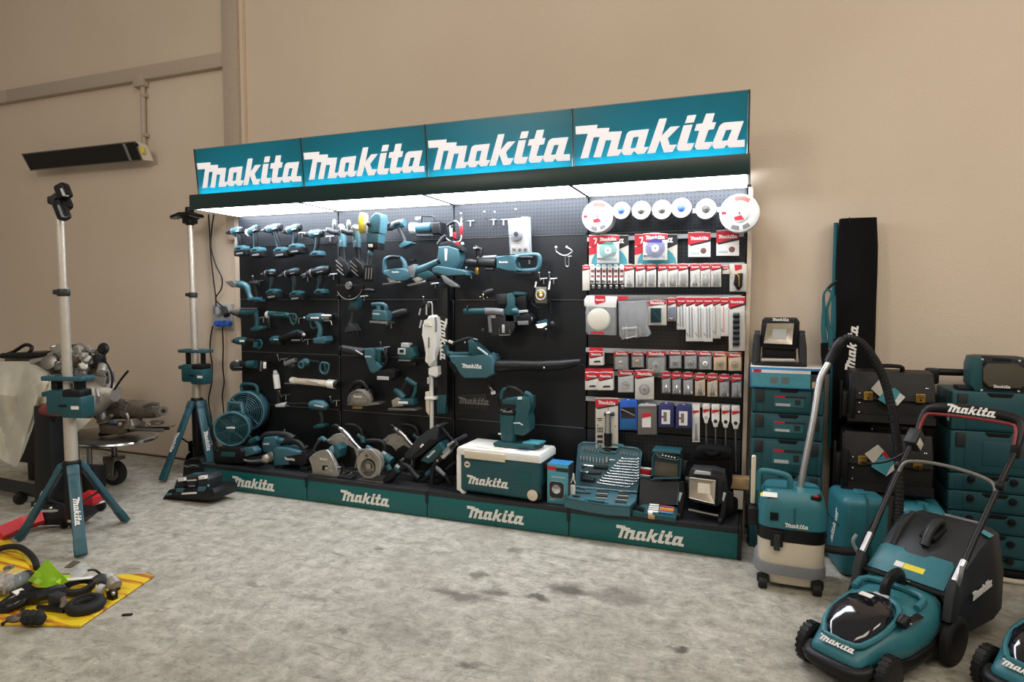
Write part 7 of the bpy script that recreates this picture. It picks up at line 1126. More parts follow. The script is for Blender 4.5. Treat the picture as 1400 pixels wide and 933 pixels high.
# ================================================================ left side: tripod lamps
def ltri(name, label, base, feet, ztop, hub_z, yaw, head, folded=False, bracket_z=1.0, body_z=.86):
    t = thing(name, label, 'light stand', base, group='tripod light stands'); bx, by = base[0], base[1]
    P(t, 'lower_pole', POLE, M().cyl((bx, by, .12), (bx, by, body_z+.03), .036, n=18)); P(t, 'upper_pole', POLE, M().cyl((bx-.004, by, body_z), (bx-.012, by, 1.55), .027, n=16)); P(t, 'inner_pole', POLE, M().cyl((bx-.012, by, 1.5), (bx-.022, by, ztop), .022, n=16))
    P(t, 'collar', DGR, M().rcyl((bx-.012, by, 1.50), (bx-.012, by, 1.545), .036, 16)); P(t, 'collar_clip', DGR, M().box((bx-.055, by-.01, 1.525), (.04, .03, .03), .006))
    P(t, 'hub', BLK, M().rcyl((bx, by, hub_z-.06), (bx, by, hub_z+.03), .05, 16)); P(t, 'hub_sleeve', BLK, M().cyl((bx, by, .14), (bx, by, hub_z-.03), .045, n=14))
    for f in feet:
        f = Vector(f); d = Vector((f.x-bx, f.y-by, 0)).normalized(); a = Vector((bx, by, hub_z))+d*.05; e = Vector((f.x, f.y, .015)); L_ = (e-a).length; ax = (e-a).normalized(); sx = Vector((-d.y, d.x, 0)); nz = ax.cross(sx)
        mx = Matrix((sx, nz, ax)).transposed().to_4x4(); mx.translation = a
        lg = P(t, 'leg', TEALS, M().box((0, 0, L_*.5), (.062, .032, L_), .008).xf(mx)); P(lg, 'leg_groove', TEALD, M().box((0, -.0165 if (mx @ Vector((0, -.02, 0)) - mx.translation).y < 0 else .0165, L_*.30), (.03, .003, L_*.24), .001).xf(mx)); P(lg, 'foot', TEALD, M().box((0, 0, L_-.05), (.066, .037, .10), .008).xf(mx)); P(lg, 'leg_cap', TEALS, M().box((0, 0, .03), (.066, .04, .07), .010).xf(mx))
        sgn = -1 if (mx @ Vector((0, -.02, 0)) - mx.translation).y < 0 else 1
        if d.y < -.3 or folded: wordmark(lg, mx @ Vector((0, sgn*.019, L_*.53)), .17, PRINT, u=ax, v=(sx if ax.cross(sx).y*1 < 0 else -sx), th=.003)
        P(t, 'strut', BSTL, M().tube([(bx, by, .2), a+ax*L_*.45], .007))
    c_, s_ = math.cos(yaw), math.sin(yaw); rot = Matrix.Rotation(yaw, 3, 'Z')
    def bx_(nm, m, off, sz, bev=.008): o_ = rot @ Vector(off); P(t, nm, m, M().box((bx+o_.x, by+o_.y, off[2]), sz, bev, rot=rot))
    bx_('body', TEALD, (.0, -.01, body_z), (.21, .10, .15), .016); bx_('lower_body', TEALD, (.09, -.04, body_z-.02), (.14, .11, .13), .014); bx_('body_cover', BLK, (.09, -.04, body_z+.06), (.12, .10, .05), .012); bx_('body_arm', TEALD, (-.11, -.0, body_z+.045), (.10, .06, .03), .008); bx_('body_label', WCARD, (.12, -.097, body_z-.02), (.05, .002, .02), 0); bx_('dark_vent', BLK, (.04, -.097, body_z-.01), (.05, .004, .014), .001)
    for x in (-.075, .075): bx_('post', BLK, (x, 0, (bracket_z+body_z)/2+.03), (.045 if not folded else .018, .05, bracket_z-body_z-.06), .006)
    bx_('bracket', TEALS, (0, -.045, bracket_z), (.27, .022, .028), .006); bx_('bracket', TEALS, (0, .045, bracket_z), (.27, .022, .028), .006)
    for x in (-.125, .125): bx_('bracket_end', TEALS, (x, 0, bracket_z), (.022, .10, .028), .006)
    top = Vector((bx-.022, by, ztop))
    if head == 'tilt':
        P(t, 'head_joint', BLK, M().tube([top+Vector((-.035, .0, .0)), top+Vector((.0, 0, .01)), top+Vector((.06, -.02, -.02))], [.034, .04, .045], n=14)); P(t, 'head_clip', BLK, M().box(top+Vector((-.04, 0, .005)), (.06, .05, .05), .012))
        for off, sz in (((.09, -.03, .045), (.07, .06, .09)), ((.085, -.04, -.065), (.06, .06, .12))): P(t, 'lamp_head', BLK, M().box(top+Vector(off), sz, .014, rot=Matrix.Rotation(-.45, 3, 'Y') @ Matrix.Rotation(.2, 3, 'Z'))); 
        P(t, 'lamp_lens', LGR, M().box(top+Vector((.122, -.045, .035)), (.012, .035, .05), .004, rot=Matrix.Rotation(-.45, 3, 'Y'))); P(t, 'lamp_lens', GRY, M().box(top+Vector((.112, -.055, -.075)), (.012, .035, .08), .004, rot=Matrix.Rotation(-.45, 3, 'Y'))); P(t, 'head_body', BLK, M().box(top+Vector((.045, -.01, -.02)), (.10, .07, .10), .018, rot=Matrix.Rotation(-.5, 3, 'Y')))
    else:
        P(t, 'head_post', BLK, M().box(top+Vector((0, 0, .01)), (.09, .09, .10), .012)); P(t, 'head_knob', BLK, M().rcyl(top+Vector((0, 0, .04)), top+Vector((0, 0, .10)), .035, 14))
        for s in (-1, 1): P(t, 'lamp_head', BLK, M().box(top+Vector((s*.09, -.03, .03)), (.12, .09, .028), .012, rot=Matrix.Rotation(s*.25, 3, 'Y'))); P(t, 'lamp_lens', GRY, M().box(top+Vector((s*.105, -.045, .012)), (.08, .05, .006), .002, rot=Matrix.Rotation(s*.25, 3, 'Y')))
        P(t, 'head_skirt', BLK, M().lathe(top+Vector((0, 0, -.05)), (0, 0, 1), [(0, .03), (.05, .06), (.075, .10), (.085, .09)], 18))
    return t
f1 = [flo(27, 740), flo(111, 764), flo(172, 715)]
ltri('tripod_work_light', 'near tripod light stand with tilted black lamp head and teal legs', (.165, -1.57, 0), f1, 2.07, .47, .25, 'tilt', bracket_z=1.005, body_z=.86)
b2 = flo(270, 640); p2 = at(265, 480, -.12)
f2 = [flo(222, 660), (p2.x+.30, p2.y-.12, 0), (p2.x+.05, p2.y+.2, 0)]
ltri('tripod_work_light', 'far tripod light stand next to the pegboard with flat lamp head', (p2.x+.02, p2.y, 0), f2, at(259, 300, -.12).z, .62, .1, 'flat', folded=True, bracket_z=at(266, 480, -.12).z, body_z=at(266, 510, -.12).z)
# black charger stack on the floor in front of it
L1 = Crop(200, 560, 6.664)
t = thing('battery_charger', 'black twin battery charger with teal latches on the floor', 'charger', tuple(flo(258, 688))); Y = flo(258, 688).y; c = L1
P(t, 'front_base', BLK, pr(c, [(205, 735), (600, 725), (620, 760), (600, 830), (150, 868), (148, 840)], Y, .22, 5)); P(t, 'upper_body', DGR, pr(c, [(250, 720), (275, 640), (320, 618), (540, 605), (562, 640), (560, 725)], Y+.04, .14, 6)); P(t, 'teal_latch', TEAL, pr(c, rect(300, 738, 62, 30, -3), Y-.006, .02, 3)); P(t, 'teal_latch', TEAL, pr(c, rect(496, 728, 62, 38, -3), Y-.006, .02, 3)); P(t, 'white_pad', WHT, pr(c, rect(315, 642, 60, 30, -8), Y+.02, .03, 3)); P(t, 'white_pad', WHT, pr(c, rect(503, 624, 58, 30, -8), Y+.02, .03, 3)); P(t, 'white_bar', WHT, pr(c, rect(388, 766, 136, 16, -4), Y-.006, .004, 1)); P(t, 'white_bar', WHT, pr(c, rect(410, 648, 84, 10, -4), Y+.034, .006, 1)); P(t, 'silver_label', GRY, pr(c, rect(415, 700, 60, 14, -3), Y+.034, .006, 1)); P(t, 'teal_pad', TEALC, pr(c, rect(205, 775, 46, 14, -8), Y-.005, .006, 1)); P(t, 'teal_button', TEAL, pr(c, rect(440, 607, 66, 40, -5), Y+.08, .05, 4)); P(t, 'teal_button', TEALC, ba(c, (565, 698), Y+.03, (14, 8, 14)))
for x in (350, 455): P(t, 'slot', BLK, pr(c, rect(x, 690, 30, 70, -3), Y+.036, .01, 3))
t = thing('black_case', 'small black case on the floor between charger and light stand', 'case', tuple(flo(262, 655))); Y = flo(262, 655).y
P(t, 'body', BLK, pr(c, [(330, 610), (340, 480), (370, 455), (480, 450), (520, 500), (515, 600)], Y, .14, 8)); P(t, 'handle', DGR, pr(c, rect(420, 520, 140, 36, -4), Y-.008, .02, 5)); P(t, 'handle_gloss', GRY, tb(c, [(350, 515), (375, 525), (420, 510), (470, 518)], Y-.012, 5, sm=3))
t = thing('black_sack', 'slumped black bag around the foot of the far light stand', 'bag', tuple(flo(272, 632))); Y = flo(272, 632).y
P(t, 'sack', FAB, pr(c, [(372, 445), (385, 410), (430, 370), (540, 365), (590, 400), (580, 440), (520, 470), (400, 470)], Y-.0, .2, 14, seg=3)); P(t, 'neck', FAB, pr(c, [(420, 285), (440, 278), (535, 268), (532, 370), (425, 372)], Y+.03, .12, 10)); P(t, 'strap', BLK, tb(c, [(500, 460), (560, 420), (590, 400)], Y-.012, 9)); P(t, 'base', FAB, M().span((at(258, 632, Y).x, Y, 0), (at(284, 632, Y).x, Y+.16, at(270, 630, Y).z), .01))

# ================================================================ engine, gearbox, cover
E1 = Crop(0, 480, 6.662); E2 = Crop(100, 470, 4.443); Yg = -.80
t = thing('engine', 'stripped alloy car engine half covered by a cream sheet', 'engine', (-.6, -.85, 0)); random.seed(11)
P(t, 'block', CASTD, M().box((-1.25, -.70, .90), (.75, .36, .30), .05)); P(t, 'rear_face', CAST, M().prism([E2.o2([(p)], -.82)[0] for p in ((-60, 130), (60, 110), (150, 125), (200, 170), (205, 260), (190, 290), (60, 300), (-40, 290))], -.86, -.74, 'xz', .02)); P(t, 'rear_plate', SIL, M().prism([E2.o2([(p)], -.88)[0] for p in ((120, 190), (205, 200), (190, 260), (110, 240))], -.89, -.86, 'xz', .008))
P(t, 'bell_housing', CAST, M().tube([E2.p(45, 340, -.88), E2.p(120, 320, -.86), E2.p(205, 300, -.82), E2.p(262, 305, -.80)], [.16, .15, .10, .06], sm=3, n=20)); P(t, 'housing_rib', SIL, M().tube([E2.p(140, 275, -.97), E2.p(150, 320, -1.0), E2.p(150, 360, -.98)], .012)); 
for i in range(46):
    x, y = random.uniform(-120, 190), random.uniform(30, 190); Yq = random.uniform(-1.0, -.8); p = E2.p(x, y, Yq); k = random.random(); m_ = random.choice([CAST, STL, SIL, CASTD, BSTL, CAST])
    if k < .4: P(t, 'fitting', m_, M().rcyl(p, p+Vector((random.uniform(-.07, .07), random.uniform(-.05, .02), random.uniform(-.05, .07))), random.uniform(.014, .035), 12))
    elif k < .75: P(t, 'bracket', m_, M().box(p, (random.uniform(.03, .1), random.uniform(.03, .08), random.uniform(.03, .07)), .008, rot=Matrix.Rotation(random.uniform(-.5, .5), 3, 'Y')))
    else: P(t, 'flange', m_, M().lathe(p, (.3, -1, .2), [(0, .04), (.012, .045), (.02, .03), (.03, .03)], 14))
P(t, 'intake_pipe', BSTL, M().tube([E1.p(20, 45, -.95), E1.p(200, 40, -.9), E1.p(430, 30, -.85), E1.p(700, -40, -.8), E1.p(880, 10, -.8)], [.022, .022, .022, .02, .010], sm=4)); P(t, 'silver_rail', SIL, M().tube([E1.p(450, 40, -.92), E1.p(560, -20, -.9)], .018)); P(t, 'alternator', STL, M().rcyl(E1.p(440, 100, -1.0), E1.p(520, 130, -.9), .06, 18)); P(t, 'white_fitting', WHT, M().ball(E2.p(65, 135, -.98), (.03, .025, .03))); P(t, 'valve_cover', CAST, M().box(E2.p(30, 90, -.8), (.30, .18, .09), .03, rot=Matrix.Rotation(.12, 3, 'Y')))
for pts in ([(180, 90), (215, 140), (238, 200), (232, 275)], [(170, 110), (205, 180), (210, 270)], [(250, 280), (290, 220), (335, 165)]): P(t, 'hose', BSTL, M().tube([E2.p(x, y, -.84) for x, y in pts], .008, sm=4))
P(t, 'cable_loop', BSTL, M().tube([E1.p(0, 50, -.9), E1.p(120, 10, -.88), E1.p(230, -55, -.86), E1.p(290, -30, -.86), E1.p(240, 30, -.88), E1.p(60, 50, -.92)], .014, sm=5)); P(t, 'sump', BSTL, M().box((-1.25, -.70, .64), (.70, .32, .22), .03)); P(t, 'mount_leg', BSTL, M().span((-1.5, -.8, .0), (-1.4, -.7, .6), .006)); P(t, 'engine_edge', SIL, M().tube([E1.p(280, 100, -1.0), E1.p(400, 75, -.96), E1.p(480, 170, -.98)], .018))
# cream cover: a cloth sheet with folds
t = thing('dust_sheet', 'cream cloth sheet draped over the front of the engine', 'sheet', (-.55, -1.1, .3)); random.seed(3)
nx, nz = 40, 36; b = M(); V = []
topx = [(-60, 100), (85, 95), (265, 95), (440, 185), (470, 235)]
def lerp_poly(pl, u):
    n = len(pl)-1; i = min(int(u*n), n-1); f_ = u*n-i; return (pl[i][0]+(pl[i+1][0]-pl[i][0])*f_, pl[i][1]+(pl[i+1][1]-pl[i][1])*f_)
botx = [(-120, 900), (40, 1010), (150, 1060), (215, 930), (300, 700), (335, 540), (410, 490), (470, 375)]
for j in range(nz+1):
    v = j/nz; row = []
    for i in range(nx+1):
        u = i/nx; a = lerp_poly(topx, u); e = lerp_poly(botx, u); x = a[0]+(e[0]-a[0])*v; y = a[1]+(e[1]-a[1])*v
        fold = .085*(abs(math.sin(5.5*u+1.9*v+.6))-.5)*v**.4+.05*(abs(math.sin(11*u-3.5*v+1))-.5)*v+.05*math.sin(7*v+5*u)*v
        Yq = -.98-.16*min(1, v*3)-fold-.05*v; row.append(b.b.verts.new(E1.p(x, y, Yq)))
    V.append(row)
for j in range(nz):
    for i in range(nx): b.b.faces.new((V[j][i], V[j][i+1], V[j+1][i+1], V[j+1][i]))
bmesh.ops.solidify(b.b, geom=b.b.faces[:], thickness=.006)
SHEET = mat('cream_cloth', '#f4eee0', .85, var=.15, scale=9, bump=.15, bscale=500); P(t, 'sheet', SHEET, b)
b = M(); rows = []
for j in range(14):
    v = j/13; rows.append([E1.p(x+6*math.sin(5*v+k), 590+(1040-590)*v, -1.02+.02*math.sin(4*v+k)) for k, x in enumerate((455, 500, 530, 575, 590, 560, 500))])
b.loft(rows); P(t, 'hanging_end', SHEET, b); P(t, 'hanging_corner', SHEET, M().prism(E1.o2([(690, 615), (825, 622), (760, 690), (695, 730)], -1.0), -1.0, -.99))
# engine stand frame
t = thing('engine_stand', 'black steel engine stand on the floor under the cream sheet', 'engine stand', (-.48, -1.26, 0)); x_ = flo(75, 695).x
P(t, 'upright', BSTL, M().prism([at(50, 690, -1.26).xz[:] if False else (at(52, 700, -1.26).x, .03), (at(76, 700, -1.26).x, .03), (at(70, 555, -1.26).x, at(70, 555, -1.26).z), (at(50, 555, -1.26).x, at(50, 555, -1.26).z)], -1.28, -1.18, 'xz', .004)); P(t, 'base_beam', BSTL, M().tube([(-1.5, -1.2, .12), (at(78, 690, -1.26).x, -1.22, .10)], .05, n=4)); P(t, 'foot_plate', BSTL, M().span((at(50, 690, -1.26).x, -1.3, 0.02), (at(80, 690, -1.26).x+.04, -1.1, .06), .004)); P(t, 'red_head', REDD, M().rcyl(at(62, 561, -1.24), at(79, 561, -1.3), .045, 16)); P(t, 'red_collar', REDD, M().box(at(62, 560, -1.22), (.08, .08, .08), .02)); P(t, 'brace', BSTL, M().tube([at(73, 572, -1.25), at(92, 610, -1.1)], .016, n=6)); P(t, 'rear_panel', BSTL, M().prism([(-1.6, .2), (-.7, .2), (-.7, .48), (-1.6, .48)], -.95, -.92))
P(t, 'castor', RUB, M().rcyl((at(60, 700, -1.26).x-.3, -1.24, .045), (at(60, 700, -1.26).x-.26, -1.24, .045), .045, 14))
# red trolley jack behind the tripod
t = thing('trolley_jack', 'red and black trolley jack on the floor behind the near tripod', 'jack', tuple(flo(80, 715))); J = Crop(0, 600, 5.185)
def jf(x, y, z): return J.f(x, y, z)
P(t, 'red_arm', RED, M().tube([jf(-30, 690, .06), jf(150, 610, .06), jf(310, 560, .08)], [.05, .05, .045], n=4)); P(t, 'chassis', BSTL, M().tube([jf(300, 560, .07), jf(420, 545, .08), jf(560, 545, .09), jf(650, 510, .07)], [.05, .06, .07, .04], n=6)); P(t, 'silver_bar', SIL, M().tube([jf(240, 520, .12), jf(460, 510, .12)], .012)); P(t, 'red_seat', RED, M().tube([jf(600, 440, .11), jf(640, 425, .13), jf(705, 410, .12)], [.05, .06, .04], n=8)); P(t, 'edge_rail', SIL, M().tube([jf(590, 485, .07), jf(740, 445, .07)], .010)); P(t, 'wheel', RUB, M().rcyl(jf(700, 480, .04), jf(720, 470, .04), .04, 14)); P(t, 'wheel', RUB, M().rcyl(jf(450, 590, .045), jf(470, 590, .045), .045, 14)); P(t, 'bolt', CHR, M().ball(jf(360, 495, .13), .012, 8)); P(t, 'rear_housing', BSTL, M().prism([(J.p(x, y, -1.15).x, J.p(x, y, -1.15).z) for x, y in ((560, 200), (665, 205), (668, 360), (640, 400), (580, 410))], -1.15, -1.05, 'xz', .02))
# gearbox on a wheeled plate
c = E2; Y = -.78
t = thing('gearbox', 'grimy alloy gearbox lying on the wheeled creeper', 'gearbox', (-.3, -.7, .5))
P(t, 'case', CASTD, tb(c, [(140, 420), (165, 400), (240, 395), (330, 400), (370, 400)], Y+.1, [40, 66, 66, 58, 55], sm=3, n=20)); P(t, 'tail_case', CASTD, tb(c, [(365, 405), (410, 400), (480, 410), (525, 415)], Y+.1, [58, 56, 44, 30], sm=3, n=18)); P(t, 'silver_band', SIL, tb(c, [(338, 405), (368, 405)], Y+.1, [60, 60], n=20)); P(t, 'output_flange', STL, disc(c, (545, 408), Y+.06, 28, 14, (.8, -.6, 0))); P(t, 'output_hole', BSTL, disc(c, (548, 408), Y+.05, 12, 18, (.8, -.6, 0))); P(t, 'sump_pan', CASTD, pr(c, [(150, 490), (300, 500), (300, 545), (270, 556), (160, 548)], Y, .2, 8)); P(t, 'front_flange', CAST, pr(c, [(128, 390), (160, 365), (185, 400), (190, 480), (140, 490)], Y, .08, 8)); P(t, 'bolt_boss', LGR, ba(c, (178, 440), Y-.01, (14, 12, 26))); P(t, 'bolt_boss', CAST, ba(c, (285, 490), Y-.01, (16, 12, 14))); P(t, 'blue_cover', mat('blue_grey_paint', '#3d5566', .5), ba(c, (240, 478), Y+.0, (42, 14, 14))); P(t, 'side_pipe', STL, tb(c, [(310, 440), (325, 430), (335, 460), (330, 500)], Y, 10, sm=3)); P(t, 'mount_cup', STL, M().lathe(c.p(510, 495, Y+.05), (0, 0, 1), [(0, .02), (.01, .045), (.03, .05), (.035, .02)], 18)); P(t, 'mount_block', CAST, pr(c, [(305, 490), (345, 460), (360, 500), (355, 520), (310, 520)], Y+.01, .1, 5)); P(t, 'lever', STL, tb(c, [(430, 380), (480, 365), (515, 370)], Y+.03, 12)); P(t, 'selector', CAST, ba(c, (465, 490), Y+.02, (22, 16, 14)))
for p in ((200, 360), (260, 350), (320, 352), (230, 440)): P(t, 'casting_boss', CASTD, ba(c, p, Y+.0, (18, 14, 14)))
t = thing('creeper_trolley', 'round edged metal creeper on castors carrying the gearbox', 'trolley', tuple(flo(165, 662)))
z_ = at(165, 598, -.7).z
P(t, 'plate', STL, M().prism([(x, y) for x, y in oval(-1.15, -.30, -.98, -.45, e=2.6)], z_-.02, z_, 'xy', .006)); P(t, 'plate_rim', CHR, M().tube([(x, y, z_-.01) for x, y in oval(-1.16, -.29, -.99, -.44, e=2.6)]+[(oval(-1.16, -.29, -.99, -.44, e=2.6)[0][0], oval(-1.16, -.29, -.99, -.44, e=2.6)[0][1], z_-.01)], .014, n=8)); P(t, 'support_arm', BSTL, M().tube([(-.7, -.75, z_+.02), c.p(360, 520, -.72), c.p(580, 515, -.72)], [.02, .02, .014], n=6)); P(t, 'support_arm', STL, M().tube([c.p(350, 520, -.75), c.p(545, 528, -.75)], .014, n=6)); P(t, 'arm_tip', BRASS, M().tube([c.p(585, 510, -.72), c.p(620, 498, -.72)], .006, n=6))
w0 = flo(165, 662); w_ = P(t, 'castor', RUB, M().lathe((w0.x-.02, w0.y-.035, .10), (.25, -1, 0), [(-.03, .06), (-.025, .09), (-.015, .10), (.015, .10), (.025, .09), (.03, .06)], 28)); P(w_, 'castor_hub', STL, M().lathe((w0.x-.02, w0.y-.035, .10), (.25, -1, 0), [(-.034, .02), (-.03, .058), (.03, .058), (.034, .02)], 20)); P(w_, 'castor_bolt', CHR, M().ball((w0.x-.01, w0.y-.075, .10), .014, 8))
P(t, 'castor_fork', STL, M().prism([(w0.x-.06, .08), (w0.x+.02, .08), (w0.x+.045, .22), (w0.x-.085, .22)], w0.y-.085, w0.y-.075, 'xz', .004)); P(t, 'castor_fork', STL, M().span((w0.x-.08, w0.y-.085, .205), (w0.x+.04, w0.y+.02, .235), .004)); P(t, 'castor_stem', STL, M().cyl((w0.x-.02, w0.y-.03, .22), (w0.x-.02, w0.y-.03, z_), .022, n=12)); P(t, 'rear_stem', STL, M().cyl((-1.0, -.9, .05), (-1.0, -.9, z_-.01), .02, n=10)); P(t, 'rear_castor', RUB, M().rcyl((-1.02, -.9, .05), (-.98, -.9, .05), .05, 14)); P(t, 'front_post', STL, M().cyl((flo(118, 690).x*.0-.55, -.95, .0), (-.55, -.95, z_-.01), .018, n=10))

# ================================================================ yellow mat with parts
Yl = Crop(0, 730, 6.364)
def yf(x, y, z=0.0): return Yl.f(x, y, z)
def mat_yellow():
    m, nt, b = new_mat('printed_yellow_board'); L = nt.links.new; tc = N(nt, 'ShaderNodeTexCoord'); mp = N(nt, 'ShaderNodeMapping'); mp.inputs['Rotation'].default_value = (0, 0, -.9); mp.inputs['Scale'].default_value = (1, 14, 1); L(tc.outputs['Object'], mp.inputs['Vector'])
    n1 = N(nt, 'ShaderNodeTexNoise'); n1.inputs['Scale'].default_value = 1.6; n1.inputs['Detail'].default_value = 2; L(mp.outputs['Vector'], n1.inputs['Vector'])
    r = N(nt, 'ShaderNodeValToRGB'); L(n1.outputs['Fac'], r.inputs['Fac']); e = r.color_ramp.elements; e[0].position = .36; e[0].color = lin('#a8641c')+(1,); e[1].position = .46; e[1].color = lin('#e2c11f')+(1,); x = e.new(.40); x.color = lin('#cf8a1f')+(1,)
    L(r.outputs['Color'], b.inputs['Base Color']); b.inputs['Roughness'].default_value = .5; return m
YB_ = mat_yellow()
t = thing('yellow_board', 'yellow printed board lying on the floor under loose car parts', 'board', (.6, -2.1, 0))
pts = [yf(-200, 800), yf(370, 810), yf(700, 824), yf(1345, 380), yf(1270, 362), yf(1040, 372), yf(700, 420), yf(305, 305), yf(130, 110), yf(0, 0), yf(-200, -60)]
P(t, 'board', YB_, M().prism([(p.x, p.y) for p in pts], .0005, .012, 'xy', .003, 1)); P(t, 'lifted_fold', YB_, M().prism([(yf(x, y, .04).x, yf(x, y, .04).y) for x, y in ((-80, 20), (60, 60), (200, 200), (290, 330), (180, 370), (-80, 320))], .03, .038, 'xy', .002)); P(t, 'fold_edge', YB_, M().span((yf(-60, 320).x, yf(-60, 320).y, .010), (yf(-30, 320).x, yf(-30, 300).y+.1, .034), .002))
random.seed(5); zb = .0125
def lay(name, label, cat, x, y): p = yf(x, y, zb); return thing(name, label, cat, (p.x, p.y, zb), group='loose car parts on the yellow board')
t = lay('rubber_ring', 'large black rubber ring at the right of the parts heap', 'ring', 745, 560); p = yf(745, 590, .05); P(t, 'ring', RUB, M().ring((p.x, p.y, .034), (.05, -.05, 1), .058, .026, 32, 10, 1.0)); P(t, 'inner_lip', BLK, M().ring((p.x, p.y, .058), (.05, -.05, 1), .046, .005, 28, 6))
t = lay('rubber_ring', 'flatter black ring behind the large one, beside the lime sheet', 'ring', 650, 470); p = yf(650, 500, .03); P(t, 'ring', RUB, M().ring((p.x, p.y+.02, .045), (.1, -.1, 1), .058, .018, 30, 8))
t = lay('rubber_hose', 'black rubber hose bent in an arch over the yellow board', 'hose', 200, 150); P(t, 'hose', RUB, M().tube([yf(-120, 190, .05), yf(20, 125, .07), yf(150, 115, .08), yf(240, 160, .07), yf(300, 230, .05), yf(320, 300, .03)], .016, sm=5, n=10))
t = lay('lime_sheet', 'crumpled lime green plastic sheet on top of the parts', 'sheet', 420, 360); b = M(); G_ = [[yf(240+180*u+170*v*(1-u)+200*u*v*.9, 410+70*u-190*v+130*u*v, .085+.03*math.sin(4*u+3*v)+.035*v*(1-u)) for u in (0, .25, .5, .75, 1)] for v in (0, .25, .5, .75, 1)]
V = [[b.b.verts.new(p) for p in r_] for r_ in G_]
for j in range(4):
    for i in range(4): b.b.faces.new((V[j][i], V[j][i+1], V[j+1][i+1], V[j+1][i]))
bmesh.ops.solidify(b.b, geom=b.b.faces[:], thickness=.003); P(t, 'sheet', LIME, b); P(t, 'torn_corner', LIME, M().prism([(yf(x, y, .07).x, yf(x, y, .07).y) for x, y in ((480, 430), (560, 370), (615, 370), (530, 450))], .072, .075, 'xy'))
t = lay('plastic_bag_of_parts', 'clear plastic bag of small silver parts at the left picture edge', 'bag', 60, 420); p = yf(50, 440, .05); P(t, 'bag', CLEAR, M().ball((p.x, p.y, .06), (.11, .10, .055), 16))
for i in range(14): pp = yf(random.uniform(-60, 110), random.uniform(330, 520), .05); P(t, 'small_part', random.choice([SIL, CAST, STL, DGR]), M().box(pp+Vector((0, 0, random.uniform(-.02, .03))), [random.uniform(.015, .04) for _ in range(3)], .004, rot=Matrix.Rotation(random.uniform(0, 3), 3, 'Z')))
t = lay('dark_bracket', 'long dark bracket crossing the middle of the parts heap', 'car part', 350, 550); P(t, 'arm', BSTL, M().tube([yf(180, 560, .05), yf(330, 545, .055), yf(480, 500, .055), yf(560, 480, .05)], [.03, .028, .03, .022], n=8)); P(t, 'block', DGR, M().box(yf(500, 575, .05), (.07, .05, .06), .008)); P(t, 'spring', CASTD, M().tube([yf(540, 560, .06), yf(560, 600, .05), yf(545, 650, .03)], .016, n=8)); P(t, 'cross_arm', BSTL, M().tube([yf(330, 640, .03), yf(450, 650, .03), yf(560, 670, .025)], .012, n=6))
t = lay('clamp_ring', 'black clamp ring with white label at the lower left of the heap', 'ring', 110, 610); p = yf(115, 610, .03); P(t, 'ring', BLK, M().ring((p.x, p.y, .04), (-.1, -.35, 1), .06, .012, 26, 8)); P(t, 'inner_ring', LGR, M().ring((p.x, p.y+.005, .045), (-.1, -.35, 1), .042, .003, 24, 6)); P(t, 'white_label', WHT, M().box(yf(180, 515, .06), (.06, .045, .004), .001, rot=Matrix.Rotation(.3, 3, 'Y'))); P(t, 'hub', BSTL, M().ball((p.x, p.y, .03), (.05, .05, .025), 12))
t = lay('rubber_boot', 'dark three lobed rubber boot at the front edge of the heap', 'car part', 290, 740)
for i, x in enumerate((235, 285, 345)): P(t, 'lobe', RUB, M().tube([yf(x-5, 690, .05), yf(x, 740, .04), yf(x+2, 775, .02)], [.018, .028, .018], sm=3, n=10))
P(t, 'cable', BLK, M().tube([yf(200, 640, .04), yf(190, 690, .02), yf(130, 740, .015), yf(60, 770, .012), yf(10, 790, .010)], .008, sm=4)); P(t, 'cable_knot', CASTD, M().ball(yf(110, 745, .02), (.04, .02, .015), 10))
t = lay('carburettor', 'small grey alloy pump with black fittings at right end of heap', 'car part', 950, 470); P(t, 'body', CAST, M().rcyl(yf(960, 400, .07), yf(1010, 460, .05), .032, 16)); P(t, 'cap', LGR, M().rcyl(yf(945, 365, .09), yf(965, 395, .08), .02, 12)); P(t, 'pipe', LGR, M().rcyl(yf(855, 470, .05), yf(905, 490, .04), .025, 14)); P(t, 'mount', BLK, M().box(yf(975, 535, .03), (.05, .03, .045), .006)); P(t, 'elbow', DGR, M().tube([yf(830, 430, .07), yf(880, 400, .08), yf(930, 430, .06)], .030, sm=3, n=10)); P(t, 'lead', BLK, M().tube([yf(770, 320, .06), yf(830, 320, .09), yf(890, 370, .08), yf(930, 410, .07)], .006, sm=4)); P(t, 'stub', BLK, M().rcyl(yf(1000, 490, .03), yf(1040, 465, .035), .012, 10)); P(t, 'nut', CHR, M().ball(yf(985, 520, .05), .010, 8))
t = lay('plastic_wrapping', 'clear plastic wrapping with white slips behind the rings', 'wrapping', 690, 370); P(t, 'wrapping', CLEAR, M().prism([(yf(x, y, .04).x, yf(x, y, .04).y) for x, y in ((600, 400), (720, 300), (790, 330), (740, 410), (640, 440))], .04, .075, 'xy', .01)); P(t, 'white_slip', WHT, M().box(yf(700, 390, .08), (.13, .03, .004), .001, rot=Matrix.Rotation(.6, 3, 'Z'))); P(t, 'brown_flap', CASTD, M().prism([(yf(x, y, .05).x, yf(x, y, .05).y) for x, y in ((560, 300), (640, 240), (700, 250), (620, 300))], .05, .055, 'xy'))
t = lay('black_lump', 'crumpled black rubber gaiter left of the lime sheet', 'car part', 160, 430)
for i in range(4): P(t, 'fold', RUB, M().ball(yf(120+i*38, 440-i*18, .05), (.045, .035, .04), 12))
P(t, 'tail', BLK, M().tube([yf(230, 460, .06), yf(300, 500, .06), yf(420, 500, .06)], .018, sm=3))
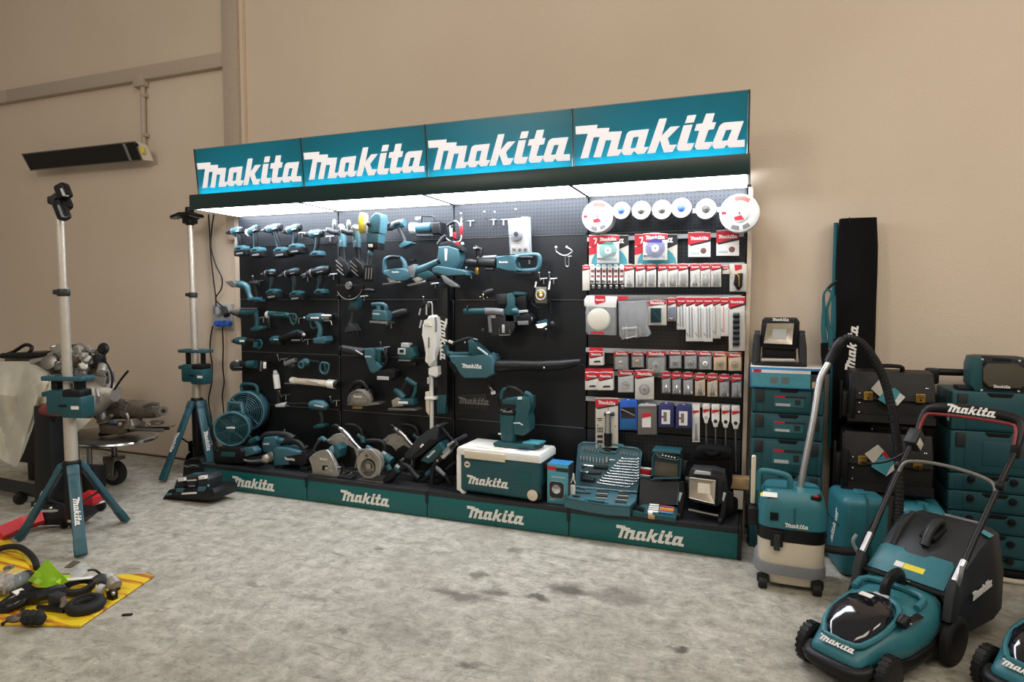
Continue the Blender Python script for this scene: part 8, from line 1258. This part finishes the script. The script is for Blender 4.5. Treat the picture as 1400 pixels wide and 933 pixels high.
# small black chips on the floor
for i, (x, y, w_) in enumerate(((173, 842, .04), (645, 842-240, .01),)):
    pass
p = flo(174, 842); single('rubber_strip', 'thin black scrap lying on bare concrete near the yellow board', 'scrap', RUB, M().box((p.x, p.y, .004), (.045, .014, .008), .002, rot=Matrix.Rotation(.5, 3, 'Z')), (p.x, p.y, 0))

# ================================================================ on the wall
H = Crop(0, 0, 3.109); Yh = -.06
t = thing('panel_heater', 'long black infrared heater tilted on the left wall', 'heater', (-1.9, WALL_Y, 2.75))
a, b_, c_, d_ = at(30, 211, -.05), at(184, 194, -.05), at(194, 219, .02), at(42, 233, .02); n_ = (b_-a).cross(d_-a).normalized(); n_ = n_ if n_.y < 0 else -n_
P(t, 'panel', mat('matte_black_panel', '#120d0a', .6), M().loft([[p-n_*.02 for p in (a, b_, c_, d_)], [a, b_, c_, d_]])); P(t, 'edge_strip', STL, M().tube([a, b_, c_, d_, a], .006, n=6)); s0, s1 = a+(b_-a)*.90, d_+(c_-d_)*.90; P(t, 'divider', GRY, M().loft([[s0+n_*.001, s0+(b_-a)*.022+n_*.001, s1+(b_-a)*.022+n_*.001, s1+n_*.001], [s0+n_*.004, s0+(b_-a)*.022+n_*.004, s1+(b_-a)*.022+n_*.004, s1+n_*.004]])); e0, e1 = b_+Vector((.01, 0, 0)), c_+Vector((.01, 0, 0)); P(t, 'end_cap', CRM, M().loft([[e0, e0+Vector((.05, .06, -.02)), e1+Vector((.05, .06, .0)), e1], [e0+Vector((.012, -.004, 0)), e0+Vector((.062, .06, -.02)), e1+Vector((.062, .06, 0)), e1+Vector((.012, -.004, 0))]])); P(t, 'yellow_label', YEL, M().box((e0+e1)/2+Vector((.045, -.0, 0)), (.02, .03, .05), .002)); P(t, 'knob', BLK, M().ball(e0+Vector((.02, -.01, -.03)), .018, 8))
for k in (.2, .8): pp = a+(b_-a)*k; P(t, 'wall_arm', STL, M().span((pp.x-.02, .045, pp.z-.10), (pp.x+.02, WALL_Y-.001, pp.z-.07), .003))
t = thing('conduit_drop', 'thin cream conduit with junction box above the heater', 'conduit', tuple(at(196, 200, .14)))
p0, p1 = at(193, 112, .13), at(197, 203, .13); P(t, 'junction_box', TRUNK, M().box((p0.x, .125, p0.z), (.13, .07, .10), .008)); P(t, 'pipe', TRUNK, M().cyl((p0.x+.02, .13, p0.z-.04), (p1.x, .13, p1.z), .022, n=12))
for z in (p0.z-.14, p1.z+.1): P(t, 'clip', TRUNK, M().span((p1.x-.01, .11, z), (p1.x+.045, .158, z+.03), .004))
# sockets and cables left of the pegboard
SK = Crop(0, 230, 3.4545)
t = thing('wall_socket', 'grey wall socket block with plugs beside the pegboard', 'socket', tuple(at(305, 440, .15)))
a, e = SK.p(1010, 640, .14), SK.p(1100, 760, .14); P(t, 'plate', LGR, M().span((a.x, .12, e.z), (e.x, .158, a.z), .006)); P(t, 'upper_socket', GRY, M().span((a.x+.02, .105, (a.z+e.z)/2+.02), (e.x-.03, .125, a.z-.02), .006)); P(t, 'warning_mark', mat('yellow_mark', '#d8b53a', .6), M().prism([(e.x-.05, a.z-.05), (e.x-.02, a.z-.05), (e.x-.035, a.z-.02)], .114, .12))
for i in range(3): p = SK.p(1018+i*25, 735, .06); P(t, 'blue_plug', BLU, M().rcyl(p, (p.x, .11, p.z), .026, 14))
P(t, 'plug', DGR, M().tube([SK.p(1055, 660, .08), SK.p(1072, 695, .05)], [.02, .03], n=10)); P(t, 'plug', GRY, M().tube([SK.p(1025, 655, .08), SK.p(1030, 690, .08)], [.022, .028], n=10)); P(t, 'plug', DGR, M().tube([SK.p(1095, 680, .06), SK.p(1135, 690, .02)], [.02, .03], n=10))
def cable(label, pts): 
    P3 = [SK.p(x, y, .10) if len(p_) == 2 else SK.p(x, y, p_[2]) for p_ in pts for x, y in [p_[:2]]]; t = thing('power_cable', label, 'cable', tuple(P3[-1]), group='cables beside the stand'); P(t, 'cable', BLK, M().tube(P3, .006, sm=5, n=6))
cable('black cable hanging from canopy to plug, left one', [(985, 220, .0), (990, 300), (995, 400), (1010, 540), (1018, 600), (1020, 655)]); cable('black cable hanging from canopy to plug, right one bowing outward', [(1010, 220, .0), (1000, 290), (998, 380), (1020, 460), (1048, 520), (1045, 570), (1018, 620), (1060, 660)]); cable('thin cable dropping from blue plugs to the floor, left one', [(1005, 745), (995, 800), (992, 860), (1002, 930), (1000, 1010), (985, 1100), (1000, 1200), (995, 1330), (998, 1400)]); cable('thin cable dropping from blue plugs to the floor, right one', [(1050, 750), (1054, 850), (1052, 930), (1058, 1010), (1050, 1080), (1058, 1180), (1056, 1330)])

# ---------------------------------------------------------------- let things rest on the deck, the floor and the board instead of dipping into them
for o in list(COL.objects):
    if o.parent is not None or 'category' not in o or o.type != 'EMPTY' or o is stand or INV.get(o.name) is None: continue
    L0 = o.location
    parts = [p for p in o.children_recursive if p.type == 'MESH' and p.name.split('.')[0] != 'lettering']
    on_deck = abs(L0.z-ZD) < 1e-4; on_board = -.45 < L0.y < 0 and 0 < L0.x < 4.1 and L0.z > ZD+.02
    for p in parts:
        for v in p.data.vertices:
            if on_deck and v.co.z < .001: v.co.z = .001
            if L0.z < 1e-4 and v.co.z < .001: v.co.z = .001
            if L0.z < 1e-4 and L0.x < 0 and v.co.y+L0.y > .13: v.co.y = .13-L0.y
            if (on_board or on_deck) and v.co.y+L0.y > -.005: v.co.y = -.005-L0.y
